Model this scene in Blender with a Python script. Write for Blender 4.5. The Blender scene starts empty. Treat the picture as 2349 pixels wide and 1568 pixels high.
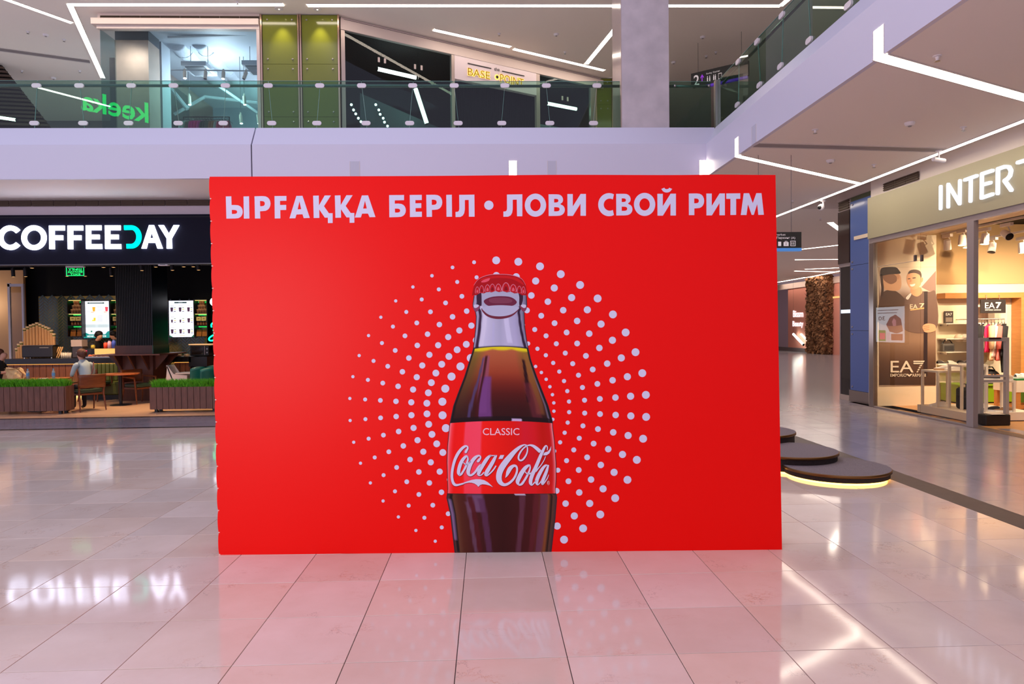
import bpy, bmesh, math, random
from mathutils import Vector, Matrix
from mathutils.geometry import tessellate_polygon
random.seed(7)
SC = bpy.context.scene
COL = SC.collection

# ------------------------------------------------------------------ camera
F, EYE = 1590.0, 1.755                 # focal length in px of a 2349 px wide frame, eye height in m
YAW, PITCH, ROLL = 0.035, 0.0208, 0.011

def _rot(x, d, y):
    c, s = math.cos(ROLL), math.sin(ROLL)
    x, y = c * x + s * y, -s * x + c * y
    c, s = math.cos(PITCH), math.sin(PITCH)
    d, y = c * d + s * y, -s * d + c * y
    c, s = math.cos(YAW), math.sin(YAW)
    x, d = c * x + s * d, -s * x + c * d
    return Vector((x, d, y))

CX, CD, CZ = _rot(1, 0, 0), _rot(0, 1, 0), _rot(0, 0, 1)
CAM_O = Vector((0, 0, EYE))
cam_data = bpy.data.cameras.new('camera')
cam = bpy.data.objects.new('camera', cam_data)
COL.objects.link(cam)
cam.matrix_world = Matrix(((CX.x, CZ.x, -CD.x, 0), (CX.y, CZ.y, -CD.y, 0), (CX.z, CZ.z, -CD.z, EYE), (0, 0, 0, 1)))
cam_data.sensor_width = 36.0
cam_data.lens = F / 2349.0 * 36.0
cam_data.clip_start, cam_data.clip_end = 0.05, 200
SC.camera = cam

# ------------------------------------------------------------------ world and light
w = bpy.data.worlds.new('world'); SC.world = w; w.use_nodes = True
bg = w.node_tree.nodes['Background']
bg.inputs[0].default_value = (0.76, 0.73, 1.0, 1)     # soft lavender daylight from the glass roof of the atrium
bg.inputs[1].default_value = 0.92
SC.view_settings.view_transform = 'Standard'
SC.view_settings.look = 'None'
SC.view_settings.gamma = 1.0
SC.view_settings.use_curve_mapping = False
SC.view_settings.exposure = 0.0

def area(name, loc, target, sx, sy, power, col):
    d = bpy.data.lights.new(name, 'AREA'); d.shape = 'RECTANGLE'; d.size = sx; d.size_y = sy
    d.energy = power; d.color = col
    o = bpy.data.objects.new(name, d); COL.objects.link(o); o.location = loc
    o.rotation_euler = (Vector(target) - Vector(loc)).to_track_quat('-Z', 'Y').to_euler()
    return o

def spot(name, loc, target, power, col, angle=60, blend=.6, radius=.03):
    d = bpy.data.lights.new(name, 'SPOT'); d.energy = power; d.color = col
    d.spot_size = math.radians(angle); d.spot_blend = blend; d.shadow_soft_size = radius
    o = bpy.data.objects.new(name, d); COL.objects.link(o); o.location = loc
    o.rotation_euler = (Vector(target) - Vector(loc)).to_track_quat('-Z', 'Y').to_euler()
    return o

def point(name, loc, power, col, radius=.1):
    d = bpy.data.lights.new(name, 'POINT'); d.energy = power; d.color = col; d.shadow_soft_size = radius
    o = bpy.data.objects.new(name, d); COL.objects.link(o); o.location = loc
    return o

area('atrium_skylight', (-1.5, 3.0, 13.0), (-1.5, 3.6, 0), 10, 12, 260, (0.90, 0.84, 1.0))
area('banner_sheen_fill', (-5.6, -3.4, 1.9), (-2.0, 5.4, 1.5), 3.2, 3.0, 270, (1.0, 0.93, 0.93))  # unseen panel behind the camera, added for the sheen on the banner's left side
area('corridor_fill', (12.5, 30, 4.5), (12.5, 30, 0), 13, 22, 620, (1.0, 0.86, 0.78))  # added unseen panel that brightens the far corridor beyond its strip lights
area('corridor_fill', (6.0, 12.0, 4.5), (6.0, 12.0, 0), 2.6, 8, 30, (1.0, 0.86, 0.78))  # same added fill, smaller, under the right gallery ceiling

# ------------------------------------------------------------------ picture to place
def ray(px, py):
    return _rot((px - 1174.5) / F, 1.0, -(py - 784.0) / F)

def PY(px, py, Y):
    v = ray(px, py); return CAM_O + v * (Y / v.y)

def PX(px, py, X):
    v = ray(px, py); return CAM_O + v * (X / v.x)

def PZ(px, py, Z=0.0):
    v = ray(px, py); return CAM_O + v * ((Z - EYE) / v.z)

def PP(px, py, p0, n):
    v = ray(px, py); n = Vector(n); return CAM_O + v * (n.dot(Vector(p0) - CAM_O) / n.dot(v))

def proj(p):
    d = Vector(p) - CAM_O; z = d.dot(CD)
    return (1174.5 + F * d.dot(CX) / z, 784.0 - F * d.dot(CZ) / z, z)

# ------------------------------------------------------------------ materials
def lin(c):
    out = []
    for v in c[:3]:
        v = v / 255.0
        out.append(v / 12.92 if v <= 0.04045 else ((v + 0.055) / 1.055) ** 2.4)
    return (*out, 1.0)

MATS = {}
def mat(name, col=(200, 200, 200), rough=.5, metal=0.0, emit=0.0, ecol=None, coat=0.0, noise=None, bump=None, spec=None, trans=0.0, alpha=1.0, subs=0):
    """noise=(scale, second colour, contrast, stretch xyz)  bump=(scale, strength)"""
    if name in MATS: return MATS[name]
    m = bpy.data.materials.new(name); m.use_nodes = True
    nt = m.node_tree; b = nt.nodes['Principled BSDF']
    b.inputs['Base Color'].default_value = lin(col)
    b.inputs['Roughness'].default_value = rough
    b.inputs['Metallic'].default_value = metal
    if spec is not None: b.inputs['Specular IOR Level'].default_value = spec
    if coat: b.inputs['Coat Weight'].default_value = coat; b.inputs['Coat Roughness'].default_value = .08
    if trans: b.inputs['Transmission Weight'].default_value = trans
    if emit:
        b.inputs['Emission Color'].default_value = lin(ecol or col)
        b.inputs['Emission Strength'].default_value = emit
    if noise or bump:
        geo = nt.nodes.new('ShaderNodeNewGeometry'); mp = nt.nodes.new('ShaderNodeMapping')
        nt.links.new(geo.outputs['Position'], mp.inputs['Vector'])
    if noise:
        st = noise[3] if len(noise) > 3 else (1, 1, 1)
        mp.inputs['Scale'].default_value = st
        n = nt.nodes.new('ShaderNodeTexNoise'); n.inputs['Scale'].default_value = noise[0]; n.inputs['Detail'].default_value = 5
        r = nt.nodes.new('ShaderNodeMapRange'); k = noise[2]
        r.inputs['From Min'].default_value = .5 - .5 / k; r.inputs['From Max'].default_value = .5 + .5 / k
        mx = nt.nodes.new('ShaderNodeMix'); mx.data_type = 'RGBA'
        mx.inputs[6].default_value = lin(col); mx.inputs[7].default_value = lin(noise[1])
        nt.links.new(mp.outputs[0], n.inputs['Vector']); nt.links.new(n.outputs['Fac'], r.inputs['Value'])
        nt.links.new(r.outputs[0], mx.inputs[0]); nt.links.new(mx.outputs[2], b.inputs['Base Color'])
    if bump:
        n2 = nt.nodes.new('ShaderNodeTexNoise'); n2.inputs['Scale'].default_value = bump[0]; n2.inputs['Detail'].default_value = 4
        bp = nt.nodes.new('ShaderNodeBump'); bp.inputs['Strength'].default_value = bump[1]; bp.inputs['Distance'].default_value = .02
        nt.links.new(geo.outputs['Position'], n2.inputs['Vector']); nt.links.new(n2.outputs['Fac'], bp.inputs['Height'])
        nt.links.new(bp.outputs[0], b.inputs['Normal'])
    MATS[name] = m
    return m

def glow(name, col, strength):
    if name in MATS: return MATS[name]
    m = bpy.data.materials.new(name); m.use_nodes = True; nt = m.node_tree
    nt.nodes.remove(nt.nodes['Principled BSDF'])
    e = nt.nodes.new('ShaderNodeEmission'); e.inputs[0].default_value = lin(col); e.inputs[1].default_value = strength
    nt.links.new(e.outputs[0], nt.nodes['Material Output'].inputs[0])
    MATS[name] = m
    return m

def glass(name, col, rough=0.0, ior=1.5):
    if name in MATS: return MATS[name]
    m = bpy.data.materials.new(name); m.use_nodes = True; nt = m.node_tree
    nt.nodes.remove(nt.nodes['Principled BSDF'])
    t = nt.nodes.new('ShaderNodeBsdfTransparent'); t.inputs[0].default_value = lin(col)
    g = nt.nodes.new('ShaderNodeBsdfGlossy'); g.inputs['Roughness'].default_value = rough
    f = nt.nodes.new('ShaderNodeFresnel'); f.inputs[0].default_value = ior
    x = nt.nodes.new('ShaderNodeMixShader')
    ge = nt.nodes.new('ShaderNodeNewGeometry'); iv = nt.nodes.new('ShaderNodeMath'); iv.operation = 'SUBTRACT'; iv.inputs[0].default_value = 1.0
    ml = nt.nodes.new('ShaderNodeMath'); ml.operation = 'MULTIPLY'      # only the outer face mirrors; the thin pane does not bend light
    nt.links.new(ge.outputs['Backfacing'], iv.inputs[1]); nt.links.new(f.outputs[0], ml.inputs[0]); nt.links.new(iv.outputs[0], ml.inputs[1])
    nt.links.new(ml.outputs[0], x.inputs[0]); nt.links.new(t.outputs[0], x.inputs[1]); nt.links.new(g.outputs[0], x.inputs[2])
    nt.links.new(x.outputs[0], nt.nodes['Material Output'].inputs[0])
    MATS[name] = m
    return m

def ink(name, rough=.45, emit=0.0, spec=.5):
    """flat print: colour comes from the colours stored with the printed shapes"""
    if name in MATS: return MATS[name]
    m = bpy.data.materials.new(name); m.use_nodes = True; nt = m.node_tree; b = nt.nodes['Principled BSDF']
    a = nt.nodes.new('ShaderNodeVertexColor'); a.layer_name = 'ink'
    nt.links.new(a.outputs[0], b.inputs['Base Color']); b.inputs['Roughness'].default_value = rough; b.inputs['Specular IOR Level'].default_value = spec
    if emit:
        nt.links.new(a.outputs[0], b.inputs['Emission Color']); b.inputs['Emission Strength'].default_value = emit
    MATS[name] = m
    return m

def stone(name, c1, c2, vein, dark, rough, tile=True, bump=.02, wav=.015):
    """polished stone: every tile has its own tone, fine veins and a few hairline cracks"""
    if name in MATS: return MATS[name]
    m = bpy.data.materials.new(name); m.use_nodes = True; nt = m.node_tree; N = nt.nodes; L = nt.links
    b = N['Principled BSDF']
    geo = N.new('ShaderNodeNewGeometry'); oi = N.new('ShaderNodeObjectInfo')
    sc = N.new('ShaderNodeMath'); sc.operation = 'MULTIPLY'; sc.inputs[1].default_value = 37.0
    L.new(oi.outputs['Random'], sc.inputs[0])
    cb = N.new('ShaderNodeCombineXYZ'); L.new(sc.outputs[0], cb.inputs[2])
    ad = N.new('ShaderNodeVectorMath'); ad.operation = 'ADD'
    L.new(geo.outputs['Position'], ad.inputs[0]); L.new(cb.outputs[0], ad.inputs[1])
    n1 = N.new('ShaderNodeTexNoise'); n1.inputs['Scale'].default_value = 2.2; n1.inputs['Detail'].default_value = 7; n1.inputs['Roughness'].default_value = .6
    L.new(ad.outputs[0], n1.inputs['Vector'])
    m1 = N.new('ShaderNodeMix'); m1.data_type = 'RGBA'; m1.inputs[6].default_value = lin(c1); m1.inputs[7].default_value = lin(c2)
    r0 = N.new('ShaderNodeMapRange'); r0.inputs['From Min'].default_value = .3; r0.inputs['From Max'].default_value = .7
    L.new(n1.outputs['Fac'], r0.inputs['Value']); L.new(r0.outputs[0], m1.inputs[0])
    # veins: thin bands where a noise crosses its mid value
    def band(scale, width, detail, stretch):
        mp = N.new('ShaderNodeMapping'); mp.inputs['Scale'].default_value = stretch
        L.new(ad.outputs[0], mp.inputs['Vector'])
        n = N.new('ShaderNodeTexNoise'); n.inputs['Scale'].default_value = scale; n.inputs['Detail'].default_value = detail
        n.inputs['Roughness'].default_value = .68
        L.new(mp.outputs[0], n.inputs['Vector'])
        s = N.new('ShaderNodeMath'); s.operation = 'SUBTRACT'; s.inputs[1].default_value = .5; L.new(n.outputs['Fac'], s.inputs[0])
        a = N.new('ShaderNodeMath'); a.operation = 'ABSOLUTE'; L.new(s.outputs[0], a.inputs[0])
        r = N.new('ShaderNodeMapRange'); r.inputs['From Min'].default_value = 0; r.inputs['From Max'].default_value = width
        r.inputs['To Min'].default_value = 1; r.inputs['To Max'].default_value = 0; L.new(a.outputs[0], r.inputs['Value'])
        return r
    # break the veins up so they come and go
    nb = N.new('ShaderNodeTexNoise'); nb.inputs['Scale'].default_value = 3.1; nb.inputs['Detail'].default_value = 3
    L.new(ad.outputs[0], nb.inputs['Vector'])
    rb = N.new('ShaderNodeMapRange'); rb.inputs['From Min'].default_value = .54; rb.inputs['From Max'].default_value = .72; L.new(nb.outputs['Fac'], rb.inputs['Value'])
    v1 = band(1.7, .010, 8, (1, 1.9, 1)); v2 = band(2.3, .0045, 9, (1.6, 1, 1))
    k1 = N.new('ShaderNodeMath'); k1.operation = 'MULTIPLY'; L.new(v1.outputs[0], k1.inputs[0]); L.new(rb.outputs[0], k1.inputs[1])
    k1b = N.new('ShaderNodeMath'); k1b.operation = 'MULTIPLY'; k1b.inputs[1].default_value = .55; L.new(k1.outputs[0], k1b.inputs[0])
    m2 = N.new('ShaderNodeMix'); m2.data_type = 'RGBA'; m2.inputs[7].default_value = lin(vein)
    L.new(k1b.outputs[0], m2.inputs[0]); L.new(m1.outputs[2], m2.inputs[6])
    rc = N.new('ShaderNodeMapRange'); rc.inputs['From Min'].default_value = .60; rc.inputs['From Max'].default_value = .70; L.new(nb.outputs['Fac'], rc.inputs['Value'])
    k2 = N.new('ShaderNodeMath'); k2.operation = 'MULTIPLY'; L.new(v2.outputs[0], k2.inputs[0]); L.new(rc.outputs[0], k2.inputs[1])
    k2b = N.new('ShaderNodeMath'); k2b.operation = 'MULTIPLY'; k2b.inputs[1].default_value = .8; L.new(k2.outputs[0], k2b.inputs[0])
    m3 = N.new('ShaderNodeMix'); m3.data_type = 'RGBA'; m3.inputs[7].default_value = lin(dark)
    L.new(k2b.outputs[0], m3.inputs[0]); L.new(m2.outputs[2], m3.inputs[6])
    hs = N.new('ShaderNodeHueSaturation')
    rv = N.new('ShaderNodeMapRange'); rv.inputs['To Min'].default_value = .93; rv.inputs['To Max'].default_value = 1.05
    L.new(oi.outputs['Random'], rv.inputs['Value']); L.new(rv.outputs[0], hs.inputs['Value'])
    rs = N.new('ShaderNodeMath'); rs.operation = 'FRACT'
    L.new(sc.outputs[0], rs.inputs[0])
    rs2 = N.new('ShaderNodeMapRange'); rs2.inputs['To Min'].default_value = .85; rs2.inputs['To Max'].default_value = 1.15
    L.new(rs.outputs[0], rs2.inputs['Value']); L.new(rs2.outputs[0], hs.inputs['Saturation'])
    L.new(m3.outputs[2], hs.inputs['Color']); L.new(hs.outputs[0], b.inputs['Base Color'])
    b.inputs['Roughness'].default_value = rough
    nw = N.new('ShaderNodeTexNoise'); nw.inputs['Scale'].default_value = 1.6; nw.inputs['Detail'].default_value = 1.5
    L.new(ad.outputs[0], nw.inputs['Vector'])
    bp = N.new('ShaderNodeBump'); bp.inputs['Strength'].default_value = 1.0; bp.inputs['Distance'].default_value = wav * .1
    L.new(nw.outputs['Fac'], bp.inputs['Height']); L.new(bp.outputs[0], b.inputs['Normal'])
    MATS[name] = m
    return m

# ------------------------------------------------------------------ mesh building
def V(*a): return Vector(a[0]) if len(a) == 1 else Vector(a)

class MB:
    def __init__(s): s.v = []; s.f = []; s.c = []; s.mi = []; s.cm = 0
    def add(s, vs, fs, col=None):
        o = len(s.v); s.v += [Vector(p) for p in vs]; s.f += [tuple(i + o for i in f) for f in fs]
        s.mi += [s.cm] * len(fs)
        s.c += [col] * len(vs) if not isinstance(col, list) else col
        return s
    def m(s, i): s.cm = i; return s
    def box(s, a, b, col=None):
        x0, y0, z0 = a; x1, y1, z1 = b
        return s.add([(x0, y0, z0), (x1, y0, z0), (x1, y1, z0), (x0, y1, z0), (x0, y0, z1), (x1, y0, z1), (x1, y1, z1), (x0, y1, z1)],
                     [(0, 3, 2, 1), (4, 5, 6, 7), (0, 1, 5, 4), (1, 2, 6, 5), (2, 3, 7, 6), (3, 0, 4, 7)], col)
    def cbox(s, c, size, col=None):
        c = V(c); h = V(size) / 2
        return s.box(c - h, c + h, col)
    def obox(s, c, ux, uy, uz, col=None):
        c, ux, uy, uz = V(c), V(ux), V(uy), V(uz)
        vs = [c - ux - uy - uz, c + ux - uy - uz, c + ux + uy - uz, c - ux + uy - uz, c - ux - uy + uz, c + ux - uy + uz, c + ux + uy + uz, c - ux + uy + uz]
        return s.add(vs, [(0, 3, 2, 1), (4, 5, 6, 7), (0, 1, 5, 4), (1, 2, 6, 5), (2, 3, 7, 6), (3, 0, 4, 7)], col)
    def poly(s, pts, holes=(), col=None):
        loops = [[V(p) for p in pts]] + [[V(p) for p in h] for h in holes]
        flat = [p for l in loops for p in l]
        if not holes and len(flat) <= 4: return s.add(flat, [tuple(range(len(flat)))], col)
        return s.add(flat, [tuple(t) for t in tessellate_polygon(loops)], col)
    def prism(s, pts, vec, holes=(), col=None):
        vec = V(vec); loops = [[V(p) for p in pts]] + [[V(p) for p in h] for h in holes]
        flat = [p for l in loops for p in l]; n = len(flat)
        tri = [tuple(t) for t in tessellate_polygon(loops)]
        fs = list(tri) + [tuple(i + n for i in reversed(t)) for t in tri]
        o = 0
        for l in loops:
            k = len(l)
            for i in range(k): fs.append((o + i, o + (i + 1) % k, n + o + (i + 1) % k, n + o + i))
            o += k
        return s.add(flat + [p + vec for p in flat], fs, col)
    def tube(s, pts, r, n=8, caps=True, col=None, closed=False):
        pts = [V(p) for p in pts]; k = len(pts); rs = r if isinstance(r, (list, tuple)) else [r] * k
        vs = []; prev = None
        for i, p in enumerate(pts):
            if closed: t = pts[(i + 1) % k] - pts[i - 1]
            else: t = pts[min(i + 1, k - 1)] - pts[max(i - 1, 0)]
            t.normalize()
            if prev is None:
                a = t.orthogonal() if abs(t.z) > .9 else t.cross(Vector((0, 0, 1)))
            else: a = prev - t * prev.dot(t)
            a.normalize(); prev = a; bb = t.cross(a)
            for j in range(n):
                th = 2 * math.pi * j / n
                vs.append(p + (a * math.cos(th) + bb * math.sin(th)) * rs[i])
        fs = []
        for i in range(k if closed else k - 1):
            for j in range(n):
                fs.append((i * n + j, i * n + (j + 1) % n, ((i + 1) % k) * n + (j + 1) % n, ((i + 1) % k) * n + j))
        if caps and not closed: fs += [tuple(range(n))[::-1], tuple((k - 1) * n + j for j in range(n))]
        return s.add(vs, fs, col)
    def lathe(s, prof, c=(0, 0, 0), n=16, col=None, axis=None, up=None):
        c = V(c); vs = []; fs = []
        ez = V(axis).normalized() if axis else Vector((0, 0, 1))
        ex = ez.orthogonal().normalized() if axis else Vector((1, 0, 0)); ey = ez.cross(ex)
        for r, z in prof:
            for j in range(n):
                th = 2 * math.pi * j / n; vs.append(c + ex * (r * math.cos(th)) + ey * (r * math.sin(th)) + ez * z)
        for i in range(len(prof) - 1):
            for j in range(n): fs.append((i * n + j, i * n + (j + 1) % n, (i + 1) * n + (j + 1) % n, (i + 1) * n + j))
        if prof[0][0] > 1e-5: fs.append(tuple(range(n))[::-1])
        if prof[-1][0] > 1e-5: fs.append(tuple((len(prof) - 1) * n + j for j in range(n)))
        return s.add(vs, fs, col)
    def ball(s, c, r, n=12, k=8, sx=(1, 1, 1), col=None):
        c = V(c); vs = []; fs = []
        for i in range(k + 1):
            a = math.pi * i / k
            for j in range(n):
                th = 2 * math.pi * j / n
                vs.append(c + Vector((r * sx[0] * math.sin(a) * math.cos(th), r * sx[1] * math.sin(a) * math.sin(th), -r * sx[2] * math.cos(a))))
        for i in range(k):
            for j in range(n): fs.append((i * n + j, i * n + (j + 1) % n, (i + 1) * n + (j + 1) % n, (i + 1) * n + j))
        return s.add(vs, fs, col)
    def grid(s, fn, nu, nv, colfn=None):
        vs = []; cs = []
        for j in range(nv + 1):
            for i in range(nu + 1):
                u, v = i / nu, j / nv; vs.append(fn(u, v)); cs.append(colfn(u, v) if colfn else None)
        fs = [(j * (nu + 1) + i, j * (nu + 1) + i + 1, (j + 1) * (nu + 1) + i + 1, (j + 1) * (nu + 1) + i) for j in range(nv) for i in range(nu)]
        return s.add(vs, fs, cs)
    def build(s, name, m, parent=None, smooth=False, label=None, bevel=0.0):
        off = wloc(parent) if parent else Vector((0, 0, 0))
        me = bpy.data.meshes.new(name)
        me.from_pydata([p - off for p in s.v], [], s.f)
        ms = m if isinstance(m, (list, tuple)) else [m]
        for x in ms: me.materials.append(x)
        if len(ms) > 1: me.polygons.foreach_set('material_index', s.mi)
        if any(c is not None for c in s.c):
            at = me.color_attributes.new('ink', 'FLOAT_COLOR', 'POINT')
            buf = []
            for c in s.c: buf += list(lin(c)) if c is not None else [1, 1, 1, 1]
            at.data.foreach_set('color', buf)
        bm = bmesh.new(); bm.from_mesh(me)
        bmesh.ops.remove_doubles(bm, verts=bm.verts, dist=1e-6) if not any(c is not None for c in s.c) else None
        bmesh.ops.recalc_face_normals(bm, faces=bm.faces) if not any(c is not None for c in s.c) else None
        bm.to_mesh(me); bm.free()
        if smooth: me.polygons.foreach_set('use_smooth', [True] * len(me.polygons))
        me.update()
        o = bpy.data.objects.new(name, me); COL.objects.link(o)
        if parent: o.parent = parent
        if label: o['label'] = label
        if bevel:
            b = o.modifiers.new('bevel', 'BEVEL'); b.width = bevel; b.segments = 2; b.limit_method = 'ANGLE'
        return o

def wloc(o):
    p = Vector((0, 0, 0))
    while o: p = p + Vector(o.location); o = o.parent
    return p

def tag(o, label, cat, group=None):
    o['label'] = label; o['category'] = cat
    if group: o['group'] = group
    return o

def thing(name, loc, label, cat, group=None, rz=0.0):
    o = bpy.data.objects.new(name, None); COL.objects.link(o); o.location = loc
    o.rotation_euler = (0, 0, rz); o.empty_display_size = .1
    return tag(o, label, cat, group)

def struct(o, label=None):
    o['kind'] = 'structure'
    if label: o['label'] = label
    return o

def dup(o, loc=None, rz=None, label=None, group=None, parent=None, scale=None):
    c = o.copy(); COL.objects.link(c)
    if parent: c.parent = parent
    if loc is not None: c.location = loc
    if rz is not None: c.rotation_euler = (c.rotation_euler[0], c.rotation_euler[1], rz)
    if scale is not None: c.scale = scale
    if label: c['label'] = label
    if group: c['group'] = group
    for ch in list(o.children):
        d = dup(ch, parent=c)
    return c

_tc = {}
def text2d(body, bold=0.0):
    k = (body, bold)
    if k in _tc: return _tc[k]
    cu = bpy.data.curves.new('txt', 'FONT'); cu.body = body; cu.resolution_u = 3; cu.offset = bold; cu.size = 1.0
    o = bpy.data.objects.new('txt', cu)
    me = bpy.data.meshes.new_from_object(o)
    vs = [(v.co.x, v.co.y) for v in me.vertices]; fs = [tuple(p.vertices) for p in me.polygons]
    bpy.data.objects.remove(o); bpy.data.curves.remove(cu); bpy.data.meshes.remove(me)
    x0 = min(v[0] for v in vs); x1 = max(v[0] for v in vs); y0 = min(v[1] for v in vs); y1 = max(v[1] for v in vs)
    r = ([((x - x0) / (x1 - x0), (y - y0) / (y1 - y0)) for x, y in vs], fs, (x1 - x0) / (y1 - y0))
    _tc[k] = r
    return r

def text(mb, body, o, u, v, bold=0.0, col=None, depth=None):
    """text filling the parallelogram at corner o (lower left) with edge vectors u (width) and v (height)"""
    vs, fs, _ = text2d(body, bold); o, u, v = V(o), V(u), V(v)
    pts = [o + u * x + v * y for x, y in vs]
    mb.add(pts, fs, col)
    if depth is not None:
        d = V(depth); n = len(pts)
        from collections import Counter
        ec = Counter(); dr = {}
        for f in fs:
            for i in range(len(f)):
                a, b = f[i], f[(i + 1) % len(f)]; ec[(min(a, b), max(a, b))] += 1; dr[(min(a, b), max(a, b))] = (a, b)
        sides = [(dr[e][0], dr[e][1], n + dr[e][1], n + dr[e][0]) for e, c in ec.items() if c == 1]
        mb.add(pts + [p + d for p in pts], sides + [tuple(i + n for i in f) for f in fs], col)
    return mb

def arc(cx, cy, rx, ry, a0, a1, n=12):
    return [(cx + rx * math.cos(math.radians(a0 + (a1 - a0) * i / n)), cy + ry * math.sin(math.radians(a0 + (a1 - a0) * i / n))) for i in range(n + 1)]

def spline(pts, n=8, closed=False):
    """Catmull-Rom through points of any dimension"""
    out = []; k = len(pts)
    rng = range(k if closed else k - 1)
    for i in rng:
        p0 = pts[(i - 1) % k] if closed or i > 0 else pts[0]; p1 = pts[i]; p2 = pts[(i + 1) % k]
        p3 = pts[(i + 2) % k] if closed or i + 2 < k else pts[-1]
        for j in range(n):
            t = j / n
            out.append(tuple(.5 * ((2 * b) + (-a + c) * t + (2 * a - 5 * b + 4 * c - d) * t * t + (-a + 3 * b - 3 * c + d) * t ** 3) for a, b, c, d in zip(p0, p1, p2, p3)))
    if not closed: out.append(tuple(pts[-1]))
    return out
# ------------------------------------------------------------------ palette
M_WHITE = mat('white_paint', (236, 230, 234), .55)
M_FASCIA = mat('white_fascia_panel', (214, 210, 226), .35)
M_CEIL = mat('ceiling_paint', (248, 238, 230), .8)
M_STRIP = glow('warm_led_strip', (255, 238, 218), 13.0)
M_STEEL = mat('brushed_steel', (176, 168, 164), .32, metal=1.0)
M_STEEL_D = mat('dark_steel', (96, 92, 94), .4, metal=.9)
M_ALU = mat('grey_aluminium', (168, 160, 162), .42, metal=.35)
M_BLACK = mat('black_plastic', (18, 17, 19), .42)
M_BLACKW = mat('black_wall', (9, 8, 11), .7, spec=.2)
M_GRILLE = mat('grille_bronze', (84, 66, 54), .5, metal=.3)
M_GRILLE_D = mat('grille_dark', (42, 36, 34), .7)
M_GROUT = mat('grout', (92, 78, 76), .8)
M_MARBLE = stone('cream_marble', (224, 202, 186), (234, 214, 200), (200, 140, 100), (70, 52, 50), .075)
M_CORR = stone('grey_porcelain', (150, 142, 150), (164, 156, 162), (140, 128, 130), (120, 110, 112), .16)
M_BAND = mat('brown_border_stone', (92, 76, 68), .5, noise=(9, (84, 68, 60), 2))

ZC = 4.6            # soffit under the upper gallery
FY, RX = 13.2, 4.22  # front planes of the rear gallery and of the right gallery
ZU = 9.47           # ceiling of the upper gallery
ZF2 = 5.35          # upper gallery floor
YS = 17.3           # shop fronts on the upper gallery

# ------------------------------------------------------------------ floors
TW, TD = .5885, .597
def tile_grid(root, x0, x1, y0, y1, ox, oy, m, name, limit=300, zt=0.0, gap=.0048, maxpx=9):
    cells = []
    i0, i1 = math.floor((x0 - ox) / TW), math.ceil((x1 - ox) / TW)
    j0, j1 = math.floor((y0 - oy) / TD), math.ceil((y1 - oy) / TD)
    for i in range(i0, i1):
        for j in range(j0, j1):
            a, b = max(ox + i * TW, x0), min(ox + (i + 1) * TW, x1)
            c, d = max(oy + j * TD, y0), min(oy + (j + 1) * TD, y1)
            if b - a < .03 or d - c < .03: continue
            cs = [(a, c, zt), (b, c, zt), (b, d, zt), (a, d, zt)]
            ar = 0; vis = False
            if c > .6:
                q = [proj(p) for p in cs]
                vis = max(p[0] for p in q) > 0 and min(p[0] for p in q) < 2349 and max(p[1] for p in q) > 0 and min(p[1] for p in q) < 1568
                hid = all(495 < p[0] < 1792 and p[1] < 1258 for p in q)
                ar = abs(sum(q[k][0] * q[(k + 1) % 4][1] - q[(k + 1) % 4][0] * q[k][1] for k in range(4))) / 2
                hgt = max(p[1] for p in q) - min(p[1] for p in q)
                vis = vis and not hid and hgt > maxpx
            cells.append((ar if vis else 0, a, b, c, d))
    cells.sort(reverse=True)
    cache = {}; rest = MB()
    for k, (ar, a, b, c, d) in enumerate(cells):
        if ar > 0 and k < limit:
            key = (round(b - a, 3), round(d - c, 3))
            if key not in cache:
                t = MB(); hx, hy = (b - a - gap) / 2, (d - c - gap) / 2; e = .0012
                t.add([(-hx, -hy, -.012), (hx, -hy, -.012), (hx, hy, -.012), (-hx, hy, -.012),
                       (-hx, -hy, -e), (hx, -hy, -e), (hx, hy, -e), (-hx, hy, -e),
                       (-hx + e, -hy + e, 0), (hx - e, -hy + e, 0), (hx - e, hy - e, 0), (-hx + e, hy - e, 0)],
                      [(0, 1, 5, 4), (1, 2, 6, 5), (2, 3, 7, 6), (3, 0, 4, 7), (4, 5, 9, 8), (5, 6, 10, 9), (6, 7, 11, 10), (7, 4, 8, 11), (8, 9, 10, 11)])
                o = t.build('tile', m, None); cache[key] = o.data
            else:
                o = bpy.data.objects.new('tile', cache[key]); COL.objects.link(o)
            o.parent = root
            o.location = Vector(((a + b) / 2, (c + d) / 2, zt)) - wloc(root)
            o.rotation_euler = (random.gauss(0, .0006), random.gauss(0, .0006), 0)
        else:
            g = gap / 2; rest.box((a + g, c + g, zt - .012), (b - g, d - g, zt))
    if rest.v:
        r = rest.build('tile_field', m, root); r['kind'] = 'stuff'

fl = MB().box((-16, -8, -.12), (4.52, 12.80, -.010)).build('floor', M_GROUT)
struct(fl, 'polished cream marble tile floor of the atrium')
tile_grid(fl, -16, 4.52, -8, 12.80, -.185, 4.24, M_MARBLE, 'tile')
fc = MB().box((4.83, -8, -.12), (26, 52, -.010)).box((-16, 12.93, -.12), (4.83, 14.42, -.010)).build('floor_corridor', mat('grey_grout', (120, 112, 114), .7))
struct(fc, 'grey porcelain tile floor of the side corridor')
tile_grid(fc, 4.83, 8.62, 3.0, 20.0, 4.83, 4.24, M_CORR, 'tile', limit=210, gap=.003)
tile_grid(fc, -14, 4.83, 12.93, 14.42, -.185, 12.93, M_CORR, 'tile', limit=80, gap=.003)
MB().box((4.83, 20.0, -.01), (26, 52, 0)).box((8.62, 16.3, -.01), (26, 20, 0)).build('paving', M_CORR, fc)
struct(MB().box((4.52, -8, -.12), (4.83, 12.93, .0005)).build('trim_1', M_BAND), 'brown stone border between marble and corridor')
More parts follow.
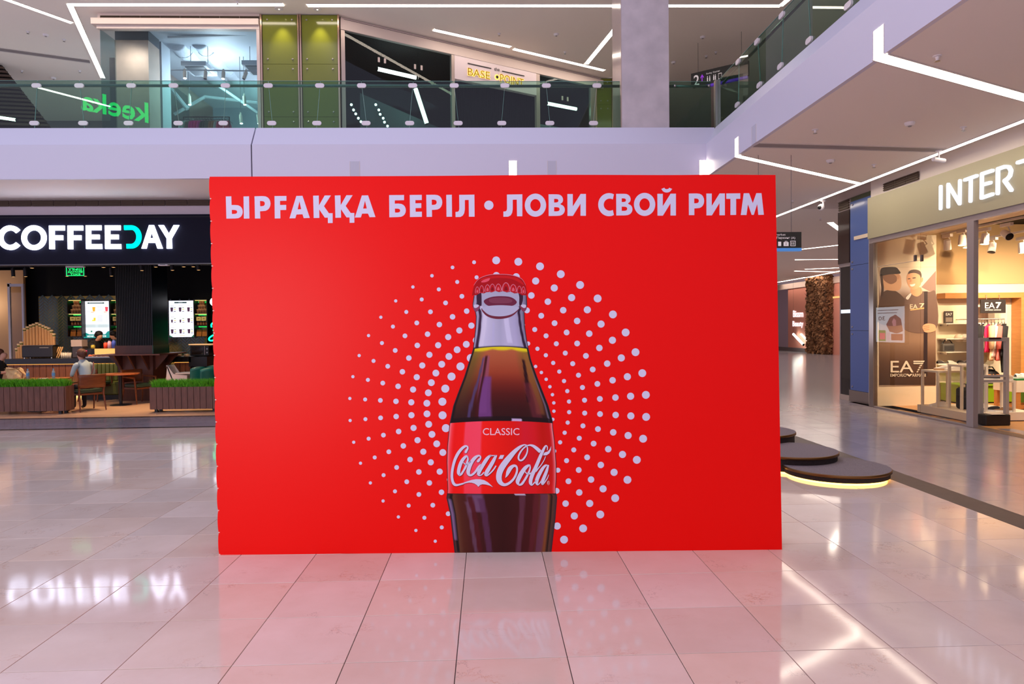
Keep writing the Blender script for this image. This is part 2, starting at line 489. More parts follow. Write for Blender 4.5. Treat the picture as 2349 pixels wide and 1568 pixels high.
struct(MB().box((-16, 12.80, -.12), (4.52, 12.93, .0005)).build('trim_2', mat('dark_border_stone', (44, 36, 42), .25)), 'dark stone line in front of the cafe')
struct(MB().box((-16, 14.42, -.12), (4.83, 14.56, .0005)).build('trim_3', mat('dark_border_stone', (44, 36, 42), .25)), 'dark stone line at the cafe edge')
struct(MB().box((-20, 14.56, -.12), (4.7, 26, 0)).build('floor_cafe', mat('cafe_floor', (230, 184, 150), .22, noise=(3.0, (212, 166, 132), 1.6))), 'warm beige floor of the cafe')

# ------------------------------------------------------------------ gallery fronts (two-part white fascia)
Z1 = PY(800, 331, FY).z          # top of the upright panels
Z2 = PY(800, 293, FY + .27).z    # top of the sloping ledge
XS = PY(577, 370, FY).x          # panel joint
trim = bpy.data.objects.new('trim_4', None); COL.objects.link(trim); struct(trim, 'white two-part fascia of the rear gallery')
for a, b in ((-17, XS - .012), (XS + .012, RX)):
    MB().box((a, FY, ZC), (b, FY + .06, Z1)).build('fascia_panel', M_FASCIA, trim)
    c, d = (a, b)
    MB().add([(c, FY + .01, Z1 + .004), (d + (.25 if b == RX else 0), FY + .01, Z1 + .004), (d + (.25 if b == RX else 0), FY + .27, Z2), (c, FY + .27, Z2),
              (c, FY + .07, Z1 - .05), (d, FY + .07, Z1 - .05), (d, FY + .33, Z2 - .05), (c, FY + .33, Z2 - .05)],
             [(0, 1, 2, 3), (4, 5, 6, 7), (0, 4, 5, 1), (1, 5, 6, 2), (2, 6, 7, 3), (3, 7, 4, 0)]).build('ledge_panel', M_FASCIA, trim)
MB().box((XS - .012, FY + .05, ZC), (XS + .012, FY + .07, Z1)).build('joint', mat('joint_dark', (60, 54, 50), .7), trim)
MB().box((-17, FY + .33, ZC + .02), (RX + .3, FY + .36, Z2 - .01)).build('ledge_back', M_FASCIA, trim)

trim5 = bpy.data.objects.new('trim_5', None); COL.objects.link(trim5); struct(trim5, 'white two-part fascia of the right gallery')
MB().box((RX, -6, ZC), (RX + .06, FY + .06, Z1)).build('fascia_panel', M_FASCIA, trim5)
MB().add([(RX + .01, -6, Z1 + .004), (RX + .01, FY + .01, Z1 + .004), (RX + .27, FY + .27, Z2), (RX + .27, -6, Z2),
          (RX + .07, -6, Z1 - .05), (RX + .07, FY + .07, Z1 - .05), (RX + .33, FY + .33, Z2 - .05), (RX + .33, -6, Z2 - .05)],
         [(3, 2, 1, 0), (4, 5, 6, 7), (0, 4, 7, 3), (1, 5, 4, 0), (2, 6, 5, 1), (3, 7, 6, 2)]).build('ledge_panel', M_FASCIA, trim5)
MB().box((RX + .33, -6, ZC + .02), (RX + .36, FY + .36, Z2 - .01)).build('ledge_back', M_FASCIA, trim5)

# soffits and the floor above
struct(MB().box((-20, FY + .06, ZC), (RX + .06, 15.6, ZC + .05)).box((RX + .06, -6, ZC), (7.66, 52, ZC + .05)).box((7.66, 16.9, ZC), (26, 52, ZC + .05)).build('ceiling', M_CEIL), 'plain ceiling under the gallery')
struct(MB().box((7.66, 4, 4.98), (9.6, 16.9, 5.02)).box((7.63, 4, ZC + .05), (7.66, 16.9, 5.02)).box((7.66, 16.9, ZC + .05), (9.6, 16.93, 5.02)).build('ceiling_cove', M_CEIL), 'raised ceiling slot in front of the shop')
struct(MB().box((-24, FY + .36, ZC + .12), (RX + .36, 36, ZF2)).box((RX + .36, -6, 5.05), (24, 36, ZF2)).build('floor_upper', mat('upper_floor', (216, 204, 196), .3)), 'floor of the upper gallery')
struct(MB().box((-26, 15.6, ZU), (24, 36, ZU + .08)).box((RX - .6, -6, ZU), (24, 15.6, ZU + .08)).build('ceiling_upper', M_CEIL), 'plain ceiling of the upper gallery')
struct(MB().box((-26, 34, ZF2), (24, 34.2, ZU)).build('wall_upper_far', mat('upper_far_wall', (214, 198, 150), .7)), 'far wall of the upper gallery')
struct(MB().box((15, -6, ZF2), (15.2, 34, ZU)).build('wall_upper_right', mat('upper_side_wall', (142, 132, 124), .7)), 'side wall of the upper gallery')
# ------------------------------------------------------------------ the big red display wall
BL, BR = PZ(503, 1272), PZ(1794, 1260)
BU = (BR - BL).normalized(); BN = Vector((BU.y, -BU.x, 0))      # BN points to the viewer
BTL, BTR = PP(481, 405, BL, BN), PP(1779, 401, BL, BN)
def BP(px, py, k=0.0):
    return PP(px, py, BL + BN * (k * .001), BN)

M_RED = mat('red_fabric', (244, 5, 0), .36, spec=.16)
M_REDS = mat('red_fabric_side', (240, 8, 2), .45, spec=.2)
M_INK = ink('printed_ink', .5, spec=.12)
bw = thing('banner_stand', (BL + BR) / 2, 'huge red fabric banner stand printed with a cola bottle, standing on the marble', 'banner')
DEP = -BN * .32
N = 60
front = MB()
def edge_l(t):       # the wrapped fabric puckers along the left seam
    return -.007 * abs(math.sin(t * math.pi * 17)) ** .6
def wall(u, v):
    p = (BL.lerp(BR, u)).lerp(BTL.lerp(BTR, u), v)
    if u == 0: p = p + BU * edge_l(v)
    if v == 1: p = p + Vector((0, 0, .006 * math.exp(-((u - .62) / .16) ** 2) + .004 * math.exp(-((u - .9) / .05) ** 2)))
    if 0 < u < .03: p = p + BN * .0
    return p
front.grid(lambda u, v: wall(u, v), 40, 102)
front.build('front_fabric', M_RED, bw)
sd = MB()
for a, b in (((0, 0), (0, 1)), ((1, 0), (1, 1))):
    p, q = wall(*a), wall(*b)
    sd.add([p - BN * .0005, q - BN * .0005, q + DEP, p + DEP], [(0, 1, 2, 3)])
sd.add([wall(0, 1) - BN * .0005, wall(1, 1) - BN * .0005, wall(1, 1) + DEP, wall(0, 1) + DEP], [(0, 1, 2, 3)])
sd.add([wall(0, 0) + DEP, wall(1, 0) + DEP, wall(1, 1) + DEP, wall(0, 1) + DEP], [(0, 1, 2, 3)])
sd.build('side_fabric', M_REDS, bw)
seam = MB()
for i in range(18):
    t = (i + .02) / 17
    if t > 1: break
    p = wall(0, min(t, 1)); seam.obox(p + BU * .004 + BN * .001, BU * .006, BN * .001, Vector((0, 0, .004)))
seam.build('seam_stitch', mat('seam_pale', (240, 170, 160), .5), bw)['kind'] = 'stuff'

# -- dots
INKW = (218, 214, 238)
dots = MB()
def disc(mb, px, py, r, k, col, n=20):
    mb.poly([BP(px + r * math.cos(2 * math.pi * i / n), py + r * math.sin(2 * math.pi * i / n), k) for i in range(n)], col=col)
DCX, DCY = 1142.4, 934.6
radii = [340.5, 305.3, 270.4, 234.5, 199.3, 163.5, 128.5]
size_r = [9.0, 8.2, 7.4, 6.6, 5.7, 4.8, 3.9]
for kx in range(42):
    a = -.7 + 4.286 + 8.5714 * kx
    A = a % 360
    right = A < 91 or A > 266.5
    for ri, r in enumerate(radii):
        if not right and ri == 6: continue
        s = size_r[ri] if right else size_r[6 - ri] * (.95 if ri else .95)
        x, y = DCX + r * math.cos(math.radians(a)), DCY + r * .992 * math.sin(math.radians(a))
        if y > 1262: continue
        if not right and ri == 0 and 230 < A: s += .8 * (A - 230) / 36
        disc(dots, x, y, s, 1.0, INKW)
for cx, cy in ((672, 562), (619, 605), (573, 657), (541, 719), (526, 786), (527, 856), (544, 922)):
    disc(dots, 780 + cx / 2.2405, 570 + cy / 2.2405, 9.2, 1.0, INKW)
dots.build('dot_print', M_INK, bw, label='burst of pale lilac dots around the bottle')['kind'] = 'stuff'

# -- headline
C3 = lambda x, y: (480 + x / 3.614, 380 + y / 3.614)
C4 = lambda x, y: (1120 + x / 3.454, 380 + y / 3.454)
def glyph(cf, outer, *holes, k=1.0, col=INKW):
    MB().poly([BP(*cf(*p), k) for p in outer], [[BP(*cf(*p), k) for p in h] for h in holes], col=col).build('headline_letter', M_INK, bw)
def bulge(x0, y0, x1, y1, xr, n=10):      # half-ellipse from (x0,y0) round to (x1,y1) reaching xr
    return [((x0 + (x1 - x0) * i / n) + (xr - max(x0, x1)) * math.sin(math.pi * i / n) ** .75, (y0 + y1) / 2 - (y1 - y0) / 2 * math.cos(math.pi * i / n)) for i in range(n + 1)]
glyph(C3, [(137, 254), (183, 253), (185, 325)] + bulge(215, 325, 215, 437, 278) + [(142, 438)], [(187, 366)] + bulge(206, 366, 206, 399, 232, 6) + [(188, 399)])
glyph(C3, [(284, 254), (330, 253), (333, 437), (287, 438)])
glyph(C3, [(375, 253)] + bulge(440, 251, 440, 376, 508) + [(421, 377), (424, 437), (379, 437)], [(421, 292)] + bulge(436, 292, 436, 335, 461, 6) + [(422, 335)])
glyph(C3, [(541, 251), (640, 250), (640, 290), (587, 291), (587, 325), (638, 324), (638, 366), (589, 367), (590, 436), (543, 437)])
glyph(C3, [(722, 250), (773, 249), (834, 432), (783, 434), (773, 402), (723, 404), (714, 435), (665, 436)], [(748, 294), (762, 360), (733, 361)])
for dx, dy in ((0, 0), (180, -2)):
    glyph(C3, [(x + dx, y + dy) for x, y in [(861, 248), (908, 247), (910, 328), (957, 246), (1009, 246), (951, 335), (992, 393), (1023, 393), (1023, 474), (984, 475), (983, 430), (958, 430), (912, 362), (913, 432), (866, 433)]])
glyph(C3, [(1265, 246), (1317, 245), (1378, 425), (1329, 426), (1316, 396), (1267, 397), (1257, 428), (1207, 429)], [(1291, 290), (1306, 354), (1276, 355)])
glyph(C3, [(1491, 243), (1615, 242), (1615, 285), (1538, 287), (1538, 314)] + bulge(1565, 313, 1565, 425, 1630) + [(1493, 427)], [(1539, 355)] + bulge(1560, 355, 1560, 388, 1583, 6) + [(1540, 388)])
glyph(C3, [(1662, 242), (1762, 241), (1762, 284), (1709, 285), (1709, 311), (1758, 310), (1758, 350), (1710, 351), (1711, 381), (1763, 380), (1763, 423), (1664, 425)])
glyph(C3, [(1799, 241)] + bulge(1865, 240, 1865, 365, 1932) + [(1846, 366), (1847, 423), (1802, 424)], [(1845, 281)] + bulge(1860, 281, 1860, 324, 1886, 6) + [(1845, 324)])
glyph(C3, [(1965, 241), (2011, 240), (2013, 422), (1967, 423)])
glyph(C3, [(2072, 241), (2198, 239), (2200, 422), (2153, 422), (2151, 283), (2119, 284), (2119, 362), (2114, 392), (2102, 413), (2082, 424), (2042, 425), (2042, 382), (2056, 382), (2068, 376), (2073, 360)])
bx, by = C3(2318, 327); head = MB(); disc(head, bx, by, 10.6, 1.0, INKW, 28); head.build('headline_dot', M_INK, bw)
glyph(C4, [(148, 228), (270, 226), (270, 400), (228, 400), (226, 268), (194, 269), (194, 345), (189, 373), (178, 393), (158, 403), (120, 404), (120, 362), (133, 362), (145, 356), (149, 340)])
for cx, cy in ((374, 312), (1239, 306)):
    glyph(C4, arc(cx, cy, 84.5, 91.5, 0, 360, 40)[:-1], arc(cx, cy, 41, 48, 0, 360, 32)[:-1])
for dx, dy in ((0, 0), (535.5, -4)):
    s = lambda P: [(x + dx, y + dy) for x, y in P]
    glyph(C4, s([(478, 226)] + bulge(540, 226, 555, 302, 600)[:-1] + [(572, 303)] + bulge(555, 306, 545, 397, 612)[1:] + [(479, 398)]),
          s([(522, 262)] + bulge(537, 262, 537, 291, 556, 6) + [(522, 291)]), s([(522, 328)] + bulge(543, 328, 543, 361, 566, 6) + [(522, 361)]))
for dx, dy in ((0, 0), (713, -2), (1101, -4)):
    glyph(C4, [(x + dx, y + dy) for x, y in [(627, 224), (670, 224), (670, 322), (732, 223), (774, 223), (774, 396), (731, 396), (731, 300), (671, 397), (628, 397)]])
outer = arc(957, 308, 86, 91.5, -63, -297, 36); inner = arc(963, 308, 48, 48, -300, -60, 28)
glyph(C4, outer[:1] + outer[1:] + inner)
glyph(C4, [(1371, 184), (1395, 174), (1401, 182), (1414, 186), (1428, 182), (1434, 174), (1458, 184)] + arc(1414, 180, 40, 32, 15, 165, 10))
glyph(C4, [(1589, 220)] + bulge(1650, 219, 1650, 337, 1711) + [(1633, 338), (1633, 391), (1590, 391)], [(1632, 259)] + bulge(1647, 259, 1647, 297, 1669, 6) + [(1632, 297)])
glyph(C4, [(1886, 219), (1997, 218), (1997, 262), (1964, 262), (1964, 389), (1919, 390), (1919, 262), (1886, 262)])
glyph(C4, [(2024, 218), (2067, 217), (2096, 296), (2124, 217), (2165, 217), (2184, 388), (2140, 389), (2131, 303), (2104, 389), (2087, 389), (2058, 305), (2046, 390), (2001, 390)])

# -- the printed bottle
def lerpc(a, b, t):
    t = max(0, min(1, t)); return tuple(a[i] + (b[i] - a[i]) * t for i in range(3))
def ramp(stops, t):
    if t <= stops[0][0]: return stops[0][1]
    for (a, ca), (b, cb) in zip(stops, stops[1:]):
        if t <= b: return lerpc(ca, cb, (t - a) / (b - a))
    return stops[-1][1]
left = [(679, 1088), (699, 1085), (707, 1086), (714, 1091), (725, 1093), (751, 1092), (785, 1088), (801, 1086), (829, 1077), (864, 1066), (900, 1052), (930, 1041), (966, 1033.6), (974, 1032), (1026, 1027), (1058, 1026), (1097, 1027), (1127, 1028), (1140, 1025), (1178, 1033.6), (1268, 1044)]
right = [(679, 1207), (699, 1208), (708, 1207), (715, 1201.5), (725, 1202), (749, 1203), (777, 1207), (801, 1211.6), (825, 1217), (864, 1231), (900, 1245), (930, 1257), (966, 1267), (974, 1266.5), (1011, 1271), (1063, 1275), (1102, 1275), (1127, 1273), (1138, 1277), (1188, 1273), (1268, 1263.5)]
def at_y(tab, y):
    if y <= tab[0][0]: return tab[0][1]
    for (a, xa), (b, xb) in zip(tab, tab[1:]):
        if y <= b: return xa + (xb - xa) * (y - a) / (b - a)
    return tab[-1][1]
def section(y0, y1, colfn, inset=0.0, k=2.0, nu=64, nv=40, top=0.0, bot=0.0):
    mb = MB()
    def pos(u, v):
        y = y0 + (y1 - y0) * v
        sag = (top * (1 - v) + bot * v) * (1 - (2 * u - 1) ** 2)
        xl, xr = at_y(left, y) + inset, at_y(right, y) - inset
        return BP(xl + (xr - xl) * u, y + sag, k)
    mb.grid(pos, nu, nv, colfn)
    return mb
bot = MB()
def join(mb): bot.add(mb.v, mb.f, mb.c)
def streak(c, u, v, w0, x0, x1, v0, v1, col, a=1.0, soft=.3):
    """a soft printed reflection running from (x0,v0) to (x1,v1)"""
    if v < v0 or v > v1: return c
    x = x0 + (x1 - x0) * (v - v0) / (v1 - v0); d = abs(u - x) / w0
    if d >= 1: return c
    f = a * min(1, (1 - d) / soft) * min(1, (v - v0) / .03, (v1 - v) / .03)
    return lerpc(c, col, f)
def neck(u, v):
    c = ramp([(0, (150, 146, 176)), (.08, (188, 186, 210)), (.2, (205, 203, 228)), (.5, (172, 172, 198)), (.6, (186, 184, 210)), (.8, (176, 172, 205)), (.93, (150, 146, 172)), (1, (110, 104, 130))], u)
    c = lerpc(c, (196, 192, 228), .5 * max(0, v - .4))
    c = streak(c, u, v, .035, .10, .055, .0, 1, (52, 26, 52), .95)
    c = streak(c, u, v, .03, .86, .955, .0, 1, (46, 26, 50), .95)
    c = streak(c, u, v, .05, .20, .13, .25, 1, (222, 218, 240), .7)
    c = streak(c, u, v, .06, .62, .68, .45, .93, (214, 212, 240), .8)
    c = streak(c, u, v, .03, .36, .36, .55, 1, (188, 186, 222), .6)
    if v > .955: c = lerpc(c, (30, 20, 30), (v - .955) / .03)
    return c
def liquid(u, v):
    mid = ramp([(0, (196, 130, 60)), (.03, (184, 100, 62)), (.2, (172, 84, 52)), (.34, (158, 66, 40)), (.48, (122, 40, 28)), (.62, (88, 26, 22)), (.8, (62, 20, 20)), (1, (48, 18, 20))], v)
    side = ramp([(0, (150, 122, 40)), (.15, (124, 92, 40)), (.4, (108, 70, 34)), (.7, (78, 42, 30)), (1, (42, 20, 22))], v)
    e = abs(2 * u - 1)
    c = lerpc(mid, side, max(0, (e - .5) / .35))
    if v < .06: c = lerpc((232, 216, 30), c, max(0, v - .018 - .018 * abs(math.sin(u * 9))) / .02)
    c = streak(c, u, v, .06, .27, .30, .1, .9, (150, 80, 110), .75)
    c = streak(c, u, v, .085, .30, .335, .38, .97, (118, 66, 132), .9)
    c = streak(c, u, v, .02, .22, .17, .12, .95, (84, 70, 120), .8)
    c = streak(c, u, v, .02, .265, .25, .1, .98, (66, 18, 18), .9)
    c = streak(c, u, v, .028, .885, .80, .14, .75, (44, 16, 20), .95)
    c = streak(c, u, v, .05, .94, .90, .05, .9, (176, 108, 52), .45)
    c = streak(c, u, v, .06, .84, .86, .45, .95, (120, 44, 60), .5)
    c = streak(c, u, v, .012, .985, .975, .1, 1, (120, 110, 130), .9)
    if e > .955: c = lerpc(c, (26, 18, 22), (e - .955) / .02)
    if v > .93: c = lerpc(c, (30, 14, 18), .7)
    if v > .955 and .6 < u < .7: c = (200, 176, 214)
    return c
def label_c(u, v):
    c = ramp([(0, (232, 120, 130)), (.02, (232, 60, 70)), (.05, (222, 20, 18)), (.14, (226, 22, 18)), (.155, (238, 62, 84)), (.30, (240, 66, 88)), (.32, (226, 26, 20)), (.5, (214, 22, 14)), (.62, (206, 20, 14)), (.72, (196, 24, 40)), (.82, (196, 22, 30)), (.9, (178, 18, 10)), (.97, (184, 20, 22)), (1, (224, 130, 140))], u)
    c = lerpc(c, (220, 24, 14), .45 * max(0, v - .5))
    return tuple(min(255, q * 1.12) for q in c)
def lower(u, v):
    c = ramp([(0, (60, 40, 46)), (.03, (110, 70, 50)), (.1, (84, 38, 26)), (.2, (72, 26, 24)), (.5, (58, 20, 18)), (.8, (74, 24, 24)), (.93, (132, 72, 40)), (1, (70, 48, 50))], u)
    c = streak(c, u, v, .09, .25, .26, .03, .35, (124, 92, 132), .75)
    c = streak(c, u, v, .03, .205, .26, .06, 1, (84, 24, 28), .9)
    c = streak(c, u, v, .035, .305, .36, .1, 1, (92, 50, 82), .8)
    c = streak(c, u, v, .022, .17, .22, .15, 1, (112, 78, 104), .7)
    c = streak(c, u, v, .03, .69, .66, .05, 1, (104, 58, 78), .7)
    c = streak(c, u, v, .03, .82, .79, .02, 1, (96, 34, 40), .8)
    c = streak(c, u, v, .04, .89, .87, .02, 1, (100, 56, 84), .75)
    c = streak(c, u, v, .012, .955, .955, .02, 1, (28, 18, 18), .95)
    c = streak(c, u, v, .012, .035, .035, .02, 1, (24, 18, 20), .95)
    c = streak(c, u, v, .01, .02, .02, .1, .8, (150, 120, 170), .8)
    if v < .05: c = lerpc((40, 16, 18), c, v / .05)
    if .035 < v < .06 and .62 < u < .72: c = (206, 196, 216)
    return c
# dark silhouette just behind
sil = [(at_y(left, y) - 1.2, y) for y in range(679, 1269, 6)]; sil2 = [(at_y(right, y) + 1.2, y) for y in range(679, 1269, 6)]
SILC = (58, 40, 50)
for (a, b), (c, d) in zip(zip(sil, sil[1:]), zip(sil2, sil2[1:])):
    bot.add([BP(*a, 1.5), BP(*b, 1.5), BP(*d, 1.5), BP(*c, 1.5)], [(0, 1, 2, 3)], SILC)
join(section(664, 801, neck, .4, 2.0, 64, 44, 0, -4))
join(section(800, 972, liquid, .6, 2.1, 72, 64, -5, -6))
join(section(1128, 1268, lower, .5, 2.0, 72, 40, -2, 0))
join(section(970, 1131, label_c, .3, 2.3, 90, 16, -5, 1))
# collar lenses under the cap
def blob(pts, k, col, sm=True):
    q = spline(pts, 6, True) if sm else pts
    bot.poly([BP(*p, k) for p in q], col=col)
CB = lambda x, y: (960 + x / 4.611, 560 + y / 4.611)
def cblob(pts, k, col, sm=True): blob([CB(*p) for p in pts], k, col, sm)
cblob([(655, 495), (760, 500), (1000, 500), (1075, 490), (1066, 600), (1050, 660), (860, 645), (680, 660), (660, 600)], 2.5, (176, 176, 200))
cblob([(690, 600), (760, 560), (870, 548), (980, 560), (1040, 610), (990, 650), (860, 646), (740, 650)], 2.7, (112, 40, 66))
cblob([(745, 585), (800, 566), (930, 566), (990, 590), (960, 620), (780, 620)], 2.8, (130, 62, 84))
cblob([(675, 668), (860, 648), (1050, 668), (1036, 720), (970, 768), (860, 790), (760, 776), (695, 735)], 2.8, (116, 44, 62))
cblob([(680, 664), (860, 644), (1052, 662), (1030, 710), (960, 748), (860, 762), (760, 750), (700, 712)], 2.9, (186, 186, 212))
cblob([(580, 655), (618, 640), (652, 655), (630, 700), (606, 712), (584, 690)], 2.8, (140, 70, 100))
cblob([(586, 642), (622, 636), (640, 650), (612, 672), (588, 668)], 2.9, (206, 202, 226))
cblob([(1142, 655), (1106, 640), (1072, 655), (1094, 700), (1118, 712), (1138, 690)], 2.8, (140, 60, 84))
cblob([(1136, 642), (1100, 636), (1082, 650), (1110, 672), (1134, 668)], 2.9, (206, 202, 226))
cblob([(618, 520), (660, 500), (668, 600), (664, 650), (636, 640), (616, 600)], 2.6, (62, 34, 56))
cblob([(1056, 500), (1100, 520), (1104, 590), (1086, 640), (1066, 640), (1066, 560)], 2.6, (62, 34, 56))
# crown cap
cap_o = spline([(567, 545), (578, 480), (598, 420), (640, 365), (740, 326), (860, 318), (980, 326), (1085, 362), (1125, 420), (1143, 490), (1150, 520), (1140, 550)], 6)
scal = []
for i in range(15):
    t = i / 14; x = 1135 - (1135 - 572) * t; y = 500 + 45 * (abs(2 * t - 1)) ** 2.2
    scal.append((x, y + (6 if i % 2 else -6)))
bot.poly([BP(*CB(*p), 3.0) for p in cap_o + scal], col=(176, 14, 24))
cblob([(650, 385), (700, 350), (860, 330), (1010, 345), (1085, 385), (1110, 430), (1000, 372), (860, 356), (720, 370)], 3.2, (206, 24, 30))
cblob([(662, 400), (690, 376), (752, 358), (742, 386), (700, 402)], 3.4, (236, 84, 104))
for i, (x, w_, h) in enumerate(((622, 22, 70), (668, 24, 74), (730, 28, 76), (782, 30, 78), (845, 32, 76), (925, 40, 92), (1002, 34, 80), (1066, 24, 72), (1110, 20, 74))):
    y1 = 492 + 34 * (abs(x - 860) / 280) ** 2
    cblob([(x - w_, y1), (x - w_ * .8, y1 - h * .7), (x, y1 - h), (x + w_ * .8, y1 - h * .7), (x + w_, y1)], 3.3, (214, 110, 130))
    cblob([(x - w_ * .72, y1), (x - w_ * .6, y1 - h * .64), (x, y1 - h * .9), (x + w_ * .6, y1 - h * .64), (x + w_ * .72, y1)], 3.5, (190, 18, 30))
    cblob([(x - w_ * .4, y1 - h * .1), (x - w_ * .3, y1 - h * .4), (x, y1 - h * .55), (x + w_ * .3, y1 - h * .4), (x + w_ * .4, y1 - h * .1)], 3.6, (140, 10, 26) if i % 2 else (228, 96, 110))
# little rim line on the cap
rim = spline([(585, 430), (640, 362), (740, 322), (860, 314), (980, 322), (1088, 360), (1134, 430)], 8)
for a, b in zip(rim, rim[1:]):
    bot.add([BP(*CB(*a), 3.4), BP(*CB(*b), 3.4), BP(*CB(b[0], b[1] + 6), 3.4), BP(*CB(a[0], a[1] + 6), 3.4)], [(0, 1, 2, 3)], (232, 130, 150))
bot.build('bottle_print', M_INK, bw, label='printed glass cola bottle with red crown cap')

# -- script lettering on the label
CA = lambda x, y: (1020 + x / 9.035, 1005 + y / 9.035)
scr = MB(); scr_sh = MB()
def stroke(pts, mb, k, col, dx=0, dy=0, grow=0):
    P = spline(pts, 6)
    L, R = [], []
    for i, (x, y, h) in enumerate(P):
        x0, y0, _ = P[max(i - 1, 0)]; x1, y1, _ = P[min(i + 1, len(P) - 1)]
        tx, ty = x1 - x0, y1 - y0; n = math.hypot(tx, ty) or 1
        nx, ny = -ty / n, tx / n; h = max(h, 2) + grow
        L.append(BP(*CA(x + nx * h + dx, y + ny * h + dy), k)); R.append(BP(*CA(x - nx * h + dx, y - ny * h + dy), k))
    o = len(P)
    mb.add(L + R, [(i, i + 1, o + i + 1, o + i) for i in range(o - 1)], col)
STROKES = [
 [(438, 305, 12), (438, 288, 25), (452, 252, 24), (474, 218, 20), (478, 182, 17), (452, 160, 18), (415, 168, 25), (360, 208, 29), (285, 300, 31), (220, 425, 30), (180, 555, 28), (155, 690, 27), (151, 810, 27), (170, 900, 28), (200, 950, 28), (245, 966, 23), (310, 955, 18), (395, 932, 16)],
 [(476, 372, 12), (440, 374, 24), (380, 435, 33), (330, 525, 36), (297, 635, 36), (288, 715, 33), (305, 765, 16)],
 [(300, 768, 16), (345, 738, 22), (395, 662, 20), (440, 580, 22), (468, 490, 20), (482, 425, 17), (472, 372, 13)],
 [(390, 498, 8), (415, 528, 11), (458, 540, 14), (500, 512, 14), (545, 474, 14)],
 [(690, 496, 10), (692, 478, 26), (714, 445, 25), (742, 408, 17), (738, 370, 14), (702, 358, 18), (640, 392, 32), (577, 462, 37), (525, 560, 39), (492, 660, 40), (493, 728, 34), (528, 764, 22), (580, 745, 22), (640, 688, 22), (700, 602, 24), (752, 540, 16)],
 [(975, 356, 12), (930, 368, 24), (870, 432, 36), (800, 540, 38), (735, 650, 38), (702, 730, 34), (715, 768, 14), (770, 752, 12), (815, 700, 12)],
 [(1068, 352, 22), (1005, 475, 36), (935, 595, 39), (875, 695, 40), (850, 750, 28), (880, 768, 16), (950, 715, 14), (1015, 645, 14), (1066, 566, 12)],
 [(930, 360, 14), (1000, 356, 10), (1085, 352, 6)],
 [(1722, 148, 8), (1690, 140, 12), (1640, 136, 14), (1560, 178, 28), (1450, 272, 42), (1350, 385, 54), (1252, 505, 60), (1175, 622, 62), (1130, 740, 60), (1128, 850, 56), (1168, 925, 44), (1240, 960, 30), (1330, 930, 26), (1420, 850, 23), (1480, 745, 22), (1502, 640, 20), (1478, 575, 22), (1420, 572, 30), (1355, 625, 42), (1315, 700, 38), (1290, 760, 24), (1260, 815, 3)],
 [(1700, 160, 10), (1716, 200, 13), (1712, 280, 14), (1680, 360, 17), (1630, 430, 19), (1580, 458, 17), (1540, 438, 18), (1530, 385, 18), (1560, 305, 17), (1620, 220, 15), (1690, 163, 13), (1760, 140, 16), (1830, 155, 26), (1900, 202, 34), (1960, 255, 36), (1985, 278, 32)],
 [(1778, 560, 10), (1735, 562, 24), (1665, 618, 38), (1592, 722, 44), (1535, 830, 44), (1512, 905, 38), (1538, 966, 14)],
 [(1535, 968, 14), (1598, 944, 24), (1658, 862, 22), (1710, 772, 22), (1752, 682, 18), (1772, 612, 16), (1768, 562, 12)],
 [(1668, 688, 9), (1698, 724, 11), (1750, 736, 14), (1800, 712, 12)],
 [(2126, 248, 6), (2130, 190, 10), (2112, 152, 11), (2080, 172, 20), (2030, 270, 29), (1980, 380, 33), (1930, 500, 35), (1878, 620, 37), (1822, 740, 40), (1786, 850, 38), (1782, 925, 34), (1808, 966, 14), (1856, 922, 12), (1896, 868, 10)],
 [(2092, 372, 7), (2060, 450, 8), (2000, 550, 9), (1940, 622, 12), (1886, 692, 14)],
 [(2128, 552, 10), (2090, 562, 22), (2040, 612, 30), (1982, 705, 36), (1926, 820, 38), (1905, 905, 34), (1926, 960, 14), (1972, 925, 10), (2000, 880, 10)],
 [(2150, 550, 16), (2112, 680, 30), (2064, 800, 34), (2028, 895, 34), (2030, 952, 16), (2078, 902, 12), (2130, 822, 9), (2156, 752, 5)],
]
POLYS = [
 [(380, 922), (470, 888), (560, 860), (650, 845), (740, 847), (820, 865), (890, 905), (945, 952), (1002, 1010), (930, 976), (850, 955), (780, 950), (735, 966), (698, 1004), (668, 968), (620, 936), (560, 918), (500, 916), (430, 930), (390, 945)],
 [(1155, 345), (1235, 345), (1200, 425), (1115, 425)],
 [(2078, 288), (2140, 270), (2180, 222), (2207, 158), (2202, 240), (2170, 310), (2112, 350), (2040, 352), (2058, 305)],
]
for s in STROKES:
    stroke(s, scr_sh, 2.9, (150, 14, 22), 4, 9, 6)
    stroke(s, scr, 3.6, INKW)
for p in POLYS:
    scr_sh.poly([BP(*CA(x + 4, y + 11), 2.9) for x, y in p], col=(150, 14, 22))
    scr.poly([BP(*CA(*p_), 3.6) for p_ in p], col=INKW)
ring = [CA(*p) for p in arc(2150, 921, 26, 44, 0, 360, 24)[:-1]]; ring2 = [CA(*p) for p in arc(2150, 921, 21, 38, 0, 360, 24)[:-1]]
scr.poly([BP(*p, 3.6) for p in ring], [[BP(*p, 3.6) for p in ring2]], col=(236, 190, 190))
def btext(mb, s, x0, y0, x1, y1, k, col, bold=0.0):
    o = BP(x0, y1, k); text(mb, s, o, BP(x1, y1, k) - o, BP(x0, y0, k) - o, bold, col)
btext(scr, 'R', 1255.9, 1103.5, 1259.9, 1110, 3.6, (236, 190, 190))
btext(scr, 'CLASSIC', 1107.5, 981.5, 1191.5, 997.5, 3.6, (246, 200, 214), .004)
scr_sh.build('script_shadow_print', M_INK, bw)
scr.build('script_print', M_INK, bw, label='flowing white script lettering on the red label')
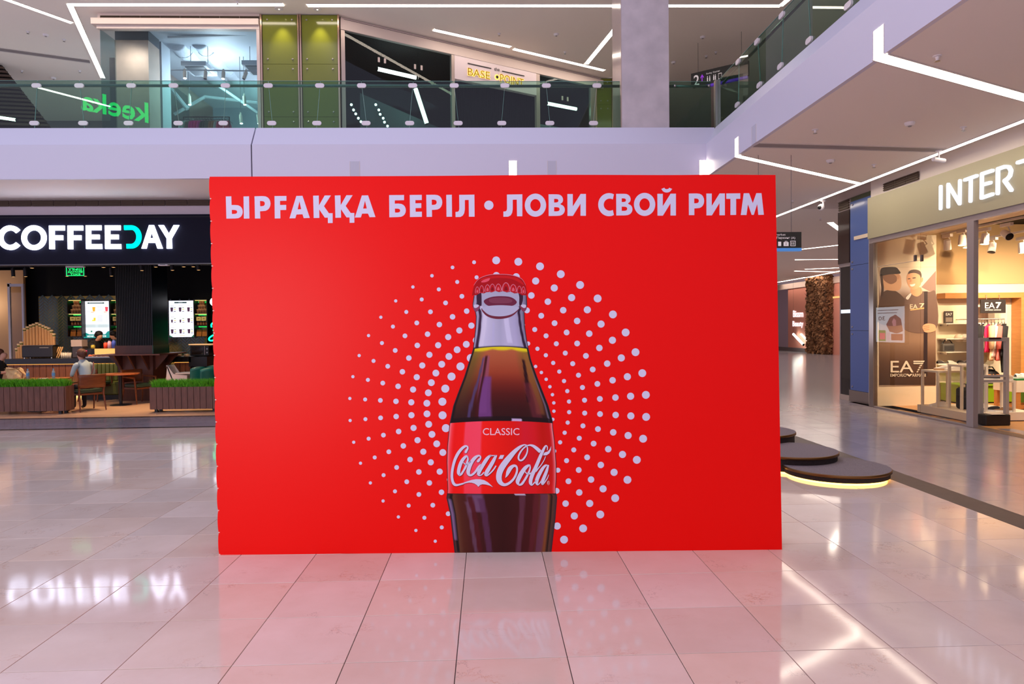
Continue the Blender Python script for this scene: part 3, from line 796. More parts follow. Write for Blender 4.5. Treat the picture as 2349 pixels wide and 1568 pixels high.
# ------------------------------------------------------------------ ceiling light strips
M_TRIMW = mat('light_trim', (214, 204, 200), .5)
def light_strip(p0, p1, wid, label, group=None, z=None, m=None, drop=.012):
    p0, p1 = V(p0), V(p1)
    if z is not None: p0.z = p1.z = z
    d = (p1 - p0).normalized(); s = Vector((d.y, -d.x, 0)) * wid / 2
    t = thing('ceiling_light', (p0 + p1) / 2, label, 'ceiling light', group)
    up = Vector((0, 0, 1))
    MB().obox((p0 + p1) / 2 - up * (drop / 2 - .001), (p1 - p0) / 2, s, up * drop / 2).build('diffuser', m or M_STRIP, t)
    for k in (-1, 1): MB().obox((p0 + p1) / 2 + s * k * 1.12 - up * .004, (p1 - p0) / 2, s * .12, up * .006).build('trim', M_TRIMW, t)
    return t
light_strip((7.60, 4.0, ZC), (7.60, PZ(1782, 498, ZC).y, ZC), .10, 'long warm strip light along the ceiling edge above the sportswear shop')
light_strip((RX + .02, PZ(1690, 357, ZC).y, ZC), PZ(1972, 420, ZC), .12, 'diagonal strip light ending beside the long strip, right of the red banner', z=ZC)
q = PZ(2020, 130, ZC); q2 = PZ(2349, 222, ZC); d = (q2 - q).normalized()
light_strip(q, q + d * 3.7, .16, 'wide diagonal strip light nearest the camera under the right gallery', z=ZC)
light_strip(PZ(1735, 332, ZC), PZ(2170, 344, ZC), .22, 'grey unlit strip channel crossing the right ceiling', z=ZC, m=mat('unlit_strip', (150, 140, 142), .5), drop=.004)
for k, (a, b) in enumerate((((1905, 510), (1930, 528)), ((1838, 571), (1927, 561)), ((1825, 595), (1927, 594)), ((1847, 617), (1932, 613)), ((1825, 621), (1920, 623)), ((1783, 647), (1846, 636)), ((1851, 636), (1932, 620)))):
    n = ('first', 'second', 'third', 'fourth', 'fifth', 'sixth', 'seventh')[k]
    light_strip(PZ(*a, ZC), PZ(*b, ZC), .16 if k < 3 else .2, 'far corridor strip light right of the banner, %s counted from the top of the photo' % n, 'far corridor strip lights', z=ZC)
SU = [((160, 10), (650, 10), 'warm strip light on the upper ceiling above the shop with clothes'),
      ((705, 12), (1790, 13), 'very long warm strip light running behind the concrete column at the top'),
      ((160, 10), (236, 178), 'strip light slanting down the left corner of the upper clothes shop'),
      ((8, -4), (165, 52), 'strip light at the top left corner of the photo'),
      ((995, 68), (1171, 107), 'upper strip light left of the gap, above the white lettered shop sign'),
      ((1179, 112), (1386, 161), 'upper strip light right of the gap, above the white lettered shop sign'),
      ((1409, 68), (1345, 146), 'short slanted strip light just left of the concrete column'),
      ((1790, 13), (1822, -14), 'strip light end angled toward the camera above the right glass rail')]
for a, b, l in SU: light_strip(PZ(*a, ZU), PZ(*b, ZU), .13, l, z=ZU)
q = PZ(0, 120, ZU)
light_strip(PZ(-60, 105, ZU), PZ(206, 141, ZU), .24, 'grey unlit strip channel on the upper ceiling at left', z=ZU, m=MATS['unlit_strip'], drop=.004)
light_strip(PZ(72, 196, ZU), PZ(262, 246, ZU), .14, 'added strip light imitating a reflection in the gallery glass at left', z=ZU)  # added strip stands in for a lamp mirrored in the gallery glass

# recessed rectangular lights in the fascias
def fascia_light(p, axis, wid, z0, z1, lit, label, g=None):
    t = thing('fascia_light', p, label, 'wall light', g)
    if axis == 'Y': MB().box((p.x - wid / 2, p.y - .004, z0), (p.x + wid / 2, p.y + .02, z1)).build('diffuser', lit, t)
    else: MB().box((p.x - .004, p.y - wid / 2, z0), (p.x + .02, p.y + wid / 2, z1)).build('diffuser', lit, t)
    e = .008
    for s in (-1, 1):
        r = MB()
        if axis == 'Y': r.box((p.x + s * wid / 2 - e / 2, p.y - .006, z0), (p.x + s * wid / 2 + e / 2, p.y + .01, z1))
        else: r.box((p.x - .006, p.y + s * wid / 2 - e / 2, z0), (p.x + .01, p.y + s * wid / 2 + e / 2, z1))
        r.build('frame_strip', M_TRIMW, t)
UNLIT = mat('unlit_diffuser', (196, 194, 208), .35)
zt = PY(1176, 369, FY).z
fascia_light(PY(1176.5, 390, FY), 'Y', .155, ZC + .002, zt, M_STRIP, 'lit upright light in the rear fascia above the banner middle')
fascia_light(PY(1612.5, 390, FY), 'Y', .145, ZC + .002, zt, M_STRIP, 'lit upright light in the rear fascia at the gallery corner')
fascia_light(PY(814, 390, FY), 'Y', .18, ZC + .002, zt, UNLIT, 'unlit grey light panel in the rear fascia left of the middle')
fascia_light(PY(1266, 390, FY), 'Y', .165, ZC + .002, zt, UNLIT, 'unlit grey light panel in the rear fascia right of the lit one')
p = PX(1690.5, 337, RX); fascia_light(p, 'X', .17, ZC + .002, PX(1690.5, 316, RX).z, M_STRIP, 'lit upright light in the right fascia, the farther of two')
p = PX(2016, 100, RX); fascia_light(p, 'X', .20, ZC + .002, PX(2016, 64, RX).z, M_STRIP, 'lit upright light in the right fascia, the nearer of two')
p = PX(1730, 310, RX); fascia_light(p, 'X', .18, ZC + .002, PX(1730, 287, RX).z, UNLIT, 'unlit grey light panel in the right fascia')

# sprinklers, detectors, downlights
spk = thing('sprinkler', (0, 0, 0), 'small white ceiling sprinkler head', 'sprinkler', 'ceiling sprinklers')
MB().lathe([(.045, 0), (.045, -.008), (.02, -.012), (.012, -.05)], n=12).build('rosette', M_WHITE, spk)
MB().lathe([(.012, -.05), (.03, -.056), (.03, -.06), (.004, -.062)], n=10).build('deflector', M_STEEL, spk)
sp_pts = [(2150, 128, ZC), (1870, 297, ZC), (2210, 291, ZC), (2005, 377, ZC), (1818, 459, ZC), (1882, 500, ZC), (64, 72, ZU), (147, 90, ZU), (545, 4, ZU), (1145, 77, ZU), (1296, 119, ZU), (50, 162, ZU), (183, 162, ZU), (1620, 128, ZU), (1642, 119, ZU)]
SPL = ['near the wide diagonal strip light', 'left of the smoke detector under the right gallery', 'right of the smoke detector under the right gallery', 'just above the diagonal strip end on the right', 'right beside the top corner of the banner', 'under the long strip above the hanging sign', 'upper left, first from the photo edge', 'upper left, second from the photo edge', 'at the top edge above the clothes shop', 'between the long and the slanted strip upstairs', 'above the white lettered shop sign', 'above the slatted screen at left', 'below the unlit channel at left', 'left of the pair above the upstairs direction sign', 'right of the pair above the upstairs direction sign']
for i, (x, y, z) in enumerate(sp_pts):
    p = PZ(x, y, z)
    l = 'small ceiling sprinkler head ' + SPL[i]
    if i == 0: spk.location = p; spk['label'] = l
    else: dup(spk, p, label=l)
det = thing('smoke_detector', (0, 0, 0), 'round white smoke detector on the ceiling', 'smoke detector', 'ceiling smoke detectors')
MB().lathe([(.07, 0), (.07, -.02), (.05, -.045), (.02, -.05)], n=16).build('base', M_WHITE, det)
MB().lathe([(.03, -.045), (.02, -.06), (.004, -.062)], n=12).build('sensor', mat('sensor_grey', (150, 145, 145), .5), det)
for i, (x, y, z) in enumerate([(2087, 281, ZC), (1905, 367, ZC), (105, 79, ZU), (1276, 78, ZU), (1612, 84, ZU), (1545, 142, ZU), (123, 178, ZU)]):
    p = PZ(x, y, z)
    l = 'round white smoke detector ' + ('in the middle of the right gallery ceiling', 'near the diagonal strip right of the banner', 'between two sprinklers at the upper left', 'on the upper ceiling left of the concrete column', 'on the upper ceiling right of the concrete column', 'beside the right edge of the concrete column', 'above the glass rail at the left')[i]
    if i == 0: det.location = p; det['label'] = l
    else: dup(det, p, label=l)
def downlight(x, y, z, label):
    p = PZ(x, y, z); t = thing('downlight', p, label, 'downlight')
    MB().lathe([(.10, 0), (.10, -.012), (.075, -.014)], p, n=18).build('ring', M_WHITE, t)
    MB().lathe([(.075, -.008), (.0, -.016)], p, n=18).build('lens', glow('downlight_lens', (255, 226, 180), 12.0), t)
    return p
pa = downlight(640, 20, ZU, 'warm downlight above the left green panel'); pb = downlight(728, 21, ZU, 'warm downlight above the right green panel')
pc = downlight(1400, 180, ZU, 'warm downlight beside the narrow green panel by the column')
spot('green_wash', pa + V(0, 0, -.03), (pa.x, YS + .3, ZF2 + 2.0), 75, (1, .84, .5), 58, 1.0)
spot('green_wash', pb + V(0, 0, -.03), (pb.x, YS + .3, ZF2 + 2.0), 75, (1, .84, .5), 58, 1.0)
cctv = thing('security_camera', PZ(1913, 458, ZC) + V(-.25, 0, 0), 'small dome security camera hanging from the corridor ceiling', 'camera')
p = wloc(cctv); MB().lathe([(.06, 0), (.06, -.03), (.02, -.05), (.02, -.12)], p, 14).build('mount', M_WHITE, cctv); MB().ball(p + V(-.05, 0, -.17), .075, 14, 8).build('dome', M_WHITE, cctv, True); MB().ball(p + V(-.10, -.03, -.18), .045, 12, 8).build('lens', M_BLACK, cctv, True)
cam2 = thing('security_camera', PZ(2170, 345, ZC) + V(-.12, 0, 0), 'white bullet security camera on a bracket under the right ceiling', 'camera')
p = wloc(cam2); MB().lathe([(.05, 0), (.05, -.015), (.012, -.02), (.012, -.14)], p, 12).build('bracket', M_WHITE, cam2); MB().tube([p + V(-.12, -.04, -.15), p + V(.12, .04, -.16)], .035, 12).build('housing', M_WHITE, cam2)

# ------------------------------------------------------------------ glass balustrades
M_GLASS = glass('green_tinted_glass', (206, 232, 222), 0.0, 1.5)
M_GEDGE = mat('glass_edge', (110, 150, 140), .2, spec=.6)
M_CLAMP = mat('clamp_white', (226, 216, 218), .3, metal=.2)
GY = FY + .33; GX = RX + .33
ZG = PY(800, 186, GY).z
def lozenge(c, u, n, w_, h_):
    pts = []
    for sgn in (1, -1):
        for i in range(9):
            a = math.radians(-90 + 180 * i / 8) if sgn == 1 else math.radians(90 + 180 * i / 8)
            pts.append(V(c) + V(u) * (sgn * (w_ / 2 - h_ / 2) + h_ / 2 * math.cos(a)) + Vector((0, 0, h_ / 2 * math.sin(a))))
    return MB().prism(pts, V(n) * .03)
gb = thing('glass_balustrade', (-3, GY, Z2), 'clear green-tinted glass balustrade along the rear gallery', 'balustrade')
J = [(-34, -24), (85, 80), (183, 192), (302, 296), (399, 410), (518, 513), (616, 624), (734, 727.5), (830, 840), (947, 940), (1042, 1051), (1158, 1151), (1253, 1261), (1369, 1361), (1423, 1424)]
def joint(xt, xb):
    a, b = PY(xt, 197, GY), PY(xb, 283, GY); s = (b.x - a.x) / (b.z - a.z)
    return (a.x + s * (ZG - a.z), a.x + s * (Z2 - .06 - a.z), a, b)
jj = [joint(*q) for q in J]
def pane(t0, b0, t1, b1, root):
    pts = [(b0, GY, Z2 - .04), (b1, GY, Z2 - .04), (t1, GY, ZG), (t0, GY, ZG)]
    o = MB().prism(pts, (0, .016, 0)).build('glass_pane', M_GLASS, root)
    return o
edge = MB()
for a, b in zip(jj, jj[1:]):
    pane(a[0] + .008, a[1] + .008, b[0] - .008, b[1] - .008, gb)
    edge.box((a[0] + .01, GY - .001, ZG), (b[0] - .01, GY + .017, ZG + .006))
for k, a in enumerate(jj[1:-1]):
    for c in (a[2], a[3]): lozenge((c.x, GY - .03, c.z), (1, 0, 0), (0, 1, 0), .175, .082).build('clamp', M_CLAMP, gb)
    edge.obox(((a[0] + a[1]) / 2, GY + .008, (ZG + Z2) / 2), ((a[0] - a[1]) / 2, 0, (ZG - Z2) / 2), (0, .007, 0), (.0035, 0, 0))
xr0, xr1 = PY(1536, 240, GY).x, PY(1631, 240, GY).x
pane(xr0, xr0, xr1, xr1, gb); edge.box((xr0, GY - .001, ZG), (xr1, GY + .017, ZG + .006))
edge.build('pane_edge', M_GEDGE, gb)
M_RAIL = mat('rail_steel', (120, 134, 130), .25, metal=.8)
zr = PY(800, 197, GY + .09).z
MB().tube([(-10.5, GY + .09, zr), (PY(1423, 197, GY).x, GY + .09, zr)], .028, 12).build('handrail', M_RAIL, gb, True)
MB().tube([(xr0, GY + .09, zr), (xr1, GY + .09, zr)], .028, 12).build('handrail', M_RAIL, gb, True)
for x in (1548, 1626):
    c = PY(x, 197, GY); MB().ball((c.x, GY - .01, c.z), .026, 10, 6).build('fixing', M_STEEL, gb, True)
MB().box((GX - .05, GY - .05, Z2 - .02), (GX + .05, GY + .05, ZG + .02)).build('corner_post', M_STEEL, gb)

gr = thing('glass_balustrade', (GX, 6, Z2), 'clear glass balustrade running toward the camera along the right gallery', 'balustrade')
JR = [((1695, 134), (1693, 232)), ((1737.7, 91.6), (1743.5, 190)), ((1796, 28), (1792.6, 143)), ((1852, -40), (1858, 82.6))]
yy = []
for a, b in JR:
    p, q = PX(*a, GX), PX(*b, GX); s = (q.y - p.y) / (q.z - p.z)
    yy.append((p.y + s * (ZG - p.z), p.y + s * (Z2 - p.z)))
yy = [(GY - .06, GY - .06)] + yy
y0 = (yy[-1][0] + yy[-1][1]) / 2; step = 1.05
for k in range(1, 9):
    sg = .05 if k % 2 else -.05
    yy.append((y0 - step * k + sg, y0 - step * k - sg))
edge = MB()
for a, b in zip(yy, yy[1:]):
    pts = [(GX, a[1] - .008, Z2 - .04), (GX, b[1] + .008, Z2 - .04), (GX, b[0] + .008, ZG), (GX, a[0] - .008, ZG)]
    MB().prism(pts, (.016, 0, 0)).build('glass_pane', M_GLASS, gr)
    edge.box((GX - .001, b[0] + .01, ZG), (GX + .017, a[0] - .01, ZG + .006))
for a in yy[1:]:
    for z_, f in ((zr, .12), (Z2 + .10, .9)):
        yq = a[0] + (a[1] - a[0]) * f
        lozenge((GX - .03, yq, z_), (0, 1, 0), (1, 0, 0), .175, .082).build('clamp', M_CLAMP, gr)
    edge.obox((GX + .008, (a[0] + a[1]) / 2, (ZG + Z2) / 2), (0, (a[0] - a[1]) / 2, (ZG - Z2) / 2), (.007, 0, 0), (0, .0035, 0))
edge.build('pane_edge', M_GEDGE, gr)
MB().tube([(GX + .09, GY - .1, zr), (GX + .09, -3, zr)], .028, 12).build('handrail', M_RAIL, gr, True)

# ------------------------------------------------------------------ concrete column on the gallery
xa, xb = PY(1426, 150, FY + .30).x, PY(1534.5, 150, FY + .30).x
M_CONC = mat('concrete_plaster', (206, 194, 196), .6, noise=(3.2, (186, 176, 178), 2.4), bump=(6, .25))
colm = MB().box((xa, FY + .30, ZF2 - .3), (xb, FY + .30 + (xb - xa), ZU)).build('column', M_CONC)
struct(colm, 'square pale concrete column rising from the gallery edge')
MB().box((xa - .012, FY + .31, Z2), (xa - .001, FY + .29 + (xb - xa), ZU)).build('glossy_cladding', mat('glossy_taupe', (190, 168, 156), .12), colm)
# ------------------------------------------------------------------ upper gallery: clothes shop
M_TAUPE = mat('taupe_lintel', (224, 204, 196), .5)
M_SHOPG = glass('clear_shop_glass', (222, 232, 234), 0.0, 1.45)
xl, xr = PY(232, 150, YS).x, PY(598, 150, YS).x
def zat(y, Y=YS, x=450): return PY(x, y, Y).z
def grille(root, p0, p1, z0, z1, n, dep=(0, .02, 0), gap=.006):
    p0, p1 = V(p0), V(p1); d = (p1 - p0) / n; dep = V(dep)
    for i in range(n):
        a, b = p0 + d * (i + gap / d.length), p0 + d * (i + 1 - gap / d.length)
        m = MB(); k = 4
        m.add([(a.x, a.y, z0), (b.x, b.y, z0), (b.x, b.y, z1), (a.x, a.y, z1)], [(0, 1, 2, 3)])
        for j in range(k):
            zz = z0 + (z1 - z0) * (j + .5) / k
            c = (a + b) / 2; m.obox((c.x, c.y, zz), (b - a) / 2, -dep * .5, Vector((0, 0, (z1 - z0) / k * .22)))
        m.build('grille_panel', M_GRILLE, root)
sh = thing('shopfront', ((xl + xr) / 2, YS, ZF2), 'glazed upper shopfront with a white lintel, clothes rails behind it', 'shopfront')
MB().box((xl - .16, YS - .12, zat(60)), (xr, YS + .1, zat(46.5))).box((xl - .06, YS - .06, zat(68)), (xr, YS + .1, zat(60) - .004)).build('lintel', M_TAUPE, sh)
MB().box((xl - .05, YS - .02, zat(46.5)), (xr, YS + .1, ZU)).build('bulkhead', M_TAUPE, sh)
grille(sh, (xl + .02, YS - .035, 0), (xr, YS - .035, 0), zat(45.5), zat(38), 8, (0, .03, 0))
MB().box((xr - .075, YS - .05, ZF2), (xr, YS + .1, zat(68))).build('jamb', M_TAUPE, sh)
MB().box((xl, YS, ZF2), ((xl + xr) / 2, YS + .012, zat(67))).build('glass_pane', M_SHOPG, sh)
MB().box(((xl + xr) / 2 + .006, YS, ZF2), (xr - .07, YS + .012, zat(67))).build('glass_pane', M_SHOPG, sh)
MB().box((xl - .012, YS, ZF2), (xl, YS + 5.0, zat(67))).build('glass_pane', M_SHOPG, sh)
M_SGREY = mat('shop_grey', (150, 160, 172), .7, noise=(1.2, (132, 142, 154), 1.6))
M_SLIGHT = mat('shop_pale_grey', (190, 198, 208), .6)
M_SDARK = mat('shop_dark_grey', (92, 98, 106), .7)
struct(MB().box((xl, 24.2, ZF2), (xr + .2, 24.4, ZU)).box((xr + .05, YS + .12, ZF2), (xr + .2, 24.2, ZU)).build('wall_upper_shop', M_SGREY), 'grey walls inside the upper clothes shop')
struct(MB().box((xl, YS + .12, ZU - .10), (xr, 24.2, ZU - .02)).build('ceiling_upper_shop', M_SLIGHT), 'raw grey ceiling inside the upper clothes shop')
# concrete column and grey pier inside
a, b = PY(264, 150, 18.0).x, PY(341, 150, 18.0).x
cp = MB().box((a, 18.0, ZF2), (b, 18.6, PY(300, 92, 18.0).z)).build('column_shop', mat('beige_concrete', (206, 180, 164), .6, noise=(4, (190, 166, 152), 2)))
struct(cp, 'beige concrete column just inside the upper clothes shop')
MB().box((a, 18.02, PY(300, 92, 18.0).z), (b, 18.6, ZU - .1)).build('capital', M_SDARK, cp)
a, b = PY(341, 150, 18.7).x, PY(371, 150, 18.7).x
struct(MB().box((a - .05, 18.7, ZF2), (b, 19.2, ZU - .1)).build('column_pier', M_SLIGHT), 'pale grey pier behind the beige column')
struct(MB().box((PY(251, 150, 18.4).x, 18.4, ZF2), (PY(263, 150, 18.4).x, 18.55, PY(257, 132, 18.4).z)).build('trim_6', M_SDARK), 'dark post inside the clothes shop')
# ducts, cassettes, rails
M_DUCT = mat('duct_fabric', (196, 204, 214), .5, bump=(14, .5))
def duct(x0, y0, r, Y0, Y1, label):
    p = PY(x0, y0, Y0); t = thing('air_duct', (p.x, Y0, p.z), label, 'duct')
    n = 26; pts = [(p.x, Y0 + (Y1 - Y0) * i / n, p.z + .02 * math.sin(i)) for i in range(n + 1)]
    MB().tube(pts, [r * (1 + .05 * (i % 2)) for i in range(n + 1)], 14).build('sleeve', M_DUCT, t, True)
    m = MB()
    for yq in (Y0 + .5, Y0 + 2): m.tube([(p.x + (r + .02) * math.cos(k * math.pi / 8), yq, p.z + (r + .02) * math.sin(k * math.pi / 8)) for k in range(16)], .012, 6, closed=True)
    m.build('band', M_SLIGHT, t)
duct(402, 92, .26, 18.9, 22, 'bulging grey flexible duct, left of the pair in the clothes shop')
duct(455, 90, .24, 18.9, 22, 'bulging grey flexible duct, right of the pair in the clothes shop')
def cassette(x0, x1, y, Y, label):
    a, b = PY(x0, y, Y), PY(x1, y, Y); t = thing('air_conditioner', (a + b) / 2, label, 'air conditioner')
    MB().box((a.x, Y, a.z - .02), (b.x, Y + .8, a.z + .10)).build('casing', M_SLIGHT, t, bevel=.02)
    MB().box((a.x + .08, Y + .08, a.z - .035), (b.x - .08, Y + .72, a.z - .018)).build('intake_grille', M_SDARK, t)
    for xx in (a.x + .1, b.x - .1): MB().tube([(xx, Y + .4, a.z + .1), (xx, Y + .4, ZU - .1)], .008, 6).build('hanger_rod', M_SDARK, t)
cassette(414, 472, 148, 18.6, 'square grey ceiling cassette hanging in the middle of the clothes shop')
cassette(553, 600, 146, 18.6, 'square grey ceiling cassette hanging at the right of the clothes shop')
def beam(pts, r, label, m=M_SLIGHT):
    o = MB().tube(pts, r, 8).build('conduit', m); return tag(o, label, 'pipe')
beam([PY(385, 85, 18.3), PY(590, 78, 18.3)], .03, 'long grey conduit high in the clothes shop')
beam([PY(392, 160, 18.3), PY(600, 163, 18.3)], .018, 'lighting track hung across the clothes shop')
M_SPOTW = mat('spot_white', (226, 212, 200), .4)
M_LENSC = glow('cool_lens', (235, 248, 255), 14.0)
def shop_spot(x, y, Y, lit, dx=0.0, group='spotlights in the clothes shop', label='', h=.2, rod=False):
    p = PY(x, y, Y); t = thing('spotlight', p, label, 'spotlight', group)
    ax = Vector((dx, -.25, -1)).normalized()
    MB().tube([p, p + ax * h], .045, 12).build('barrel', M_SPOTW, t)
    MB().lathe([(.04, 0), (0, .012)], p + ax * (h + .001), 12, axis=ax).build('lens', M_LENSC if lit else M_SDARK, t)
    MB().box(p + V(-.02, -.02, 0), p + V(.02, .02, .07)).build('bracket', M_SPOTW, t)
    if rod: MB().tube([p, (p.x, p.y, ZU - .1)], .008, 6).build('rod', M_SDARK, t)
ORD = ('first', 'second', 'third', 'fourth', 'fifth', 'sixth', 'seventh', 'eighth', 'ninth', 'tenth', 'eleventh', 'twelfth', 'thirteenth', 'fourteenth')
for k, (x, y, lit, dx) in enumerate(((424, 164, 1, .1), (472, 165, 0, 0), (513, 165, 1, 0), (565, 166, 0, -.3))): shop_spot(x, y, 18.3, lit, dx, label='%s spotlight from the left on the clothes shop track' % ORD[k])
for k, (x, y) in enumerate(((382, 204), (434, 221), (560, 221), (383, 247), (552, 264), (592, 264))): shop_spot(x, y, 19.7, 1, .15, h=.26, rod=True, label='lit spotlight deep in the clothes shop, %s' % ('upper left', 'upper middle', 'upper right', 'lower left', 'lower right of the middle', 'lower far right')[k])
beam([PY(400, 262, 21.0), PY(470, 222, 21.0), PY(590, 236, 21.0)], .05, 'bent grey pipe low in the clothes shop ceiling')
beam([PY(500, 196, 20.2), PY(596, 262, 20.2)], .04, 'slanted grey pipe at the right of the clothes shop')
beam([PY(378, 186, 20.6), PY(430, 250, 20.6)], .06, 'slanted pale pipe at the left of the clothes shop')
spot('column_fill', (-8.75, 17.44, 8.9), (-8.95, 18.0, 7.6), 70, (1, .86, .76), 170, 1.0)  # added spot without a fitting, brightens the face of the beige column
point('clothes_shop_light', ((xl + xr) / 2, 19.5, 8.6), 190, (.85, .93, 1.0), .4)
point('clothes_shop_light', ((xl + xr) / 2 + 1, 22.5, 8.0), 190, (.85, .93, 1.0), .4)
# clothes rail
rk0, rk1 = PY(421, 268, 17.9), PY(526, 268, 17.9)
rk = thing('clothes_rail', ((rk0.x + rk1.x) / 2, 17.9, ZF2), 'black clothes rail hung with bright tops in the upper shop window', 'clothes rail')
MB().tube([rk0, rk1], .014, 8).build('rail', M_BLACK, rk)
for p in (rk0, rk1):
    MB().tube([p, (p.x, p.y, ZF2)], .014, 8).build('post', M_BLACK, rk)
    MB().box((p.x - .02, p.y - .25, ZF2), (p.x + .02, p.y + .25, ZF2 + .03)).build('foot', M_BLACK, rk)
def garment(root_p, colr, name, label, cat, group, length=.75, w_=.42, rz=1.2, sleeves=True, m=None):
    """a top on a hanger, edge-on to the rail"""
    t = thing(name, root_p, label, cat, group, rz=rz)
    mm = m or mat('cloth_%d_%d_%d' % colr, colr, .85)
    h = MB().tube([(0, 0, -.02), (0, 0, .03), (.015, 0, .045), (.03, 0, .03)], .003, 5).tube([(-w_ * .4, 0, -.09), (0, 0, -.02), (w_ * .4, 0, -.09)], .006, 5)
    h2 = h.build('hanger', M_STEEL_D, None); h2.parent = t; h2.location = (0, 0, 0)
    body = MB()
    def fn(u, v):
        ww = w_ * (.34 + .12 * min(1, v * 3)) if v < .3 else w_ * (.46 - .02 * math.sin(v * 5))
        z = -.06 - length * v - .06 * abs(2 * u - 1) * (1 - v)
        return Vector(((2 * u - 1) * ww, .035 * math.cos(u * math.pi * 2) * (1 + .4 * math.sin(v * 7 + u * 9)), z))
    body.grid(fn, 14, 12)
    o = body.build('body', mm, None, True); o.parent = t
    sol = o.modifiers.new('thick', 'SOLIDIFY'); sol.thickness = .03; sol.offset = 0
    if sleeves:
        for s in (-1, 1):
            sl = MB().tube([(s * w_ * .38, 0, -.12), (s * w_ * .52, .01, -.32), (s * w_ * .55, .015, -.6)], [.07, .06, .045], 10).build('sleeve', mm, None, True); sl.parent = t
    return t
gc = [(200, 205, 205), (190, 200, 196), (120, 112, 100), (240, 30, 140), (244, 40, 150), (238, 30, 130), (246, 60, 160), (60, 62, 58), (84, 80, 74), (110, 104, 90), (196, 120, 80), (200, 130, 90), (210, 200, 196), (244, 60, 110), (240, 70, 120), (246, 80, 110)]
names = {0: 'pale grey', 1: 'pale grey', 2: 'olive', 3: 'magenta', 4: 'magenta', 5: 'magenta', 6: 'magenta', 7: 'charcoal', 8: 'charcoal', 9: 'khaki', 10: 'tan', 11: 'tan', 12: 'pale grey', 13: 'coral pink', 14: 'coral pink', 15: 'coral pink'}
for i, c in enumerate(gc):
    p = rk0.lerp(rk1, (i + .6) / 16.2)
    garment(p + V(0, 0, -.03), c, 'shirt', '%s shirt, %s from the left on the black clothes rail upstairs' % (names[i], (ORD + ('fifteenth', 'sixteenth'))[i]), 'clothing', '%s shirts upstairs' % names[i], rz=1.35 + random.uniform(-.2, .2), sleeves=False)

# ------------------------------------------------------------------ green glass panels
M_GREEN = mat('green_back_painted_glass', (112, 116, 36), .12, spec=.6)
def green_panel(x0, x1, Y, ytop, label, joints=(147, 268)):
    a, b = PY(x0, 150, Y).x, PY(x1, 150, Y).x; xm = (x0 + x1) / 2
    t = thing('green_panel', ((a + b) / 2, Y, ZF2), label, 'wall panel')
    zs = [ZU - .02] + [PY(xm, q, Y).z for q in joints] + [ZF2]
    for z1, z0 in zip(zs, zs[1:]):
        MB().box((a, Y, z0 + .004), (b, Y + .02, z1 - .004)).build('glass_plate', M_GREEN, t)
        for zz in (z1 - .12, z0 + .12):
            for xx in (a + .12, b - .12): MB().lathe([(.022, 0), (.022, .012), (.012, .02)], (xx, Y - .001, zz), 10, axis=(0, -1, 0)).build('bolt', M_STEEL, t)
    MB().box((a - .03, Y + .02, ZF2), (b + .03, Y + .35, ZU - .01)).build('backing', mat('panel_back', (80, 84, 60), .7), t)
    for xx in (a - .045, b + .012): MB().box((xx, Y - .03, ZF2), (xx + .034, Y + .06, ZU - .02)).build('edge_trim', mat('copper_steel', (206, 170, 150), .25, metal=1.0), t)
green_panel(603.5, 683, YS - .02, 33, 'green glass wall panel next to the upper clothes shop, left of the pair')
green_panel(693.5, 775, YS - .02, 33, 'green glass wall panel beside the dark slanted shop, right of the pair')

# ------------------------------------------------------------------ slanted dark shop
S0, S1 = PZ(788, 39, ZU), PZ(1382, 179, ZU); S0.z = S1.z = ZF2
SD = (S1 - S0).normalized(); SN = Vector((SD.y, -SD.x, 0))
def PS(px, py, off=0.0): return PP(px, py, S0 + SN * off, SN)
ss = thing('slanted_shopfront', (S0 + S1) / 2, 'dark glazed shopfront running diagonally, white lettered sign above its door', 'shopfront')
def sband(x0, ya0, yb0, x1, ya1, yb1, name, m, off=0.0, thick=.06):
    """band on the slanted plane between two columns of the picture"""
    pts = [PS(x0, yb0, off), PS(x1, yb1, off), PS(x1, ya1, off), PS(x0, ya0, off)]
    return MB().prism(pts, -SN * thick).build(name, m, ss)
a0, a1 = PS(788, 60).z, PS(788, 72).z
zt_, zb_ = PS(1000, 104).z, PS(1000, 118).z
zg1, zg0 = ZU - .06, PS(800, 49).z
def shor(z0, z1, x0, x1, name, m, off=0.0, thick=.06):
    p, q = PS(x0, 150, off), PS(x1, 150, off)
    pts = [(p.x, p.y, z0), (q.x, q.y, z0), (q.x, q.y, z1), (p.x, p.y, z1)]
    return MB().prism(pts, -SN * thick).build(name, m, ss)
zl = PS(795, 71).z
shor(zl, zg0, 783, 1384, 'lintel', M_TAUPE, .04, .12)
shor(zg0, ZU - .005, 783, 1384, 'bulkhead', M_TAUPE, -.02, .08)
g0, g1 = PS(790, 150, .0), PS(1378, 150, .0)
grille(ss, (g0.x, g0.y, 0), (g1.x, g1.y, 0), zg0 + .02, zg1, 22, SN * .03)
for x0, x1 in ((783, 792), (1036, 1043), (1230, 1238), (1355, 1366)):
    shor(ZF2, zl, x0, x1, 'mullion', mat('mullion_alu', (196, 178, 170), .35, metal=.4), .02, .1)
for x0, x1 in ((792, 875), (875.5, 959), (959.5, 1036), (1238, 1290), (1290.5, 1355)):
    shor(ZF2, zl, x0, x1, 'glass_pane', M_SHOPG, 0, .012)
for x in (869, 883, 952, 967, 1290, 1302):
    p = PS(x, 137 + (x - 869) * .19 if x < 1000 else 225 + (x - 1290) * .2, .02)
    MB().obox(p, SD * .025, SN * .012, (0, 0, .06)).build('patch_fitting', M_TAUPE, ss)
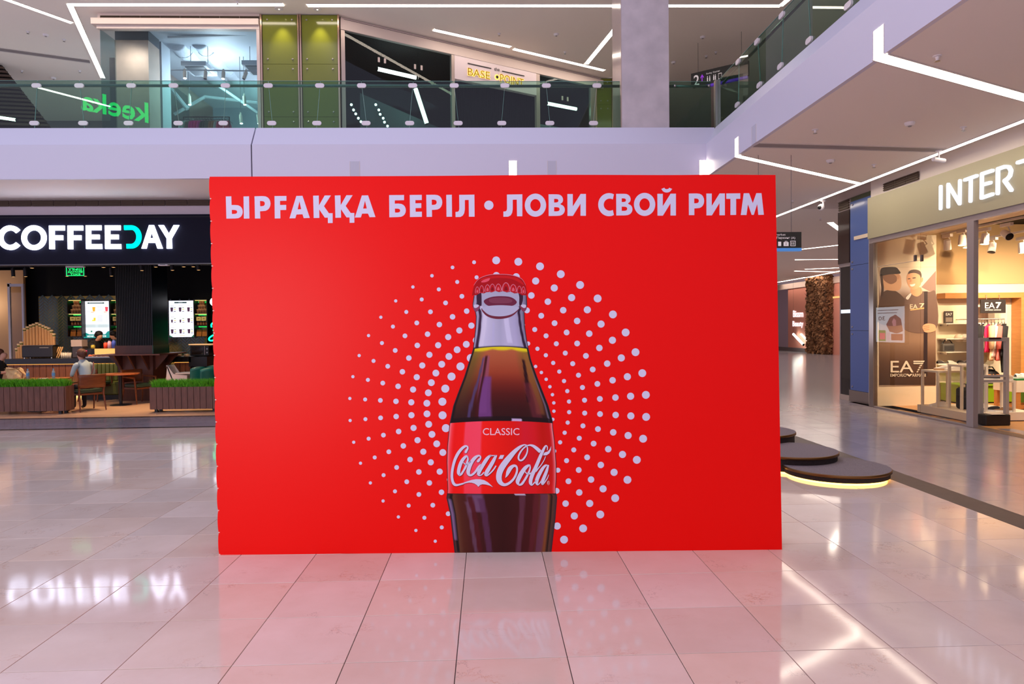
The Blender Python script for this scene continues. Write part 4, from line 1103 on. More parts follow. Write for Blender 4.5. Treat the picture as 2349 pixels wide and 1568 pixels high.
# sign board above the door
zs0 = PS(1043, 181).z
sg = thing('shop_sign', PS(1136, 200, .02), 'white sign board with glowing gold lettering over the dark upper shop', 'sign')
p, q = PS(1043, 150, .03), PS(1230, 150, .03)
MB().prism([(p.x, p.y, zs0), (q.x, q.y, zs0), (q.x, q.y, zl - .003), (p.x, p.y, zl - .003)], -SN * .14).build('board', mat('sign_board_white', (240, 222, 226), .45), sg)
def stext(s, x0, yl0, x1, yl1, hpx, off, m, bold=0.0, name='lettering', depth=None):
    """text whose base line runs in the picture from (x0,yl0) to (x1,yl1), hpx tall at its left end"""
    o = PS(x0, yl0, off); e = PS(x1, yl1, off); h = PS(x0, yl0 - hpx, off).z - o.z
    mb = MB(); text(mb, s, o, e - o, (0, 0, h), bold, depth=depth)
    return mb.build(name, m, sg)
M_GOLDG = glow('gold_halo', (255, 196, 84), 2.6); M_GOLD = mat('gold_letter', (150, 104, 30), .4, metal=.5)
M_INKD = mat('sign_dark', (44, 34, 34), .5)
stext('BASE', 1073, 173, 1124.5, 182.5, 18, .035, M_GOLDG, .035, 'halo'); stext('BASE', 1074, 172, 1124, 182, 17, .06, M_GOLD, -.012, depth=-SN * .01)
stext('POINT', 1147, 188.5, 1202, 200.5, 20, .035, M_GOLDG, .035, 'halo'); stext('POINT', 1148, 188, 1201.5, 200, 19, .06, M_GOLD, -.012, depth=-SN * .01)
stext('the', 1134, 162, 1146, 163.5, 8, .04, M_INKD, .01, 'small_lettering')
c = PS(1140, 177, .035)
for rr, m_, of in ((.075, M_GOLDG, 0), (.045, M_INKD, .01)):
    MB().lathe([(rr, 0), (rr, .008)], c + SN * of, 18, axis=SN).build('dot', m_, sg)
for x0, y0, x1, y1 in ((1073, 145, 1127, 156.5), (1152, 163, 1203, 174.5)):
    a_, b_ = PS(x0, y0, .04), PS(x1, y1, .04); b_.z = a_.z - .0
    MB().obox((a_ + b_) / 2, (b_ - a_) / 2, SN * .004, (0, 0, .012)).build('line', M_INKD, sg)
# dark room behind
def SR(s, d, z): return S0 + SD * s - SN * d + Vector((0, 0, z - ZF2))
LS = (S1 - S0).length
M_DARKW = mat('charcoal_wall', (38, 38, 42), .75)
struct(MB().add([SR(0, 4, ZF2), SR(LS, 4, ZF2), SR(LS, 4, ZU), SR(0, 4, ZU)], [(0, 1, 2, 3)]).add([SR(0, .12, ZF2), SR(0, 4, ZF2), SR(0, 4, ZU), SR(0, .12, ZU)], [(0, 1, 2, 3)])
       .add([SR(LS, .12, ZF2), SR(LS, 4, ZF2), SR(LS, 4, ZU), SR(LS, .12, ZU)], [(0, 1, 2, 3)]).add([SR(0, .12, ZU - .05), SR(LS, .12, ZU - .05), SR(LS, 4, ZU - .05), SR(0, 4, ZU - .05)], [(0, 1, 2, 3)]).build('wall_dark_shop', M_DARKW), 'charcoal walls inside the dark upper shop')
M_TUBE = glow('white_led_tube', (244, 255, 240), 9.0)
def led(p, q, r, label):
    t = thing('led_tube', (V(p) + V(q)) / 2, label, 'lamp'); MB().tube([p, q], r, 10).build('tube', M_TUBE, t)
    d_ = (V(q) - V(p)).normalized()
    MB().tube([V(p) - d_ * .03, p], r * 1.1, 10).tube([q, V(q) + d_ * .03], r * 1.1, 10).build('end_cap', M_BLACK, t)
    MB().tube([p, (p[0], p[1], ZU - .06)], .004, 5).build('cable', M_BLACK, t)
led(PS(866, 158, -1.0), PS(954, 178, -1.0), .05, 'white tube light hanging level in the dark upper shop, left window')
led(PS(953, 203, -1.5), PS(979, 283, -1.5), .06, 'white tube light hanging steeply tilted in the dark upper shop')
led(PS(1255, 237, -1.0), PS(1322, 250, -1.0), .05, 'white tube light hanging level in the dark upper shop, right window')
ct = thing('curtain', PS(1130, 235, -.6), 'black pleated curtain behind the door of the dark upper shop', 'curtain')
cu = MB()
c0, c1 = PS(1043, 200, -.6), PS(1228, 200, -.6)
cu.grid(lambda u, v: Vector((0, 0, ZF2 + .02 + v * (zs0 + .3 - ZF2))) + Vector(((c0.lerp(c1, u)).x, (c0.lerp(c1, u)).y, 0)) + SN * (.03 * math.sin(u * 2 * math.pi * 42)), 336, 2)
cu.build('cloth', mat('black_cloth', (26, 24, 28), .9), ct, True)
MB().tube([(c0.x, c0.y, zs0 + .32), (c1.x, c1.y, zs0 + .32)], .015, 6).build('rod', M_STEEL_D, ct)
M_PART = mat('grey_partition', (112, 116, 128), .6)
pt = thing('partition', PS(900, 280, -2), 'tall grey partition wall inside the dark upper shop', 'partition')
MB().prism([SR(1.2, 2.2, ZF2), SR(4.0, 2.2, ZF2), SR(4.0, 2.2, ZF2 + 2.4), SR(1.2, 2.2, ZF2 + 3.1)], -SN * .1).build('board', M_PART, pt)
MB().prism([SR(4.1, 2.0, ZF2), SR(4.5, 2.0, ZF2), SR(4.5, 2.0, ZF2 + 3.0), SR(4.1, 2.0, ZF2 + 3.0)], -SN * .1).build('side_board', mat('navy_board', (40, 60, 92), .5), pt)
ctr = thing('counter', PS(1220, 290, -.9), 'pale counter standing low behind the right window of the dark shop', 'counter')
z_ = PS(1220, 281, -.9).z
pc0, pc1 = PS(1117, 285, -.9), PS(1317, 285, -.9)
MB().prism([(pc0.x, pc0.y, ZF2), (pc1.x, pc1.y, ZF2), (pc1.x, pc1.y, z_ - .04), (pc0.x, pc0.y, z_ - .04)], -SN * .5).build('body', mat('counter_pale', (190, 206, 206), .4), ctr)
MB().prism([(pc0.x, pc0.y, z_ - .04), (pc1.x, pc1.y, z_ - .04), (pc1.x, pc1.y, z_), (pc0.x, pc0.y, z_)], -SN * .55).build('top', mat('counter_top', (214, 226, 224), .3), ctr)
# string lights (little bulbs)
for k, (x, y) in enumerate(((806, 240), (811, 252), (816, 261), (822, 271), (828, 279), (862, 240), (869, 252), (872, 262), (879, 271), (882, 280), (889, 289))):
    p = PS(x, y, -1.2); t = thing('hanging_bulb', p, 'tiny white bulb, %s from the top of the %s string in the dark upper shop' % (ORD[k if k < 5 else k - 5], 'left' if k < 5 else 'right'), 'light bulb', 'string bulbs in the dark shop')
    MB().ball(p, .035, 10, 6).build('bulb', glow('bulb_white', (235, 255, 250), 8.0), t, True); MB().tube([p + V(0, 0, .03), p + V(0, 0, .10)], .010, 6).build('socket', M_BLACK, t)
# narrow green panel by the column
a_ = PS(1369, 200); green_panel(1369, 1402, a_.y + .1, 176, 'narrow green glass panel right of the dark shop, beside the column', (240,))
# hanging direction sign upstairs
L0 = PY(1585, 169, 19.0); L1 = PZ(1716.5, 138, L0.z)
DU = (L1 - L0); DN = Vector((DU.y, -DU.x, 0)).normalized(); hh = .39
ws = thing('direction_sign', (L0 + L1) / 2, 'black hanging direction sign with a white 2 and a purple arrow, upstairs', 'sign')
MB().prism([L0, L1, L1 - V(0, 0, hh), L0 + DU * .03 - V(0, 0, hh), L0 - V(0, 0, hh * .75)], -DN * .08).build('board', M_BLACK, ws)
MB().obox(L0 + DU * .62 - V(0, 0, hh + .03) - DN * .04, DU * .36, DN * .04, (0, 0, .028)).build('purple_edge', mat('purple_edge', (92, 40, 190), .4, emit=.3), ws)
tx = MB(); O_ = L0 + DN * .004
def wt(mb, s, u0, v0, u1, v1, bold=0.0):
    o = O_ + DU * u0 - V(0, 0, hh * (1 - v0)); text(mb, s, o, DU * (u1 - u0), (0, 0, hh * (v1 - v0)), bold)
wt(tx, '2', .05, .08, .15, .82, .01); wt(tx, 'Bowling / Боулинг', .28, .66, .52, .80)
tx.build('lettering', mat('sign_white', (236, 228, 230), .5, emit=.25), ws)
ar = MB(); oo = lambda u, v: O_ + DU * u - V(0, 0, hh * (1 - v))
ar.poly([oo(.195, .3), oo(.21, .3), oo(.21, .62), oo(.23, .5), oo(.235, .56), oo(.2025, .78), oo(.17, .56), oo(.175, .5), oo(.195, .62)])
ar.build('arrow', mat('purple_arrow', (150, 50, 210), .4, emit=.5), ws)
pi = MB()
for u in (.29, .33, .40, .43):
    pi.poly([oo(u, .2), oo(u + .018, .2), oo(u + .018, .46), oo(u, .46)]); pi.poly([oo(u + .003, .48), oo(u + .015, .48), oo(u + .015, .56), oo(u + .003, .56)])
pi.poly([oo(.49, .18), oo(.55, .18), oo(.55, .58), oo(.49, .58)], [[oo(.495, .22), oo(.495, .54), oo(.545, .54), oo(.545, .22)]])
pi.build('pictogram', MATS['sign_white'], ws)
for u in (.12, .88): MB().tube([L0 + DU * u - DN * .04, (L0 + DU * u - DN * .04).xy.to_3d() + V(0, 0, ZU)], .005, 5).build('wire', M_STEEL_D, ws)

# dark slatted screen far left and the low ceiling there
M_SLAT = mat('dark_wood_slat', (58, 42, 34), .6, noise=(3, (84, 62, 48), 2, (1, 1, 12)))
sl = thing('slatted_screen', PY(40, 280, 20.5), 'dark wooden slatted screen at the far left of the upper gallery', 'screen')
for i in range(15):
    y = 153 + i * 9.4
    xe = 6 + (y - 150) * .79
    a_, b_ = PY(-90, y - 4, 20.5), PY(xe, y + 3, 20.5)
    MB().obox((a_ + b_) / 2, (b_ - a_) / 2, (0, .04, 0), (0, 0, .03)).build('slat', M_SLAT, sl)
MB().prism([PY(-90, 148, 20.56), PY(3, 149, 20.56), PY(116, 293, 20.56), PY(-90, 293, 20.56)], (0, .05, 0)).build('backing', M_BLACKW, sl)
led(PY(-30, 265, 19.5), PY(37, 275, 19.5), .04, 'white tube light low at the far left behind the gallery glass')
struct(MB().box((-26, 26, ZF2), (xl, 26.2, ZU)).build('wall_upper_left', mat('upper_left_wall', (128, 120, 124), .7)), 'grey wall far left on the upper gallery')
# the green word sign hangs on the opposite side of the atrium and is seen reflected in the gallery glass
kk = thing('neon_sign', (-15.5, 0.0, 10.2), 'green glowing word sign across the atrium, reflected in the gallery glass', 'sign')
vY = 2 * GY
def mir(px, py):
    p = PY(px, py, vY); return Vector((p.x, 2 * GY - p.y, p.z))
o_ = mir(341, 283); e_ = mir(186, 252); hz = mir(341, 236).z - o_.z
mb = MB(); text(mb, 'keeka', o_, e_ - o_, (0, 0, hz), .02); mb.build('lettering', glow('green_neon', (0, 255, 110), 15.0), kk)
M_KB = mat('sign_backing', (60, 60, 64), .7)
MB().obox((o_ + e_) / 2 + V(0, -.15, .4), (e_ - o_) * .5, (0, .05, 0), (0, 0, .03)).build('rail', M_KB, kk)
# ------------------------------------------------------------------ sportswear shop on the right
SX = 8.10
M_OLIVE = mat('olive_beige_panel', (176, 170, 138), .42)
M_FRAME = mat('shop_frame_alu', (170, 158, 156), .38, metal=.3)
M_LETW = glow('white_letter_face', (236, 238, 255), 1.5)
M_LETS = mat('letter_side', (210, 206, 216), .5)
sf = thing('shopfront', (SX, 11, 0), 'glazed sportswear shopfront with an olive sign band and open doorway on the right', 'shopfront')
ZS0, ZS1 = 3.54, 4.395
MB().box((SX - .05, 2.5, ZS0), (SX + .12, 14.42, ZS1)).build('sign_band', M_OLIVE, sf)
MB().box((SX + .02, 2.5, ZS1), (SX + .14, 14.42, 5.0)).build('bulkhead', M_CEIL, sf)
MB().box((SX - .02, 2.5, 3.44), (SX + .08, 14.42, ZS0)).build('head_rail', M_FRAME, sf)
grille(sf, (SX - .004, PX(2027, 430, SX).y, 0), (SX - .004, PX(2108, 420, SX).y, 0), 4.44, 4.60, 3, (-.03, 0, 0))
ym0, ym1 = PX(2221, 800, SX).y, PX(2237, 800, SX).y
MB().box((SX - .03, ym1, 0), (SX + .05, ym0, 3.44)).build('mullion', M_FRAME, sf)
MB().box((SX - .03, 14.24, 0), (SX + .06, 14.40, 3.44)).build('jamb', M_STEEL, sf)
MB().box((SX - .03, 2.5, 0), (SX + .05, 2.62, 3.44)).build('jamb', M_FRAME, sf)
yj = PX(2111, 750, SX).y
M_GL2 = glass('warm_clear_glass', (244, 240, 234), 0.0, 1.45)
MB().box((SX, yj + .004, .03), (SX + .012, 14.24, 3.44)).build('glass_pane', M_GL2, sf)
MB().box((SX, ym0, .03), (SX + .012, yj - .004, 3.44)).build('glass_pane', M_GL2, sf)
MB().box((SX - .02, ym0, 0), (SX + .03, 14.24, .03)).build('sill', M_FRAME, sf)
for px in (2099, 2114):
    p = PX(px, 592, SX); MB().box((SX - .015, p.y - .022, p.z - .06), (SX + .025, p.y + .022, p.z + .06)).build('patch_fitting', M_STEEL, sf)
for px, y_ in ((2060, 597),): 
    a_, b_ = PX(2013, 607, SX), PX(2111, 589, SX); MB().tube([(SX - .004, a_.y, 2.93), (SX - .004, b_.y, 2.93)], .004, 5).build('glass_joint', M_FRAME, sf)
struct(MB().box((SX - .05, ym1 - 6, .0005), (SX + .2, 14.4, .003)).build('trim_7', mat('threshold_brown', (110, 92, 80), .4)), 'brown threshold of the sportswear shop')

# channel letters
CI = lambda x, y: (2130 + x / 7.128, 380 + y / 7.128)
isg = thing('shop_sign', (SX - .05, 11.5, 3.9), 'row of white illuminated capital letters on the olive sign band', 'sign')
def ribbon3(pts, hw, nrm, depth, k=5, rounded=True):
    """flat rounded stroke through 3-D points lying on one plane with normal nrm"""
    mb = MB(); nrm = V(nrm)
    for a, b in zip(pts, pts[1:]):
        d = (b - a).normalized(); s = d.cross(nrm) * hw
        loop = []
        for i in range(k + 1):
            th = math.pi * i / k; loop.append(b + s * math.cos(th) + d * hw * math.sin(th))
        for i in range(k + 1):
            th = math.pi * i / k; loop.append(a - s * math.cos(th) - d * hw * math.sin(th))
        mb.prism(loop, nrm * depth)
    return mb
LET = [[[(215, 340), (213, 700)]],
       [[(338, 672), (338, 304), (525, 620), (530, 245)]],
       [[(612, 232), (805, 164)], [(708, 200), (703, 578)]],
       [[(1065, 78), (890, 134), (885, 526), (1065, 463)], [(890, 313), (1030, 276)]],
       [[(1150, 452), (1152, 52), (1270, 14), (1335, 22), (1368, 80), (1352, 160), (1310, 212), (1262, 244), (1372, 398)]]]
nrm = Vector((-1, 0, 0)); xs_ = SX - .052
ext = []
for strokes in LET:
    P3 = [[PX(*CI(*p), xs_) for p in s] for s in strokes]; ext += [p for s in P3 for p in s]
    mb = MB(); 
    for s in P3:
        r = ribbon3(s, .027, nrm, .035); mb.add(r.v, r.f)
    mb.build('letter', M_LETW, isg)
zt1 = max(p.z for p in ext); zb1 = min(p.z for p in ext); yE = min(p.y for p in ext)
zt1 = P3 and (sum(sorted([p.z for p in ext])[-4:]) / 4)
wL = .46
yT = yE - .13
for nm, sts in (('T', [[(0, 1), (1, 1)], [(.5, 1), (.5, 0)]]), ('O', [[(.5 + .5 * math.cos(2 * math.pi * i / 20), .5 + .5 * math.sin(2 * math.pi * i / 20)) for i in range(21)]]), ('P', [[(.1, 0), (.1, 1), (.6, 1), (.9, .88), (.9, .6), (.6, .48), (.1, .48)]])):
    mb = MB()
    for s in sts:
        r = ribbon3([Vector((xs_, yT - wL * u, zb1 + (zt1 - zb1) * v)) for u, v in s], .027, nrm, .035); mb.add(r.v, r.f)
    mb.build('letter', M_LETW, isg); yT -= .60

# interior shell
M_CREAM = mat('cream_wall', (240, 222, 194), .7)
M_TAN = mat('tan_wall', (206, 168, 116), .7)
M_WOODF = mat('oak_floor', (206, 150, 92), .35, noise=(2.2, (186, 130, 76), 2, (6, .6, 1)))
fs = MB().box((SX, 2, -.1), (17, 15.3, .0)).build('floor_shop', M_WOODF); struct(fs, 'oak floor inside the sportswear shop')
BY = 15.25
struct(MB().box((9.0, BY, 0), (17, BY + .15, 3.05)).build('wall_shop_back', M_CREAM), 'cream back wall of the sportswear shop')
struct(MB().box((9.0, BY - .02, 2.62), (17, BY + .15, 4.4)).build('wall_shop_upper', M_TAN), 'tan band high on the back wall of the sportswear shop')
struct(MB().box((17, 2, 0), (17.1, 15.4, 4.4)).box((SX + .1, 1.9, 0), (17, 2, 4.4)).build('wall_shop_side', M_CREAM), 'side walls of the sportswear shop')
struct(MB().box((SX + .1, 2, 3.62), (9.35, BY, 3.70)).build('ceiling_shop', M_CREAM), 'cream ceiling strip behind the shop glass')
struct(MB().box((9.35, 2, 3.95), (17, BY, 4.05)).build('ceiling_shop_void', M_BLACKW), 'black open ceiling of the sportswear shop')
px0, px1 = PY(2013, 750, 14.45).x, PY(2147.5, 750, 14.45).x
PWY = 14.45
struct(MB().box((SX + .06, PWY, 0), (px1, PWY + .12, 3.62)).build('wall_shop_poster', M_CREAM), 'cream end wall carrying the large poster')
for lx, ly, tx1, ty1, tz1, pw_ in ((9.5, 13.0, 8.9, 13.4, .6, 130), (9.5, 11.6, 9.2, 12.4, .4, 130), (10.4, 12.6, 10.6, 15.2, 1.4, 260), (11.4, 12.6, 11.6, 15.2, 1.4, 260), (9.6, 12.6, 9.8, 15.2, 1.6, 220), (10.6, 11.0, 10.8, 12.0, 0, 260), (12.6, 12.4, 12.6, 15.2, 1.4, 220), (10.4, 11.6, 10.6, 15.2, 3.0, 160)):
    spot('shop_spot_beam', (lx, ly, 3.42), (tx1, ty1, tz1), pw_ * 1.3, (1, .79, .56), 95, .9, .03)
spot('poster_light', (8.9, 12.7, 3.5), (8.75, 14.45, 1.6), 120, (1, .84, .66), 80, .9)

# ---- the poster (flat print)
CPp = lambda x, y: (2000 + x / 4.2375, 590 + y / 4.2375)
def QP(x, y, k=0.0): return PY(*CPp(x, y), PWY - .012 - k * .0012)
po = thing('poster', QP(340, 1240), 'tall shop poster of two people in dark sports tops, behind the window', 'poster')
a_, b_ = QP(72, 95), QP(622, 1242)
MB().box((a_.x, PWY - .011, b_.z), (b_.x, PWY - .001, a_.z)).build('board', mat('poster_edge', (190, 170, 150), .6), po)
pm = MB()
def pb(pts, k, col, sm=True): pm.poly([QP(*p, k) for p in (spline(pts, 5, True) if sm else pts)], col=col)
pm.grid(lambda u, v: QP(72 + 550 * u, 95 + 1147 * v), 10, 40, lambda u, v: ramp([(0, (238, 214, 186)), (.15, (240, 220, 200)), (.2, (206, 184, 170)), (.25, (150, 120, 104)), (.4, (120, 92, 74)), (.62, (150, 118, 96)), (.8, (96, 66, 48)), (.92, (78, 52, 38)), (1, (66, 44, 32))], v))
pb([(480, 290), (560, 200), (622, 130), (622, 340), (560, 330)], 1, (150, 120, 110), False)
pb([(150, 405), (300, 405), (300, 520), (150, 520)], 1, (150, 148, 40), False); pb([(545, 400), (600, 400), (600, 520), (545, 520)], 1, (150, 148, 40), False)
# left figure seen from behind: shirt, neck, head, dark hair band, braid
pb([(76, 420), (100, 350), (150, 318), (220, 322), (290, 372), (330, 440), (330, 640), (76, 640)], 2, (92, 68, 56))
pb([(118, 170), (262, 165), (286, 230), (280, 300), (240, 325), (150, 318), (120, 300)], 3, (226, 176, 136))
pb([(112, 165), (190, 160), (235, 180), (240, 230), (190, 260), (140, 240), (112, 210)], 4, (150, 108, 84))
pb([(80, 160), (92, 108), (150, 94), (230, 96), (262, 122), (274, 158), (170, 165), (90, 180)], 5, (52, 38, 34))
pb([(84, 170), (104, 175), (110, 240), (116, 300), (108, 370), (90, 370), (94, 300), (86, 230)], 5, (72, 50, 42))
pb([(240, 170), (262, 160), (270, 190), (258, 214), (246, 206)], 6, (214, 158, 120))
# right figure: shirt, neck, face, hair, ear, features
pb([(318, 440), (330, 380), (380, 350), (470, 330), (560, 335), (622, 350), (622, 700), (318, 700)], 3, (110, 84, 74))
pb([(330, 392), (372, 350), (384, 360), (352, 410)], 4, (232, 222, 214))
pb([(384, 300), (470, 290), (490, 340), (440, 380), (384, 352)], 4, (214, 156, 116))
pb([(338, 200), (350, 160), (400, 140), (460, 150), (482, 200), (476, 260), (440, 302), (392, 312), (360, 280), (342, 240)], 5, (228, 170, 128))
pb([(352, 160), (370, 128), (420, 118), (466, 132), (484, 170), (478, 200), (462, 170), (420, 152), (380, 154)], 6, (80, 56, 46))
pb([(476, 206), (494, 196), (498, 222), (484, 244), (472, 236)], 6, (216, 158, 118))
pb([(368, 264), (392, 262), (420, 256), (412, 276), (384, 284)], 7, (248, 240, 232))
pb([(350, 206), (372, 202), (372, 210), (352, 213)], 7, (70, 48, 40)); pb([(396, 198), (424, 194), (424, 203), (398, 206)], 7, (70, 48, 40))
pb([(378, 206), (388, 232), (374, 240), (366, 236)], 6, (206, 148, 108))
# pole and hand
pb([(510, 330), (542, 330), (540, 1150), (504, 1150)], 7, (44, 26, 28), False)
pb([(492, 680), (505, 655), (545, 642), (600, 650), (620, 670), (618, 710), (560, 730), (515, 725), (500, 705)], 8, (222, 164, 126))
for i in range(3): pb([(500, 668 + i * 18), (560, 662 + i * 18), (560, 667 + i * 18), (502, 674 + i * 18)], 9, (178, 120, 88), False)
def ptext(s, x0, y0, x1, y1, k, col, bold=0.0):
    o = QP(x0, y1, k); text(pm, s, o, QP(x1, y1, k) - o, QP(x0, y0, k) - o, bold, col)
ptext('EA', 370, 456, 446, 500, 5, (226, 206, 178), .01); ptext('7', 462, 446, 512, 490, 5, (226, 206, 178), .02)
pb([(372, 506), (514, 486), (514, 498), (374, 517)], 5, (220, 170, 110), False)
ptext('EA', 182, 1005, 405, 1118, 10, (240, 226, 206), .004)
for i in range(6):
    y = 1004 + i * 20; xa_ = 404 + 58 * (i / 6) if i < 2 else 470 - (i - 2) * 10; xb_ = 514 - i * 12
    if i < 2: xa_ = 404
    pb([(xa_, y), (xb_, y), (xb_ - 8, y + 13), (xa_ + (0 if i < 2 else -8), y + 13)], 10, (236, 222, 202), False)
ptext('EMPORIO', 180, 1130, 336, 1160, 10, (240, 226, 206), .004); ptext('ARMANI', 392, 1130, 524, 1160, 10, (240, 226, 206), .004)
pb([(330, 1132), (352, 1132), (364, 1142), (376, 1132), (398, 1132), (364, 1160)], 10, (240, 226, 206), False)
pm.build('print', ink('poster_ink', .5), po)

# ---- back wall fittings
M_OAK = mat('oak_frame', (214, 146, 78), .5, noise=(4, (196, 128, 64), 2, (1, 1, 8)))
def bz(y, px=2280, Y=BY): return PY(px, y, Y).z
def bx_(px, Y=BY): return PY(px, 750, Y).x
fr = thing('wall_portal', (bx_(2240), BY, 0), 'tall oak portal frame on the back wall of the sportswear shop', 'frame')
MB().box((bx_(2148), BY - .3, bz(684)), (bx_(2329), BY - .02, bz(672))).build('beam', M_OAK, fr)
MB().box((bx_(2319), BY - .3, 0), (bx_(2329), BY - .02, bz(684))).build('post', M_OAK, fr)
fr2 = thing('wall_portal', (bx_(2352), BY, 0), 'oak portal post at the right edge of the photo', 'frame')
MB().box((bx_(2345), BY - .3, 0), (bx_(2356), BY - .02, bz(684))).build('post', M_OAK, fr2); MB().box((bx_(2345), BY - .3, bz(684)), (bx_(2470), BY - .02, bz(672))).build('beam', M_OAK, fr2)
# hanging logo board
Yb = BY - .34
hb = thing('hanging_sign', PY(2278, 702, Yb), 'black board with white lettering hanging above the clothes rail', 'sign')
a_, b_ = PY(2250, 687, Yb), PY(2307, 717.5, Yb)
MB().box((a_.x, Yb, b_.z), (b_.x, Yb + .03, a_.z)).build('board', mat('board_black', (44, 34, 32), .5), hb)
m = MB()
def yt(mb, s, x0, y0, x1, y1, Y, bold=0.0, col=None):
    o = PY(x0, y1, Y); text(mb, s, o, PY(x1, y1, Y) - o, PY(x0, y0, Y) - o, bold, col)
yt(m, 'EA', 2259.5, 693.5, 2282, 707, Yb - .003, .006); yt(m, '7', 2284, 692.5, 2297, 707, Yb - .003, .03); yt(m, 'EMPORIO ARMANI', 2260, 709, 2296, 712, Yb - .003, .01)
m.build('lettering', mat('board_white', (244, 236, 226), .5), hb)
for px in (2264, 2294): p = PY(px, 687, Yb); MB().tube([p + V(0, .015, 0), p + V(0, .015, .1), p + V(0, .3, .12)], .006, 6).build('hook', M_STEEL, hb)
# clothes rail with garments
Yr = BY - .55
r0, r1 = PY(2232, 732, Yr), PY(2304, 731, Yr)
cr = thing('clothes_rail', ((r0.x + r1.x) / 2, Yr, 0), 'steel clothes rail on the back wall under the black sign board', 'clothes rail')
MB().tube([r0, r1], .014, 8).build('rail', M_STEEL, cr)
for p in (r0, r1): MB().tube([p, (p.x, BY - .01, p.z)], .012, 6).build('bracket', M_STEEL, cr)
G = [(2243, (34, 30, 32), 'black zip jacket with a small red badge', .62, 1), (2252, (40, 36, 36), 'black hooded jacket', .60, 1), (2259, (196, 180, 150), 'thin beige top', .56, 0), (2266, (236, 40, 96), 'bright pink t-shirt', .62, 0), (2274, (246, 196, 150), 'pale peach sweatshirt', .80, 1), (2282, (250, 236, 224), 'white sweatshirt', .72, 1), (2290, (246, 120, 108), 'coral pink sweatshirt', .80, 1), (2298, (32, 28, 30), 'black sweatshirt', .70, 1), (2304, (30, 27, 30), 'long black tracksuit jacket', 1.05, 1)]
for i, (px, c, nm, ln, sv) in enumerate(G):
    p = PY(px, 731, Yr); garment(p + V(0, 0, -.045), c, 'hanging_garment', '%s on the rail under the black sign board' % nm, 'clothing', 'garments on the shop rail', length=ln, w_=.46, rz=.95 + random.uniform(-.12, .12), sleeves=bool(sv))
# green bench
gbz0, gbz1 = 0.0, PY(2280, 881, 14.6).z
gb2 = thing('bench', (bx_(2280, 14.6), 14.8, 0), 'low lime green bench box against the back wall', 'bench')
M_LIME = mat('lime_lacquer', (120, 148, 20), .35)
gx0, gx1 = bx_(2200, 14.6), bx_(2326, 14.6)
MB().box((gx0, 14.62, .03), ((gx0 + gx1) / 2 - .004, 15.2, gbz1 - .03)).build('cabinet_front', M_LIME, gb2); MB().box(((gx0 + gx1) / 2 + .004, 14.62, .03), (gx1, 15.2, gbz1 - .03)).build('cabinet_front', M_LIME, gb2)
MB().box((gx0 - .01, 14.58, gbz1 - .03), (gx1 + .01, 15.22, gbz1)).build('top', M_LIME, gb2); MB().box((gx0, 14.66, 0), (gx1, 15.2, .03)).build('plinth', M_BLACK, gb2)
gb3 = thing('bench', (bx_(2345, 14.6), 14.8, 0), 'dark green cabinet beside the oak post at the right edge', 'bench')
MB().box((bx_(2334, 14.6), 14.5, .02), (bx_(2400, 14.6), 14.9, gbz1 - .05)).build('body', mat('dark_green_lacquer', (70, 96, 26), .4), gb3); MB().box((bx_(2334, 14.6), 14.46, gbz1 - .05), (bx_(2400, 14.6), 14.92, gbz1 - .02)).build('top', M_LIME, gb3)
# logo bag on the bench
bp_ = PY(2274, 862, 14.8)
bag = thing('sports_bag', (bp_.x, 14.85, gbz1), 'rounded black sports bag with orange lettering on the green bench', 'bag')
m = MB(); m.grid(lambda u, v: Vector((bp_.x + .24 * math.cos(u * 2 * math.pi) * (math.sin(max(.02, v) * math.pi * .52 + .0) if v < .0 else (1 - v ** 4 * .6)), 14.85 + .12 * math.sin(u * 2 * math.pi) * (1 - v ** 4 * .7), gbz1 + .30 * v)), 20, 10)
m.lathe([(.10, 0), (0, .02)], (bp_.x, 14.85, gbz1 + .30), 12)
m.build('body', mat('bag_black', (34, 28, 28), .7), bag, True)
MB().tube([(bp_.x - .12, 14.85, gbz1 + .28), (bp_.x - .06, 14.85, gbz1 + .36), (bp_.x + .06, 14.85, gbz1 + .36), (bp_.x + .12, 14.85, gbz1 + .28)], .012, 6).build('handle', M_BLACK, bag)
m = MB(); o = Vector((bp_.x - .13, 14.725, gbz1 + .11)); text(m, 'EA7', o, (.26, 0, 0), (0, 0, .1), .01); m.build('lettering', mat('orange_print', (236, 140, 70), .5), bag)
# shelves left part of the back wall
M_SHELF = mat('glass_shelf', (230, 226, 214), .15)
BX0, BX1 = bx_(2149), bx_(2238)
for k, y in enumerate((742, 776, 806, 836)):
    z = bz(y, 2190); s = thing('wall_shelf', ((BX0 + BX1) / 2, BY - .2, z), '%s pale shelf on the back wall left of the clothes rail, from the top' % ('first', 'second', 'third', 'fourth')[k], 'shelf')
    MB().box((BX0, BY - .32, z - .012), (BX1, BY - .001, z + .012)).build('board', M_SHELF, s)
    for xx in (BX0 + .08, BX1 - .08): MB().box((xx - .01, BY - .25, z - .05), (xx + .01, BY - .001, z - .012)).build('bracket', M_STEEL, s)
for k, y in enumerate((762, 797, 831)):
    z = bz(y, 2338); xa_, xb_ = bx_(2330), bx_(2345); s = thing('wall_shelf', ((xa_ + xb_) / 2, BY - .15, z), '%s narrow glass shelf between the two oak posts, from the top' % ('first', 'second', 'third')[k], 'shelf')
    MB().box((xa_, BY - .25, z - .01), (xb_, BY - .001, z + .01)).build('board', M_SHELF, s); MB().box((xa_ + .02, BY - .2, z - .04), (xa_ + .04, BY - .001, z - .01)).build('bracket', M_STEEL, s)
